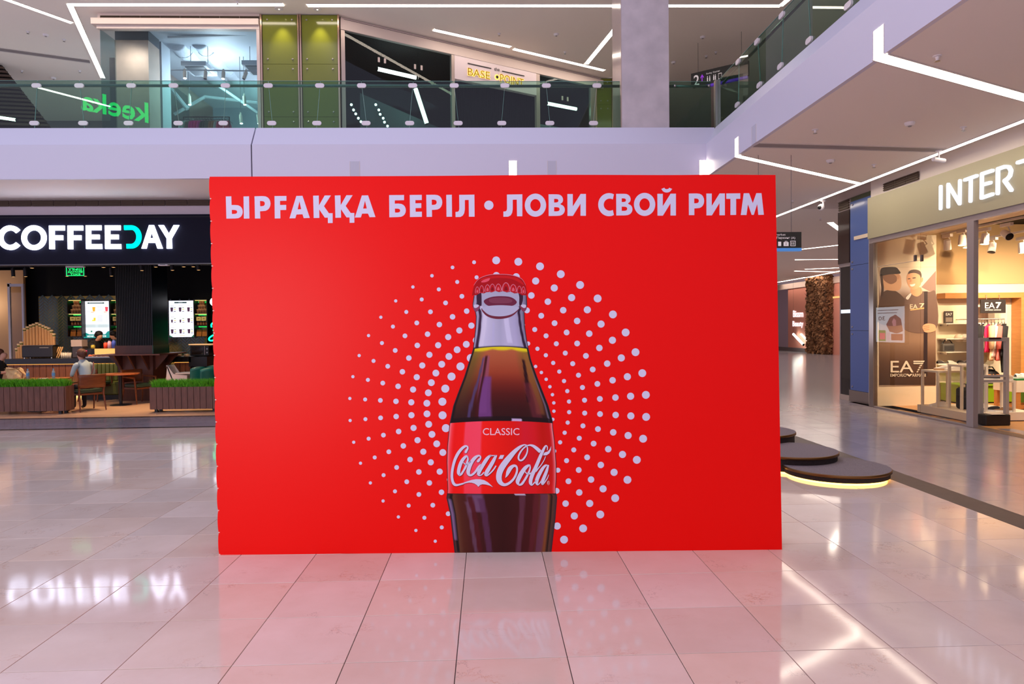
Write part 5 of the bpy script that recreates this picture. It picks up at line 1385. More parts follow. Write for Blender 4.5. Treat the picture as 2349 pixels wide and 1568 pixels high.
# shoes: one trainer built once
def trainer(colr, sole=(240, 236, 228)):
    key = 'trainer_%d_%d_%d' % colr
    t = bpy.data.objects.new('trainer', None); COL.objects.link(t)
    prof = [(-.14, .035), (-.10, .046), (-.02, .044), (.05, .040), (.11, .047), (.145, .030)]
    so = MB(); pts = [(x, y) for x, y in prof] + [(x, -y) for x, y in reversed(prof)]
    so.prism([(x, y, 0) for x, y in pts], (0, 0, .03)); a = so.build('sole', mat('sole_%d' % sum(sole), sole, .6), None); a.parent = t
    up = MB()
    hts = [(-.135, .030, .085), (-.10, .038, .10), (-.05, .036, .095), (0, .036, .085), (.05, .036, .06), (.10, .040, .05), (.138, .022, .035)]
    def fn(u, v):
        i = min(int(u * 6), 5); f = u * 6 - i
        x, w_, h_ = [hts[i][j] * (1 - f) + hts[i + 1][j] * f for j in range(3)]
        th = math.pi * v
        return Vector((x, w_ * math.cos(th), .028 + (h_ - .028) * math.sin(th) ** .7))
    up.grid(fn, 14, 10); b = up.build('upper', mat(key, colr, .7), None, True); b.parent = t
    la = MB()
    for i in range(4): la.tube([(.0 + i * .018, .02, .083 - i * .009), (.0 + i * .018, 0, .089 - i * .009), (.0 + i * .018, -.02, .083 - i * .009)], .004, 5)
    c = la.build('laces', mat('lace_white', (246, 240, 232), .8), None); c['kind'] = 'stuff'; c.parent = t
    return t
TR = {}
def shoe(colr, loc, rz, label, sole=(240, 236, 228)):
    if (colr, sole) not in TR:
        t = trainer(colr, sole); TR[(colr, sole)] = t; t.location = loc; t.rotation_euler = (0, 0, rz)
    else: t = dup(TR[(colr, sole)], loc, rz)
    return tag(t, label, 'shoe', 'trainers in the sportswear shop')
# goods on the shelves
def hat(p, c, label):
    t = thing('cap', p, label, 'cap', 'caps and bags on the shop shelf')
    MB().ball(p + V(0, 0, .0), .1, 14, 10, (1, 1, .9)).build('crown', mat('cap_%d' % sum(c), c, .8), t, True)
    MB().prism([p + V(x, -y, .0) for x, y in arc(0, .05, .1, .13, 0, 180, 10)], (0, 0, .012)).build('peak', mat('cap_%d' % sum(c), c, .8), t)
z = bz(806, 2190)
wb = thing('waist_bag', (bx_(2173, BY - .17), BY - .17, z + .012), 'grey and black waist bag on the second shelf under the framed card', 'bag')
p = wloc(wb); MB().cbox(p + V(0, 0, .09), (.28, .12, .18)).build('body', mat('bag_grey', (90, 84, 80), .7), wb, bevel=.03); MB().tube([p + V(-.12, 0, .17), p + V(-.05, 0, .26), p + V(.05, 0, .26), p + V(.12, 0, .17)], .012, 6).build('strap', M_BLACK, wb); MB().cbox(p + V(0, -.065, .08), (.2, .012, .09)).build('pocket', mat('bag_pocket', (50, 46, 46), .7), wb)
zc = bz(742, 2190)
fcd = thing('framed_card', (bx_(2176, BY - .05), BY - .05, zc + .012), 'small dark framed logo card standing on the top shelf', 'sign')
p = wloc(fcd); MB().box(p + V(-.1, -.01, 0), p + V(.1, .01, .27)).build('frame', mat('card_dark', (60, 48, 44), .5), fcd)
m = MB(); text(m, 'EA7', p + V(-.07, -.012, .17), (.14, 0, 0), (0, 0, .06), .01); m.build('lettering', MATS['board_white'], fcd); MB().box(p + V(-.075, -.013, .03), p + V(.075, -.0105, .13)).build('picture', mat('card_pic', (140, 124, 112), .5), fcd)
for k, (px, c) in enumerate(((2200, (214, 196, 176)), (2214, (226, 214, 200)))):
    zz = bz(776, 2190); p = Vector((bx_(px, BY - .16), BY - .16, zz + .012)); hat(p, c, ('beige cap on the second shelf beside the waist bag', 'pale cap on the second shelf next to the beige one')[k])
for k, (px, c) in enumerate(((2160, (60, 56, 58)), (2184, (230, 224, 214)), (2208, (40, 36, 40)), (2226, (200, 190, 176)))):
    zz = bz(836, 2190); shoe(c, (bx_(px, BY - .16), BY - .16, zz + .012), .3, '%s trainer on the lowest shelf of the back wall' % ('dark grey', 'off-white', 'black', 'beige')[k])

# display tables in the window
M_TBL = mat('white_lacquer', (240, 226, 206), .4)
PB = thing('display_plinth', (9.0, 12.6, 0), 'low white plinth carrying the nest of display tables in the shop window', 'plinth')
MB().box((8.42, 11.9, .02), (9.7, 13.3, .16)).build('body', M_TBL, PB); MB().box((8.46, 11.94, 0), (9.66, 13.26, .02)).build('foot', M_FRAME, PB)
def table(x0, y0, x1, y1, z0, z1, label):
    t = thing('display_table', ((x0 + x1) / 2, (y0 + y1) / 2, z0), label, 'table')
    MB().box((x0, y0, z1 - .035), (x1, y1, z1)).build('top', M_TBL, t)
    for x in (x0 + .02, x1 - .02):
        for y in (y0 + .02, y1 - .02): MB().box((x - .02, y - .02, z0), (x + .02, y + .02, z1 - .035)).build('leg', M_TBL, t)
    return t
table(8.46, 12.75, 9.0, 13.25, .16, .85, 'white display table at the far left of the plinth')
table(8.62, 12.32, 9.12, 12.70, .16, .98, 'tallest white display table at the middle of the plinth')
table(8.80, 11.95, 9.35, 12.28, .16, .72, 'low white display table nearest the door on the plinth')
shoe((246, 240, 232), (8.72, 13.0, .85), 2.6, 'white trainer on the left display table', (210, 160, 110)); shoe((246, 240, 232), (8.84, 12.86, .85), 2.9, 'white trainer lying beside its pair on the left display table', (250, 246, 240))
shoe((70, 58, 52), (8.86, 12.5, .98), 2.8, 'dark brown trainer on the tallest display table')
shoe((52, 46, 44), (9.02, 12.12, .72), 2.7, 'black trainer on the low display table near the door'); shoe((214, 190, 160), (9.2, 12.05, .72), 2.7, 'beige trainer on the low display table near the door')
bk = thing('backpack', (8.80, 12.50, .16), 'black backpack standing under the middle display table', 'backpack')
p = wloc(bk)
MB().cbox(p + V(0, 0, .2), (.26, .15, .4)).build('body', mat('pack_black', (30, 28, 32), .75), bk, bevel=.05); MB().cbox(p + V(0, -.09, .14), (.2, .05, .2)).build('front_pocket', mat('pack_black2', (38, 36, 40), .75), bk, bevel=.02)
MB().tube([p + V(-.04, 0, .4), p + V(-.03, 0, .46), p + V(.03, 0, .46), p + V(.04, 0, .4)], .01, 6).build('handle', M_BLACK, bk); MB().tube([p + V(.1, .08, .36), p + V(.2, .1, .2), p + V(.13, .08, .02)], .014, 6).build('strap', M_BLACK, bk)
shoe((44, 40, 40), (9.02, 12.12, .16), 2.5, 'black trainer standing on the plinth under the low table'); shoe((150, 110, 70), (9.16, 12.02, .16), 2.7, 'brown patterned trainer on the plinth under the low table')
shoe((236, 228, 216), (8.60, 12.95, .16), 2.8, 'pale trainer on the plinth below the left table')
# right table with white shoes and green top
tr = thing('display_table', (10.6, 13.2, 0), 'oak legged table with a green topped shelf at the right edge of the photo', 'table')
tz = PY(2340, 868, 13.4).z; tx0 = PY(2322, 868, 13.4).x
MB().box((tx0, 13.3, tz - .03), (tx0 + 1.4, 13.9, tz)).build('green_top', mat('green_felt', (30, 110, 50), .8), tr); MB().box((tx0, 13.28, tz - .26), (tx0 + 1.4, 13.92, tz - .03)).build('apron', M_TBL, tr)
for x in (tx0 + .05, tx0 + 1.35):
    for y in (13.33, 13.87): MB().box((x - .04, y - .04, 0), (x + .04, y + .04, tz - .26)).build('leg', M_OAK, tr)
MB().box((tx0 + .02, 13.35, .03), (tx0 + 1.38, 13.85, .10)).build('stretcher', M_OAK, tr)
shoe((250, 244, 238), (tx0 + .22, 13.5, tz), .4, 'white trainer on the green topped table'); shoe((250, 244, 238), (tx0 + .42, 13.62, tz), .4, 'white trainer behind its pair on the green topped table')
# security gate and its black base
gt = thing('security_gate', (8.58, 11.72, 0), 'grey rectangular anti-theft gate standing in the shop doorway', 'gate')
M_GATE = mat('gate_grey', (176, 168, 164), .45); gy0, gy1 = 11.70, 11.76
gxa, gxb = PY(2247, 870, 11.72).x, PY(2313, 870, 11.72).x; gzt = PY(2280, 774, 11.72).z; zm = PY(2280, 862, 11.72).z
for x0, x1 in ((gxa, gxa + .06), (gxb - .06, gxb)): MB().box((x0, gy0, 0), (x1, gy1, gzt)).build('upright', M_GATE, gt)
MB().box((gxa + .06, gy0, gzt - .065), (gxb - .06, gy1, gzt)).build('top_bar', M_GATE, gt); MB().box((gxa + .15, gy0 - .005, gzt - .03), (gxb - .15, gy1, gzt + .004)).build('alarm_light', mat('alarm_dark', (70, 40, 40), .4), gt)
for dz in (0, -.085): MB().box((gxa + .06, gy0, zm + dz - .018), (gxb - .06, gy1, zm + dz + .018)).build('cross_bar', M_GATE, gt)
MB().box((gxa + .06, gy0, .04), (gxb - .06, gy1, .12)).build('bottom_bar', M_GATE, gt)
bb = thing('battery_box', (8.45, 11.45, 0), 'black plastic box with a paper label in front of the anti-theft gate', 'box')
b0, b1 = PY(2253, 960, 11.5).x, PY(2311, 960, 11.5).x
MB().box((b0, 11.42, .0), (b1, 11.62, .19)).build('casing', mat('box_black', (34, 28, 28), .5), bb, bevel=.02); MB().add([(b0 + .1, 11.405, .195), (b1 - .1, 11.405, .195), (b1 - .1, 11.55, .197), (b0 + .1, 11.55, .197)], [(0, 1, 2, 3)]).build('paper_label', mat('paper', (226, 206, 190), .7), bb)
# track spotlights
M_SPC = mat('spot_cream', (232, 216, 200), .45); M_LENSW = glow('warm_lens', (255, 224, 170), 6.0)
for k, (a_, b_) in enumerate((((2160, 540), (2349, 498)), ((2230, 548), (2400, 541)))):
    p, q = PX(*a_, 9.45 + k * .9), PX(*b_, 9.45 + k * .9); zz = 3.60 - k * .0
    if k == 1: zz = 3.5
    o = MB().box((p.x - .02, min(p.y, q.y), zz - .02), (p.x + .02, max(p.y, q.y), zz + .02)).build('light_track', M_SPC); tag(o, ('cream lighting track nearest the shop glass', 'cream lighting track deeper in the shop')[k], 'light track')
def trackspot(px, py, X, ax, lit, label):
    p = PX(px, py, X); ax = V(ax).normalized(); t = thing('spotlight', p, label, 'spotlight', 'track spotlights in the sportswear shop')
    MB().tube([p - ax * .10, p + ax * .10], [.062, .075], 16).build('barrel', M_SPC, t); MB().lathe([(.068, 0), (0, .01)], p + ax * .101, 16, axis=ax).build('lens', M_LENSW if lit else M_BLACK, t)
    MB().tube([p + V(0, 0, .02), p + V(.08, .02, .08), p + V(.02, 0, .16)], .012, 6).build('yoke', M_SPC, t); MB().box(p + V(-.03, -.13, .15), p + V(.03, .13, .21)).build('driver_box', M_SPC, t)
for i, (px, py, X, ax, lit, l) in enumerate(((2173, 561, 9.45, (.25, .3, -1), 0, 'unlit cream track spotlight, first from the left in the shop'), (2207, 551, 9.45, (-.1, -.1, -1), 1, 'lit cream track spotlight just left of the door post'), (2218, 557, 10.0, (-.1, -.1, -1), 1, 'lit track spotlight half hidden behind the door post'), (2259, 548, 9.45, (-.12, 0, -1), 1, 'lit cream track spotlight right of the door post'), (2309, 538, 9.45, (-.1, -.9, -.5), 0, 'cream track spotlight turned toward the camera'), (2276, 568, 10.35, (-.35, -.2, -1), 0, 'cream track spotlight tilted down in the second row'), (2345, 568, 10.35, (.1, 0, -1), 1, 'lit cream track spotlight at the right edge of the photo'))):
    trackspot(px, py, X, ax, lit, l)

# ------------------------------------------------------------------ blue column and dark advertising pillar
M_BLUE = mat('blue_back_painted_glass', (86, 112, 176), .16, spec=.6)
cb = thing('blue_column', (8.55, 15.2, 0), 'blue glass clad column with steel bolts at the end of the sportswear shop', 'column')
cy0, cy1 = PX(2004, 700, 8.22).y, PX(1950.5, 700, 8.22).y
jz = [4.5, PX(1975, 606, 8.22).z, PX(1975, 758, 8.22).z, .26]
for a_, b_ in zip(jz, jz[1:]):
    MB().box((8.22, cy0, b_ + .004), (8.24, cy1, a_ - .004)).build('glass_plate', M_BLUE, cb); MB().box((8.24, cy0 - .02, b_ + .004), (8.95, cy0, a_ - .004)).build('return_plate', M_BLUE, cb)
    for zz in (a_ - .08, b_ + .08):
        for yy_ in (cy0 + .1, cy1 - .1): MB().lathe([(.022, 0), (.022, .012), (.012, .02)], (8.219, yy_, zz), 10, axis=(-1, 0, 0)).build('bolt', M_STEEL, cb)
MB().box((8.20, cy0 - .03, 0), (8.95, cy1 + .02, .26)).build('base', M_STEEL, cb); MB().box((8.24, cy0, .26), (8.95, cy1, 4.6)).build('core', mat('panel_back', (80, 84, 60), .7), cb)
dk = thing('advertising_pillar', (8.6, 15.9, 0), 'dark glass pillar with a black panel on top beside the blue column', 'pillar')
dy1 = PX(1930, 700, 8.26).y
MB().box((8.25, cy1 + .04, .12), (8.95, dy1, PX(1940, 612, 8.26).z)).build('glass_body', mat('smoked_glass', (24, 22, 24), .06, spec=.7), dk)
MB().box((8.21, cy1 + .03, PX(1940, 604, 8.26).z), (8.95, dy1 + .06, PX(1940, 484, 8.26).z)).build('top_panel', mat('gloss_brown', (60, 46, 42), .08, spec=.6), dk)
MB().box((8.23, cy1 + .03, PX(1940, 612, 8.26).z), (8.95, dy1 + .05, PX(1940, 604, 8.26).z)).build('shelf_edge', M_FRAME, dk)
MB().box((8.23, cy1 + .03, 0), (8.95, dy1 + .03, .12)).build('base', mat('stone_base', (196, 176, 160), .4), dk)
for zz in (PX(1940, 715, 8.26).z,): MB().box((8.242, cy1 + .05, zz - .03), (8.25, dy1 - .02, zz + .05)).build('light_line', glow('pillar_light', (220, 235, 255), 1.5), dk)
MB().box((8.23, dy1, .12), (8.29, dy1 + .02, PX(1940, 612, 8.26).z)).build('edge_strip', M_FRAME, dk)
grille(dk, (8.215, cy1 + .04, 0), (8.215, dy1 + .03, 0), PX(1940, 482, 8.26).z, ZC - .02, 1, (-.03, 0, 0))
struct(MB().box((9.0, 15.42, 0), (19.8, 16.2, 4.6)).box((8.29, 14.5, 4.62), (9.0, 16.2, 5.0)).build('wall_block_right', mat('block_wall', (206, 190, 184), .7)), 'wall block behind the sportswear shop')
# ------------------------------------------------------------------ far corridor
struct(MB().box((-5.0, 15.9, 0), (4.9, 16.1, ZC)).box((4.7, 16.1, 0), (4.9, 52, ZC)).build('wall_core', mat('core_wall', (214, 204, 204), .6)), 'plain wall behind the banner')
struct(MB().box((4.9, 51.5, 0), (26, 51.7, ZC)).build('wall_far', mat('far_wall', (150, 118, 112), .6)), 'taupe wall at the far end of the corridor')
FX = 19.9
M_PINK = mat('pink_gloss_wall', (236, 158, 140), .15)
y0_, y1_ = PX(1808, 790, FX).y, PX(1848, 790, FX).y
pw = MB().box((FX, 36.5, .25), (FX + .2, y0_, 4.1)).build('wall_pink', M_PINK); struct(pw, 'glossy pink shop wall far down the corridor')
struct(MB().box((FX - .02, 30, 0), (FX + .2, 51.5, .25)).build('baseboard_pink', mat('base_grey', (120, 106, 108), .5)), 'grey skirting of the pink wall')
struct(MB().box((FX - .06, 30, 4.1), (FX + .2, 51.5, 4.45)).build('trim_8', mat('far_lintel', (226, 200, 190), .5)), 'pale lintel above the pink wall')
struct(MB().box((FX, 16.2, .0), (FX + .2, 36.5, ZC)).build('wall_far_right', mat('far_right_wall', (230, 190, 178), .6)), 'pale pink wall beside the far door')
def ptx(mb, s, x0, y0, x1, y1, X, bold=0.0):
    o = PX(x0, y1, X); text(mb, s, o, PX(x1, y1, X) - o, PX(x0, y0, X) - o, bold)
fsn = thing('shop_sign', PX(1828, 735, FX), 'white two-line lettering on the far pink wall', 'sign')
m = MB(); ptx(m, 'Bissm', 1819, 712, 1842, 727, FX - .03, .01); ptx(m, 'Beauty', 1818, 736, 1842, 752, FX - .03, .01)
m.build('lettering', glow('far_letters', (250, 246, 255), 2.0), fsn)
led(PX(1820, 766, FX - .25), PX(1843, 790, FX - .25), .07, 'slanted white light line low on the far pink wall')
# bark-clad column
bc = thing('bark_column', PX(1870, 805, FX - .4), 'rough brown bark-clad column between the pink walls, far down the corridor', 'column')
ya, yb = PX(1892, 790, FX - .5).y, PX(1849, 790, FX - .5).y; zb_t = PX(1870, 634, FX - .5).z
MB().box((FX - .45, ya, 0), (FX - .01, yb, zb_t)).build('core', mat('bark_core', (92, 62, 44), .9), bc)
chips = MB(); rnd = random.Random(3)
for i in range(1500):
    y, z = rnd.uniform(ya, yb), rnd.uniform(.02, zb_t - .02); face = rnd.random() < .72
    c = Vector((FX - .47, y, z)) if face else Vector((rnd.uniform(FX - .45, FX - .05), ya - .02, z))
    u = Vector((rnd.uniform(-.06, .0), rnd.uniform(-.10, .10), rnd.uniform(-.10, .10))); n = Vector((-1, 0, 0)) if face else Vector((0, -1, 0))
    u = u.normalized() * rnd.uniform(.06, .13); v_ = (u.cross(n)).normalized() * rnd.uniform(.04, .08) + n * rnd.uniform(.02, .09)
    chips.obox(c, u, v_, n * .008)
ch = chips.build('bark_chips', mat('bark_chip', (176, 126, 88), .85, noise=(5, (104, 72, 50), 3)), bc); ch['kind'] = 'stuff'
# far door
fd = MB().box((FX - .05, PX(1929, 800, FX).y - 2.0, 0), (FX - .005, PX(1897, 800, FX).y, PX(1912, 684, FX).z)).build('door_1', mat('door_pink', (240, 164, 146), .4)); struct(fd, 'pink door far down the corridor')
dz = PX(1912, 684, FX).z; dy = PX(1897, 800, FX).y
MB().box((FX - .08, dy, 0), (FX - .01, dy + .1, dz + .1)).build('jamb', M_TAUPE, fd); MB().box((FX - .08, dy - 4, dz), (FX - .01, dy, dz + .1)).build('head', glow('door_glow', (255, 196, 120), 1.2), fd)
# the hanging parking sign
hs_ = PY(1783, 532, 11.5)
hp0, hp1 = PY(1715, 532, 11.5), PY(1838.5, 532, 11.5); hh2 = hp0.z - PY(1783, 568.5, 11.5).z
ds = thing('direction_sign', ((hp0 + hp1) / 2), 'black hanging direction sign with white symbols and a blue lower edge', 'sign')
hp1.z = hp0.z = (hp0.z + hp1.z) / 2
MB().box((hp0.x, 11.5, hp0.z - hh2), (hp1.x, 11.58, hp0.z)).build('board', M_BLACK, ds); MB().box((hp0.x, 11.49, hp0.z - hh2 - .05), (hp1.x, 11.59, hp0.z - hh2)).build('blue_edge', mat('blue_edge', (74, 140, 214), .4, emit=.35), ds)
m = MB(); Yd = 11.496
yt(m, 'Hypermarket', 1757, 535.5, 1802, 541.5, Yd); yt(m, 'Parking / Паркинг (A)', 1752, 542.5, 1824, 549, Yd)
m.build('lettering', MATS['sign_white'], ds)
m = MB()
def sq(x0, y0, x1, y1): return [PY(x0, y0, Yd), PY(x1, y0, Yd), PY(x1, y1, Yd), PY(x0, y1, Yd)]
m.poly(sq(1785, 554, 1792, 564)); m.poly(sq(1797.5, 555, 1809, 564), [sq(1801.5, 557.5, 1805, 561.5)]); m.poly(sq(1800.5, 552.5, 1806, 555), [sq(1801.5, 553.5, 1805, 555)])
m.poly(sq(1813, 552, 1825, 564), [sq(1814.2, 553.2, 1823.8, 562.8)]); m.poly(sq(1816, 555, 1817.6, 561)); m.poly(sq(1820, 555, 1821.6, 561)); m.poly(sq(1802.2, 558, 1804.2, 561))
m.build('pictogram', MATS['sign_white'], ds)
for px in (1740, 1815): p = PY(px, 532, 11.54); MB().tube([(p.x, 11.54, hp0.z), (p.x, 11.54, ZC)], .004, 5).build('wire', M_STEEL_D, ds)
# advertising screen that the shop glass mirrors
sc_ = thing('advertising_screen', (6.28, 16.75, 0), 'bright advertising screen on a stand beyond the banner, mirrored in the shop glass', 'screen')
MB().box((6.20, 16.1, 1.25), (6.29, 17.4, 2.2)).build('housing', M_BLACK, sc_, bevel=.02); MB().box((6.2, 16.7, .04), (6.26, 16.8, 1.25)).build('stand', M_BLACK, sc_); MB().box((6.0, 16.4, 0), (6.5, 17.1, .04)).build('foot', M_BLACK, sc_)
m = MB(); SXX = 6.293
def scp(u, v, k=0.0): return Vector((SXX + k, 17.36 - 1.22 * (1 - u), 1.29 + .87 * v))
def sb(pts, k, col): m.poly([scp(*p, k) for p in pts], col=col)
sb([(0, 0), (1, 0), (1, 1), (0, 1)], 0, (222, 232, 246))
sb([(.05, .32), (.25, .25), (.5, .3), (.62, .5), (.5, .7), (.3, .78), (.12, .66)], .002, (110, 60, 84)); sb([(.28, .46), (.38, .46), (.42, .58), (.36, .68), (.28, .62)], .003, (206, 140, 160))
sb([(.06, .06), (.45, .06), (.45, .24), (.06, .24)], .002, (120, 40, 70)); sb([(.48, .05), (.62, .05), (.62, .28), (.48, .28)], .002, (214, 206, 226)); sb([(.64, .03), (.9, .03), (.9, .34), (.64, .34)], .002, (50, 150, 80)); sb([(.66, .08), (.86, .08), (.86, .26), (.66, .26)], .003, (230, 90, 130))
sb([(.2, .90), (.95, .90), (.95, .925), (.2, .925)], .003, (120, 116, 130)); sb([(.25, .82), (.95, .82), (.95, .845), (.25, .845)], .003, (130, 126, 140))
for s_, x0, x1, v0, v1 in (('30', .66, .9, .62, .74),): text(m, s_, scp(x0, v0, .003), scp(x1, v0, .003) - scp(x0, v0, .003), scp(x0, v1, .003) - scp(x0, v0, .003), .005, (60, 56, 70))
m.build('picture', ink('screen_ink', .3, 5.0), sc_)

# ------------------------------------------------------------------ round stepped stage
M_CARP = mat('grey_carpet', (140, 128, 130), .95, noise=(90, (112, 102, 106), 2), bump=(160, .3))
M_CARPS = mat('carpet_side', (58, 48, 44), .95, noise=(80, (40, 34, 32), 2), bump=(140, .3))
M_BRONZE = mat('bronze_trim', (128, 92, 52), .35, metal=.9)
M_LEDG = glow('golden_led', (255, 190, 84), 9.0)
st = thing('round_stage', (4.0, 8.4, 0), 'three-tier round carpeted stage with golden light under it, right of the banner', 'stage')
def tier(right, z0, z1, r, led_=False, c=None):
    c = c or Vector((right.x - r, right.y, 0))
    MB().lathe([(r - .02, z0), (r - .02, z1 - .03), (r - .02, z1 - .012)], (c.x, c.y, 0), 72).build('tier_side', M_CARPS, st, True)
    MB().lathe([(r - .02, z1 - .03), (r, z1 - .03), (r, z1 - .004), (r - .006, z1)], (c.x, c.y, 0), 72).build('edge_trim', M_BRONZE, st, True)
    MB().lathe([(r - .008, z1 + .0008), (0, z1 + .0015)], (c.x, c.y, 0), 72).build('carpet_top', M_CARP, st)
    if led_:
        MB().lathe([(r - .07, .004), (r - .05, .004), (r - .05, z0), (r - .07, z0), (r - .07, .004)], (c.x, c.y, 0), 72).build('led_band', M_LEDG, st, True)
        MB().lathe([(r - .12, 0), (r - .12, z0)], (c.x, c.y, 0), 40).build('plinth', M_BLACK, st)
    return c
tier(None, .03, .115, .585, True, Vector((4.01, 7.87, 0)))
tier(None, .03, .21, .56, True, Vector((3.72, 8.43, 0)))
tier(None, .03, .31, .56, True, Vector((3.62, 9.38, 0)))
# ------------------------------------------------------------------ cafe: front
CY, CW = 15.0, 15.27          # sign face and wall plane
CXR = -4.9
M_NAVY = mat('navy_black_board', (13, 12, 36), .7, noise=(30, (10, 9, 28), 2, (40, 1, 1)), spec=.2)
M_LILW = mat('lilac_white_wall', (222, 208, 220), .6)
zs_t, zs_b = PY(240, 492, CY).z, PY(240, 606, CY).z
struct(MB().box((-18, CW, PY(240, 474, CW).z - .5), (CXR, CW + .2, ZC)).build('wall_cafe_front', M_LILW), 'white wall band above the cafe sign')
vg = thing('air_grille', (-10, CW, PY(240, 464, CW).z), 'long dark ventilation grille above the cafe sign', 'air grille')
grille(vg, (-13.0, CW - .03, 0), (CXR - .6, CW - .03, 0), PY(240, 473, CW).z, PY(240, 459, CW).z, 16, (0, .03, 0))
cs = thing('cafe_sign', (-9, CY, zs_b), 'dark navy cafe sign board with big glowing white letters and one teal letter', 'sign')
MB().box((-18, CY, zs_b), (CXR, CW, zs_t)).build('board', M_NAVY, cs)
MB().box((-18, CY - .02, zs_b - .012), (CXR, CY + .05, zs_b + .012)).build('lower_edge', M_STEEL_D, cs)
MB().box((-18, CY - .01, zs_t - .06), (CXR, CY, zs_t - .05)).build('upper_groove', M_BLACK, cs)
CC = lambda x, y: (x / 4.698, 400 + y / 4.698)
M_CLW = glow('cafe_letter_white', (220, 228, 255), 6.0); M_CLT = glow('cafe_letter_teal', (0, 232, 205), 2.0)
def cp_(x, y, k=0.0): return PY(*CC(x, y), CY - .045 - k)
def cpoly(outer, holes=(), m=None):
    MB().prism([cp_(*p) for p in outer], (0, .03, 0), [[cp_(*p) for p in h] for h in holes]).build('letter', m or M_CLW, cs)
HB = MB()
def ring(cx, cy, ro, ri, a0, a1, n=40): return arc(cx, cy, ro, ro, a0, a1, n) + arc(cx, cy, ri, ri, a1, a0, n)
cpoly(ring(107, 680, 132, 78, -39, -321))
cpoly(arc(362, 680, 134, 134, 0, 360, 40)[:-1], [arc(362, 680, 80, 80, 0, 360, 36)[:-1]])
for x, e in ((526, 692), (725, 890)):
    cpoly([(x, 550), (e, 550), (e, 602), (x + 56, 602), (x + 56, 654), (e - 18, 654), (e - 18, 706), (x + 56, 706), (x + 58, 803), (x + 4, 803)])
for x, e in ((922, 1088), (1128, 1294)):
    cpoly([(x, 547), (e, 547), (e, 599), (x + 54, 599), (x + 54, 647), (e - 20, 647), (e - 20, 697), (x + 54, 697), (x + 54, 749), (e + 6, 749), (e + 8, 801), (x + 4, 801)])
cpoly([(1333, 547), (1420, 546)] + arc(1412, 671, 108, 125, -86, 86, 20) + [(1362, 797), (1360, 747), (1410, 747)] + arc(1410, 671, 58, 76, 84, -84, 16) + [(1336, 597)], m=M_CLT)
cpoly([(1523, 797), (1605, 545), (1655, 545), (1750, 797), (1695, 797), (1675, 735), (1590, 735), (1575, 797)], [[(1632, 620), (1612, 684), (1652, 684)]])
cpoly([(1705, 545), (1762, 545), (1818, 640), (1870, 545), (1928, 545), (1847, 688), (1850, 797), (1795, 797), (1795, 688)])
dv = thing('presence_sensor', PY(373, 605, CY), 'small white sensor box under the cafe sign', 'sensor'); p = wloc(dv)
MB().box(p + V(-.10, .0, -.035), p + V(.10, .12, .012)).build('casing', M_WHITE, dv, bevel=.01); MB().box(p + V(-.05, -.004, -.02), p + V(.05, .0, .0)).build('window', M_STEEL_D, dv)

# ------------------------------------------------------------------ cafe: shell
CB = 21.2
struct(MB().box((-18, CB, 0), (CXR, CB + .2, 4.4)).box((CXR, CW, 0), (CXR + .15, CB + .2, 4.4)).build('wall_cafe_back', M_BLACKW), 'black back wall of the cafe')
struct(MB().box((-18, CW + .2, 3.75), (CXR, CB, 3.85)).build('ceiling_cafe', M_BLACKW), 'black cafe ceiling')
struct(MB().box((-18, 17.5, 0), (-17.8, CB, 4.4)).build('wall_cafe_left', mat('left_bright_wall', (206, 160, 120), .6)), 'warm wall at the left of the cafe')
def herring(x0, x1, z0, z1, Y, name, parent):
    mb = MB(); L_, W_, g = .195, .065, .014; d1 = Vector((math.cos(.785), 0, math.sin(.785))); d2 = Vector((-math.sin(.785), 0, math.cos(.785)))
    n = int(max(x1 - x0, z1 - z0) / W_ * 1.6) + 6; c0 = Vector(((x0 + x1) / 2, Y, (z0 + z1) / 2))
    for i in range(-n, n):
        for j in range(-n, n):
            for k in (0, 1):
                # herringbone lattice: pairs of tiles at right angles
                o = d1 * (i * W_ + j * L_) + d2 * (i * W_ - j * L_) if True else None
                if k == 0: c = c0 + o + d1 * (L_ / 2) + d2 * (W_ / 2); a, b = d1 * (L_ / 2 - g / 2), d2 * (W_ / 2 - g / 2)
                else: c = c0 + o + d1 * (W_ / 2) + d2 * (W_ + L_ / 2); a, b = d1 * (W_ / 2 - g / 2), d2 * (L_ / 2 - g / 2)
                if x0 < c.x < x1 and z0 < c.z < z1: mb.obox(c, a, Vector((0, .006, 0)), b)
    o = mb.build(name, mat('green_glaze_tile', (26, 52, 40), .12, noise=(7, (44, 64, 34), 2), spec=.6), parent); o['kind'] = 'stuff'
    return o
def region(x0, y0, x1, y1, Y): a, b = PY(x0, y1, Y), PY(x1, y0, Y); return a.x, b.x, a.z, b.z
for k, (r, l) in enumerate((((93, 678, 268, 812), 'dark green herringbone tile panel behind the left menu screen'), ((385, 688, 474, 835), 'dark green herringbone tile panel behind the right menu screen'))):
    X0, X1, Z0, Z1_ = region(*r, CB)
    hp = MB().box((X0, CB - .03, Z0), (X1, CB - .012, Z1_)).build('wall_tile_%d' % (k + 1), mat('tile_grout', (170, 146, 84), .8)); struct(hp, l)
    herring(X0, X1, Z0, Z1_, CB - .034, 'herringbone_tiles', hp)

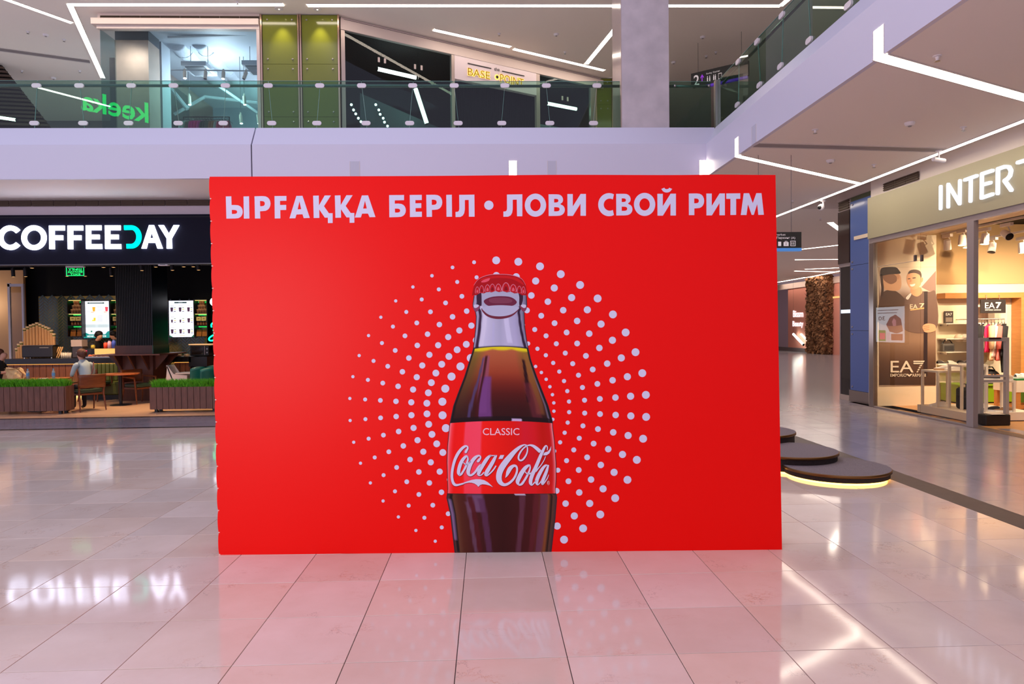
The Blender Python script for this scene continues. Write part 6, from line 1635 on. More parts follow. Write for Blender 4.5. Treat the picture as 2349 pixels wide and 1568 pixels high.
# ------------------------------------------------------------------ menu screens
def screen(x0, y0, x1, y1, label):
    a, b = PY(x0, y1, CB - .13), PY(x1, y0, CB - .13)
    t = thing('menu_screen', ((a + b) / 2), label, 'screen')
    MB().box((a.x - .02, CB - .13, a.z - .02), (b.x + .02, CB - .05, b.z + .02)).build('housing', M_BLACK, t)
    m = MB()
    def P(u, v, k=0.0): return Vector((a.x + (b.x - a.x) * u, CB - .132 - k, a.z + (b.z - a.z) * v))
    def bl(pts, k, c): m.poly([P(*q, k) for q in pts], col=c)
    def rc(u0, v0, u1, v1, k, c): bl([(u0, v0), (u1, v0), (u1, v1), (u0, v1)], k, c)
    def tx_(s, u0, v0, u1, v1, k, c, bold=0.0): text(m, s, P(u0, v0, k), P(u1, v0, k) - P(u0, v0, k), P(u0, v1, k) - P(u0, v0, k), bold, c)
    rc(0, 0, 1, 1, 0, (236, 240, 252))
    return t, m, bl, rc, tx_
t, m, bl, rc, tx_ = screen(192, 690, 249.5, 775, 'bright menu screen with drinks and a teal lower band, left of the pillar')
rc(.18, .93, .82, .965, .001, (34, 62, 62)); rc(.24, .943, .76, .952, .002, (190, 204, 204))
bl([(0, 0), (1, 0), (1, .19), (.92, .17), (.84, .10), (.22, .10), (.05, .16), (0, .13)], .001, (28, 140, 134)); tx_('МЕНЮ НАПИТКОВ', .14, .02, .87, .075, .002, (240, 250, 248), .02)
tx_('COFFEE DAY', .40, .165, .72, .19, .001, (90, 110, 110)); bl([(.31 + .035 * math.cos(i * .5236), .178 + .024 * math.sin(i * .5236)) for i in range(12)], .001, (50, 130, 100))
def cup(u, v, c, w_=.06, h_=.12):
    bl([(u - w_ * .7, v), (u + w_ * .7, v), (u + w_, v + h_), (u - w_, v + h_)], .002, c); bl([(u - w_ * .25, v + h_), (u - w_ * .05, v + h_), (u + w_ * .2, v + h_ * 1.4), (u + w_ * .05, v + h_ * 1.4)], .0015, (150, 200, 140))
cup(.42, .72, (240, 164, 30)); cup(.91, .72, (226, 70, 84)); cup(.44, .46, (226, 200, 40), .045, .09); bl([(.33, .46), (.42, .455), (.43, .49), (.36, .50)], .003, (244, 214, 60))
for i in range(5): rc(.05, .84 - i * .032, .25 + .05 * math.sin(i * 2.1), .846 - i * .032, .001, (150, 156, 170)); rc(.54, .84 - i * .028, .74 + .08 * math.sin(i), .846 - i * .028, .001, (150, 156, 170))
for i in range(5): rc(.05, .60 - i * .035, .24 + .06 * math.sin(i * 1.3), .606 - i * .035, .001, (140, 146, 162)); rc(.54, .60 - i * .035, .75, .606 - i * .035, .001, (140, 146, 162)); rc(.86, .60 - i * .035, .95, .606 - i * .035, .001, (160, 160, 170))
rc(.0, .28, 1, .37, .0008, (206, 220, 224))
for i in range(4): rc(.04, .355 - i * .02, .46, .361 - i * .02, .001, (160, 178, 180)); rc(.56, .355 - i * .02, .94, .361 - i * .02, .001, (160, 178, 180))
for x in (.30, .80): rc(x, .69, x + .13, .705, .001, (216, 160, 70))
m.build('picture', ink('menu_ink', .3, 1.05), t)
t, m, bl, rc, tx_ = screen(389, 689, 445.5, 773, 'bright menu screen with nine dark drink cups, right of the pillar')
rc(.22, .93, .70, .965, .001, (34, 62, 62)); rc(.38, .943, .54, .952, .002, (190, 204, 204))
for r in range(3):
    for c in range(3):
        u, v = .11 + c * .33, .70 - r * .30; s = .055 if not (r == 1 and c < 2) else .038
        cup(u, v, (64, 34, 60), s, s * 2.1)
        for i, cc in enumerate(((130, 150, 120), (226, 186, 60), (90, 90, 110))): rc(u + .08, v + .10 - i * .05, u + .155, v + .118 - i * .05, .001, cc)
        rc(u - .06, v + .155, u + .1, v + .163, .001, (160, 150, 170)); rc(u - .05, v - .025, u + .09, v - .018, .001, (170, 160, 176))
bl([(0, 0), (.14, 0), (.02, .05), (0, .05)], .001, (30, 100, 70)); bl([(.86, 0), (1, 0), (1, .055), (.95, .06)], .001, (30, 100, 70)); rc(.4, .03, .62, .042, .001, (200, 180, 120))
m.build('picture', ink('menu_ink', .3, 1.05), t)

# ------------------------------------------------------------------ lit shelf niches with paper cups, boxes and bags
M_KRAFT = mat('kraft_paper', (214, 166, 116), .8); M_BOXY = mat('cream_box', (226, 206, 130), .7); M_JAR = mat('amber_jar', (150, 92, 50), .35)
M_GLOWG = glow('shelf_green_led', (40, 200, 90), 1.4); M_GLOWW = glow('shelf_warm_led', (255, 200, 110), 3.0)
cupP = None
def paper_cup(p, label, group):
    global cupP
    if cupP is None:
        cupP = thing('paper_cup', p, label, 'cup', group)
        MB().lathe([(.034, 0), (.048, .115), (.05, .118), (.044, .118)], p, 12).build('wall', M_KRAFT, cupP, True)
        MB().lathe([(.0385, .030), (.0445, .085)], p, 12).build('logo_band', mat('cup_logo', (120, 76, 48), .8), cupP)
        return cupP
    return dup(cupP, p, label=label, group=group)
def niche(x0, x1, side, cups):
    X0, X1, _, _ = region(x0, 690, x1, 770, CB - .3); Yf = CB - .32
    zz = [PY((x0 + x1) / 2, y, Yf).z for y in (771, 745.5, 718, 688)]
    t = thing('wall_shelf', ((X0 + X1) / 2, CB - .16, zz[0]), 'black lit shelf niche of cups, boxes and bags %s' % side, 'shelf')
    for z in zz[:3]: MB().box((X0, Yf, z - .02), (X1, CB - .04, z)).build('shelf_board', M_BLACK, t)
    MB().box((X0, Yf, zz[3]), (X1, CB - .04, zz[3] + .03)).build('top_board', M_BLACK, t)
    for x in (X0 - .02, X1): MB().box((x, Yf, zz[0] - .02), (x + .02, CB - .04, zz[3] + .03)).build('side_board', M_BLACK, t)
    for z in (zz[1], zz[2], zz[3]): MB().box((X0 + .02, CB - .07, z - .06), (X1 - .02, CB - .045, z - .03)).build('led_line', M_GLOWG, t)
    MB().box((X0 + .02, Yf + .03, zz[3] - .012), (X1 - .02, Yf + .06, zz[3] - .002)).build('led_line', M_GLOWW, t); MB().box((X0 + .02, Yf + .03, zz[2] - .032), (X1 - .02, Yf + .06, zz[2] - .022)).build('led_line', M_GLOWW, t)
    z = zz[2]; n = cups; sp = (X1 - X0 - .06) / n
    for r in range(3):
        for i in range(n - r):
            paper_cup(Vector((X0 + .03 + sp * (i + .5 + r / 2), Yf + .12, z + .001 + r * .119)), '%s kraft cup from left, %s pyramid row, shelf %s' % (ORD[i], ('bottom', 'middle', 'top')[r], side), 'cup pyramid %s' % side)
    z = zz[1]; w_ = (X1 - X0 - .06) / 2
    for i in range(2):
        b0 = Vector((X0 + .03 + i * w_, Yf + .05, z + .13)); o = thing('gift_box', b0, 'cream gift box on the middle shelf %s, %s one' % (side, ('left', 'right')[i]), 'box')
        MB().box(b0 + V(.01, 0, 0), b0 + V(w_ - .01, .16, .12)).build('carton', M_BOXY, o); MB().box(b0 + V(.05, -.002, .05), b0 + V(w_ - .05, 0, .08)).build('printed_band', mat('box_print', (150, 120, 60), .7), o)
    for i in range(4):
        p = Vector((X0 + .06 + i * (X1 - X0 - .12) / 3, Yf + .13, z + .001)); o = thing('jar', p, '%s amber jar on the middle shelf %s' % (ORD[i], side), 'jar', 'amber jars %s' % side)
        MB().lathe([(.035, 0), (.038, .02), (.038, .08), (.03, .095)], p, 12).build('body', M_JAR, o, True); MB().lathe([(.032, .095), (.032, .12)], p, 12).build('lid', M_BLACK, o)
    z = zz[0]
    for i in range(2):
        p = Vector((X0 + .09 + i * (X1 - X0 - .2), Yf + .12, z + .001)); o = thing('coffee_bag', p, '%s coffee bag on the bottom shelf %s' % (('left', 'right')[i], side), 'bag')
        MB().add([p + V(-.07, -.04, 0), p + V(.07, -.04, 0), p + V(.07, .04, 0), p + V(-.07, .04, 0), p + V(-.075, 0, .19), p + V(.075, 0, .19)], [(0, 1, 2, 3), (0, 1, 5, 4), (2, 3, 4, 5), (1, 2, 5), (3, 0, 4)]).build('pouch', mat('pouch_orange', (200, 120, 40), .5), o)
        MB().box(p + V(-.075, -.004, .19), p + V(.075, .004, .21)).build('seal', mat('pouch_seal', (120, 150, 40), .5), o)
niche(157, 186, 'left of the left screen', 4); niche(255, 300, 'between the left screen and the pillar', 5); niche(447, 474, 'right of the right screen', 4)

# ------------------------------------------------------------------ counter
CTY = 19.0
M_TOPB = mat('black_stone_top', (20, 16, 18), .25); M_WALN = mat('walnut_plank', (132, 74, 36), .45, noise=(3, (104, 56, 28), 2, (6, 6, .8)))
def counter(x0, x1, yt, yb, label, glowcol=None, planks=True, dark=False):
    a, b = PY(x0, yt, CTY), PY(x1, yt, CTY); zt2 = a.z; zb2 = PY((x0 + x1) / 2, yb, CTY).z
    t = thing('bar_counter', ((a.x + b.x) / 2, CTY + .4, 0), label, 'counter')
    MB().box((a.x - .03, CTY - .06, zb2), (b.x + .03, CTY + .75, zt2)).build('worktop', M_TOPB, t)
    MB().box((a.x, CTY + .03, 0), (b.x, CTY + .7, zb2)).build('carcass', M_BLACKW, t)
    if planks:
        n = max(2, round((b.x - a.x) / .168)); w_ = (b.x - a.x) / n
        for i in range(n): MB().box((a.x + i * w_ + .006, CTY, .10), (a.x + (i + 1) * w_ - .006, CTY + .03, zb2)).build('plank', M_WALN, t)
        MB().box((a.x, CTY - .012, zb2 - .012), (b.x, CTY + .0, zb2 - .002)).build('under_light', glow('counter_led', (255, 170, 80), 2.0), t)
        MB().box((a.x, CTY + .01, .0), (b.x, CTY + .025, .06)).build('floor_light', glow('counter_floor_led', (255, 196, 110), 2.4), t)
    return zt2
ZT = counter(16, 268, 823, 834, 'long black topped bar counter with walnut plank front')
ZT2 = counter(400, 437, 818, 830, 'short bar counter with lit walnut front right of the pillar')
counter(437.5, 474, 818, 840, 'black bar cabinet right of the short walnut counter', planks=False)
def onc(px, dy=.3, z=None): p = PY(px, 823, CTY + dy); return Vector((p.x, CTY + dy, ZT if z is None else z))
# paper cup sleeves
SL = [(39, 798), (44, 788), (50, 783), (58, 752), (65, 748), (72.5, 744), (79.5, 742), (87, 739), (94, 742), (101, 745), (107.5, 748), (114, 750.5), (120, 756), (125.5, 764)]
for i, (px, yt) in enumerate(SL):
    p = onc(px, .48); top = PY(px, yt, CTY + .48).z; o = thing('cup_stack', p, '%s tall kraft paper cup stack from the left on the bar counter' % ORD[i], 'cup stack', 'tall stacks of paper cups')
    h = top - ZT; prof = []; k = int(h / .02)
    for j in range(k): prof += [(.034, h * j / k), (.040, h * (j + .9) / k)]
    MB().lathe(prof[:-4], p, 12).build('nested_cups', M_KRAFT, o)
    MB().lathe([(.034, h - .12), (.046, h - .01), (.047, h), (.04, h)], p, 12).build('top_cup', mat('cup_pale', (238, 206, 160), .7), o); MB().lathe([(.0395, h - .085), (.0425, h - .045)], p, 12).build('logo_band', mat('cup_green_logo', (110, 110, 50), .7), o)
em = thing('espresso_machine', onc(86, .15), 'wide black espresso machine on the counter in front of the cup stacks', 'coffee machine')
a_, b_ = onc(51, .1), onc(122, .1); zh = PY(86, 793, CTY + .1).z
MB().box((a_.x, CTY + .08, ZT + .03), (b_.x, CTY + .40, zh)).build('body', mat('machine_black', (30, 24, 24), .35), em, bevel=.02)
for x in (a_.x + .05, b_.x - .05):
    for y in (.12, .36): MB().lathe([(.02, 0), (.02, .03)], (x, CTY + y, ZT), 8).build('foot', M_STEEL, em)
MB().box((b_.x - .34, CTY + .074, zh - .06), (b_.x - .10, CTY + .079, zh - .035)).build('name_plate', mat('machine_letter', (120, 112, 108), .4), em)
MB().box((a_.x - .01, CTY + .1, zh), (b_.x + .01, CTY + .42, zh + .015)).build('top_tray', M_STEEL_D, em)
for k, px in enumerate((128, 132.5, 137)):
    p = onc(px, .25); o = thing('portafilter', p, 'leaning pale wooden handle tool beside the espresso machine, %s of three' % ('first', 'second', 'third')[k], 'tool'); MB().tube([p + V(-.03, 0, .012), p + V(.06, .05, .30)], [.012, .018], 8).build('handle', mat('pale_wood', (230, 180, 120), .5), o); MB().tube([p + V(-.045, 0, .006), p + V(-.03, 0, .014)], .02, 8).build('head', M_STEEL, o)
for k, px in enumerate((142, 147, 152, 157, 162)):
    p = onc(px, .3); o = thing('glass_tumbler', p, '%s shiny tumbler from the left beside the coffee grinder' % ORD[k], 'glass', 'tumblers by the grinder')
    MB().lathe([(.028, 0), (.034, .14), (.03, .14), (.025, .01)], p, 10).build('wall', mat('tumbler', (214, 200, 184), .15), o, True); MB().lathe([(.035, .14), (.02, .16), (0, .165)], p, 10).build('lid', M_STEEL, o, True)
gdr = thing('coffee_grinder', onc(180, .25), 'dark coffee grinder with a pale label plate next to the barista', 'coffee grinder'); p = wloc(gdr); zg_ = PY(180, 779, CTY + .25).z
MB().box(p + V(-.14, -.05, 0), p + V(.14, .2, zg_ - ZT - .16)).build('body', mat('grinder_dark', (56, 46, 48), .35), gdr, bevel=.02); MB().box(p + V(-.15, -.07, zg_ - ZT - .18), p + V(.14, .2, zg_ - ZT)).build('label_plate', mat('plate_pale', (170, 150, 146), .5), gdr); MB().tube([p + V(.05, -.08, .14), p + V(.05, -.16, .14)], .02, 8).build('spout', M_STEEL, gdr)
# pastry case
pcs = thing('pastry_case', onc(232, .2), 'glass pastry case glowing warm on the counter beside the pillar', 'display case'); p = wloc(pcs); q0, q1 = onc(199, .1).x, onc(270, .1).x; zpc = PY(232, 800, CTY + .1).z
MB().box((q0, CTY + .04, ZT), (q1, CTY + .5, ZT + .03)).build('base', M_STEEL, pcs); MB().box((q0, CTY + .48, ZT + .03), (q1, CTY + .5, zpc)).build('lit_back', glow('case_glow', (255, 190, 110), 1.6), pcs); MB().box((q0, CTY + .04, zpc), (q1, CTY + .5, zpc + .015)).build('top_glass', M_GL2, pcs); MB().box((q0, CTY + .04, ZT + .03), (q1, CTY + .05, zpc)).build('front_glass', M_GL2, pcs)
rn = random.Random(5)
for i in range(14):
    c = rn.choice(((214, 150, 80), (236, 206, 150), (150, 90, 50), (240, 226, 200), (220, 120, 90))); pp = Vector((q0 + .06 + (q1 - q0 - .12) * (i % 7) / 6, CTY + .16 + .16 * (i // 7), ZT + .031)); o = thing('pastry', pp, '%s pastry from the left in the %s row of the glowing case' % (ORD[i % 7], ('front', 'back')[i // 7]), 'pastry', 'pastries in the case')
    MB().ball(pp + V(0, 0, .03), .05, 10, 6, (1, .8, .6)).build('bun', mat('pastry_%d' % sum(c), c, .7), o, True); MB().lathe([(.055, 0), (.06, .006)], pp, 12).build('plate', M_WHITE, o)
for k, (px, c, h, l) in enumerate(((214, (196, 170, 60), .10, 'short yellow canister on top of the pastry case'), (243, (226, 70, 44), .16, 'orange red canister on top of the pastry case'), (252, (196, 150, 176), .2, 'lilac box on top of the pastry case'), (262, (60, 80, 180), .22, 'blue bottle on top of the pastry case'))):
    pp = onc(px, .25); pp.z = zpc + .016; o = thing('canister', pp, l, 'container')
    MB().lathe([(.05, 0), (.05, h * .8), (.035, h * .9), (.035, h)], pp, 12).build('body', mat('can_%d' % k, c, .5), o, True); MB().lathe([(.04, h), (.04, h + .02)], pp, 12).build('cap', M_STEEL_D, o)
# machines on the right counter
ov = thing('toaster_oven', (PY(462, 815, CTY + .2).x, CTY + .25, ZT2), 'black oven with a lit shelf above on the right counter', 'oven'); p = wloc(ov)
MB().box(p + V(-.28, -.1, .01), p + V(.22, .3, .30)).build('body', M_BLACK, ov, bevel=.02); MB().box(p + V(-.24, -.106, .05), p + V(.08, -.1, .26)).build('door_glass', mat('oven_glass', (34, 26, 24), .1), ov); MB().tube([p + V(.12, -.12, .04), p + V(.12, -.12, .28)], .012, 8).build('handle', M_STEEL, ov); MB().box(p + V(-.32, -.1, .31), p + V(.25, .3, .335)).build('top_tray', glow('tray_glow', (255, 190, 130), 1.0), ov)
for z in (.1, .2): MB().lathe([(.018, 0), (.018, .02)], p + V(.18, -.1, z), 10, axis=(0, -1, 0)).build('knob', M_STEEL, ov)
for k, (px, l) in enumerate(((410, 'small pale dish stack on the right counter'), (428, 'lit cream dish on the right counter'))):
    pp = Vector((PY(px, 815, CTY + .2).x, CTY + .2, ZT2)); o = thing('dish_stack', pp, l, 'dishes'); MB().lathe([(.06, 0), (.09, .03), (.085, .035), (.06, .03)], pp, 14).build('lower_dish', mat('dish_cream', (240, 206, 160), .4), o, True); MB().lathe([(.05, .035), (.075, .065), (.05, .06)], pp, 14).build('upper_dish', mat('dish_cream', (240, 206, 160), .4), o, True)

# ------------------------------------------------------------------ pillar with a bar table round it
PYF = 17.9
xA, xB = PY(268, 850, PYF).x, PY(352, 850, PYF).x; PD = .86
M_RIB = mat('black_rib', (18, 12, 14), .5); M_NAVYS = mat('navy_side', (12, 20, 38), .35); M_WALD = mat('dark_walnut', (96, 50, 34), .4, noise=(2.5, (78, 40, 28), 2, (5, 5, .7)))
zc0, zc1 = PY(310, 792, PYF).z, PY(310, 811, PYF).z
pl = thing('cafe_pillar', ((xA + xB) / 2, PYF + PD / 2, 0), 'black ribbed square pillar with a walnut bar table around it', 'pillar')
MB().box((xA + .03, PYF + .03, zc0), (xB - .012, PYF + PD, 3.75)).build('core', M_BLACKW, pl)
nr = 22
for i in range(nr): x = xA + (xB - xA) * (i + .5) / nr; MB().box((x - .012, PYF, zc0), (x + .012, PYF + .03, 3.74)).build('rib', M_RIB, pl)
MB().box((xB - .012, PYF, zc0), (xB, PYF + PD, 3.74)).build('side_panel', M_NAVYS, pl)
MB().box((xA - .02, PYF - .03, zc1), (xB, PYF + PD, zc0)).build('collar', M_WALD, pl); MB().box((xB, PYF - .03, zc1), (xB + .02, PYF + PD, zc0)).build('collar_side', mat('green_side', (20, 84, 58), .3), pl)
MB().box((xA + .02, PYF + .02, 0), (xB - .02, PYF + PD, zc1 - .03)).build('base', M_WALD, pl)
MB().box((xA - .32, PYF - .38, zc1 - .03), (xB + .34, PYF + PD + .3, zc1)).build('table_ring', mat('ring_edge', (120, 70, 52), .3), pl)
for x in (xA + .12, (xA + xB) / 2, xB - .12): MB().prism([(x - .02, PYF + .02, zc1 - .03), (x - .02, PYF - .36, zc1 - .03), (x - .02, PYF + .02, zc1 - .42)], (.04, 0, 0)).build('bracket', M_WALD, pl)
for y in (PYF + .15, PYF + .7): MB().prism([(xB - .02, y, zc1 - .03), (xB + .32, y, zc1 - .03), (xB - .02, y, zc1 - .42)], (0, .04, 0)).build('bracket', M_WALD, pl); MB().prism([(xA + .02, y, zc1 - .03), (xA - .30, y, zc1 - .03), (xA + .02, y, zc1 - .42)], (0, .04, 0)).build('bracket', M_WALD, pl)
MB().box(((xA + xB) / 2 - .07, PYF + .01, .55), ((xA + xB) / 2 + .01, PYF + .02, .63)).build('socket', M_BLACK, pl)

# ------------------------------------------------------------------ furniture
M_CHW = mat('chair_walnut', (124, 64, 30), .4, noise=(6, (98, 48, 22), 2, (1, 1, 5))); M_SEATG = mat('green_leather', (44, 62, 44), .45)
def armchair(label, loc, rz, seatm=M_SEATG, cat='chair', group='wooden cafe armchairs'):
    t = bpy.data.objects.new('armchair', None); COL.objects.link(t); tag(t, label, cat, group)
    def part(mb, n, m, sm=False, bv=0.0): o = mb.build(n, m, None, sm, bevel=bv); o.parent = t; return o
    part(MB().box((-.24, -.25, .40), (.25, .25, .49)), 'seat', seatm, bv=.03)
    part(MB().box((-.25, -.26, .36), (.26, .26, .40)), 'seat_frame', M_CHW)
    bk_ = MB(); bk_.grid(lambda u, v: Vector((-.26 - .05 * v - .06 * (1 - (2 * u - 1) ** 2), (u - .5) * .56, .52 + .30 * v)), 12, 4); o = part(bk_, 'backrest', M_CHW, True); s_ = o.modifiers.new('t', 'SOLIDIFY'); s_.thickness = .03; s_.offset = 0
    for sy in (-1, 1):
        part(MB().tube([(.24, sy * .26, 0), (.22, sy * .27, .36), (.20, sy * .28, .63)], [.014, .022, .02], 8), 'leg', M_CHW)
        part(MB().tube([(-.32, sy * .27, 0), (-.25, sy * .25, .40), (-.27, sy * .27, .70)], [.014, .024, .018], 8), 'leg', M_CHW)
        part(MB().tube([(.21, sy * .28, .63), (.0, sy * .29, .65), (-.26, sy * .27, .66)], [.022, .024, .018], 8), 'armrest', M_CHW)
    t.location = loc; t.rotation_euler = (0, 0, rz)
    return t
cpos = lambda px, py: PZ(px, py, 0)
p = cpos(182, 944); ch0 = armchair('walnut armchair with green seat, the woman in a pale shirt sits on it', (p.x, p.y + .28, 0), 2.5)
def chair_at(px, py, rz, label):
    p = cpos(px, py); return dup(ch0, (p.x, p.y, 0), rz, label)
chair_at(222, 918, 1.4, 'walnut armchair just right of the seated woman in a pale shirt')
chair_at(322, 924, -.5, 'walnut armchair with a green seat right of the black table leg, against the pillar')
p = cpos(-40, 940); dup(ch0, (p.x, p.y + .3, 0), .1, 'walnut armchair of the woman in black at the left edge')
def rtable(p, r, h, label, wood=M_CHW, sq=False):
    t = thing('cafe_table', p, label, 'table'); 
    if sq: MB().box(p + V(-r * 1.25, -r * .75, h - .03), p + V(r * 1.25, r * .75, h)).build('tabletop', wood, t, bevel=.01)
    else: MB().lathe([(r - .01, h - .03), (r, h - .02), (r, h - .004), (r - .006, h)], p, 28).build('tabletop', wood, t)
    MB().lathe([(.035, .02), (.035, h - .03)], p, 14).build('pedestal', M_BLACK, t); MB().lathe([(.24, 0), (.24, .012), (.03, .025)], p, 20).build('foot', M_BLACK, t)
    return t
M_TTOP = mat('table_orange_wood', (196, 112, 66), .35, noise=(3, (170, 92, 52), 2, (1, 6, 1)))
p = Vector((PY(277, 900, 16.95).x, 16.95, 0)); rtable(p, .42, .76, 'round orange wood cafe table on a black leg in front of the pillar', M_TTOP)
tp = PY(90, 870, 15.95); tp = Vector((tp.x, 15.95, 0)); TH = PY(90, 868.5, 15.75).z
rtable(tp, .44, TH, 'wooden cafe table between the two seated women', M_TTOP, True)
# green banquette
bq = thing('banquette', (PY(245, 870, 18.6).x, 18.55, 0), 'olive green ribbed banquette in front of the bar counter', 'banquette'); p = wloc(bq)
MB().box(p + V(-.5, -.25, .12), p + V(.45, .25, .46)).build('seat', mat('olive_leather', (84, 88, 30), .45), bq, bevel=.04)
for i in range(9): MB().box(p + V(-.5 + i * .106, .14, .46), p + V(-.5 + i * .106 + .1, .27, .92)).build('back_rib', mat('olive_leather', (84, 88, 30), .45), bq, bevel=.03)
MB().box(p + V(-.5, -.24, 0), p + V(.45, .25, .12)).build('plinth', M_BLACK, bq)
# high chair
hc = thing('high_chair', (PY(412, 860, 17.6).x, 17.6, 0), 'white plastic baby high chair with a tray right of the pillar', 'high chair'); p = wloc(hc); M_HC = mat('white_plastic', (226, 210, 202), .4)
sh_ = MB(); sh_.grid(lambda u, v: p + Vector((-.22 + .30 * (v if v < .5 else .5 + (v - .5) * .0) * 2 * .5 + .0, (u - .5) * .36, .92 - .40 * min(1, v * 2))) if v < .5 else p + Vector((-.07 + .34 * (v - .5) * 2, (u - .5) * .36, .52)), 6, 10)
o = sh_.build('seat_shell', M_HC, hc, True); s_ = o.modifiers.new('t', 'SOLIDIFY'); s_.thickness = .025
for sy in (-1, 1): MB().prism([p + V(-.22, sy * .18, .92), p + V(-.07, sy * .18, .70), p + V(.26, sy * .18, .66), p + V(.26, sy * .18, .5), p + V(-.26, sy * .18, .5)], (0, .02, 0)).build('side_shell', M_HC, hc)
MB().box(p + V(.0, -.24, .70), p + V(.42, .24, .73)).build('tray', M_HC, hc, bevel=.01)
for sx, sy in ((-1, -1), (-1, 1), (1, -1), (1, 1)): MB().tube([p + V(.02 + sx * .16, sy * .14, .5), p + V(.02 + sx * .28, sy * .24, 0)], .013, 8).build('leg', M_STEEL, hc)
# teal chairs and table by the banner edge
M_TEAL = mat('teal_leather', (16, 92, 82), .35)
def tchair(px, Y, rz, label):
    x = PY(px, 860, Y).x; t = thing('padded_chair', (x, Y, 0), label, 'chair', 'teal padded chairs'); 
    def part(mb, n, m, sm=False): o = mb.build(n, m, None, sm); o.parent = t; return o
    b = MB(); b.grid(lambda u, v: Vector((-.22 - .04 * v - .05 * (1 - (2 * u - 1) ** 2), (u - .5) * .44, .46 + .42 * v - .05 * (2 * u - 1) ** 2 * v)), 10, 6); o = part(b, 'backrest', M_TEAL, True); s_ = o.modifiers.new('t', 'SOLIDIFY'); s_.thickness = .06
    part(MB().box((-.22, -.22, .40), (.22, .22, .48)), 'seat', M_TEAL)
    for sx in (-1, 1):
        for sy in (-1, 1): part(MB().tube([(sx * .22, sy * .22, 0), (sx * .19, sy * .19, .40)], .016, 8), 'leg', M_CHW)
    t.rotation_euler = (0, 0, rz)
    return t
tchair(452, 17.5, 2.2, 'teal padded chair, left of the pair by the banner edge'); tchair(472, 16.9, 2.3, 'teal padded chair, right of the pair by the banner edge'); tchair(492, 18.2, 2.0, 'teal padded chair half hidden behind the banner edge')
p = Vector((PY(500, 860, 17.6).x, 17.6, 0)); rtable(p, .36, .76, 'pale topped cafe table half hidden behind the banner', mat('pale_top', (214, 170, 130), .4))
# wooden side cabinet and neon
wc = thing('side_cabinet', (PY(490, 840, 19.6).x, 19.6, 0), 'plain walnut cabinet beside the banner edge at the back of the cafe', 'cabinet'); p = wloc(wc)
MB().box((PY(473, 840, 19.5).x, 19.5, .05), (CXR - .05, 20.1, PY(485, 808, 19.5).z)).build('body', M_WALN, wc); MB().box((PY(473, 840, 19.5).x + .02, 19.52, 0), (CXR - .07, 20.1, .05)).build('plinth', M_BLACK, wc); MB().box((PY(480, 840, 19.5).x, 19.485, .1), (PY(480, 840, 19.5).x + .012, 19.5, PY(485, 815, 19.5).z)).build('handle', M_BLACK, wc)
nn = thing('neon_sign', PY(490, 760, 20.6), 'green neon script peeking out beside the banner in the cafe', 'sign')
NP = lambda x, y: PY(370 + x / 7.469, 670 + y / 7.469, 20.6)
for pts in ([(862, 600), (856, 560), (880, 528), (915, 520), (960, 540), (990, 600)], [(900, 630), (896, 655), (930, 650)], [(925, 725), (880, 740), (830, 775), (815, 805), (835, 826), (880, 825), (930, 795), (980, 740)]): MB().tube([NP(*q) for q in spline(pts, 6)], .022, 8).build('neon_tube', glow('green_neon_tube', (20, 230, 150), 4.0), nn, True)
MB().box((NP(860, 600).x, 20.62, NP(860, 830).z), (CXR - .02, 20.65, NP(860, 520).z)).build('backing_board', M_BLACKW, nn)
gl = thing('globe_lamp', PY(492, 692, 20.3), 'white glowing round lamp cut by the banner edge', 'lamp'); p = wloc(gl)
MB().ball(p, .125, 18, 12).build('globe', glow('globe_white', (246, 246, 255), 3.0), gl, True); MB().tube([p + V(0, 0, .12), (p.x, p.y, 3.75)], .006, 6).build('cord', M_BLACK, gl); MB().lathe([(.05, .0), (.05, .03)], p + V(0, 0, .12), 12).build('cap', M_BLACK, gl)

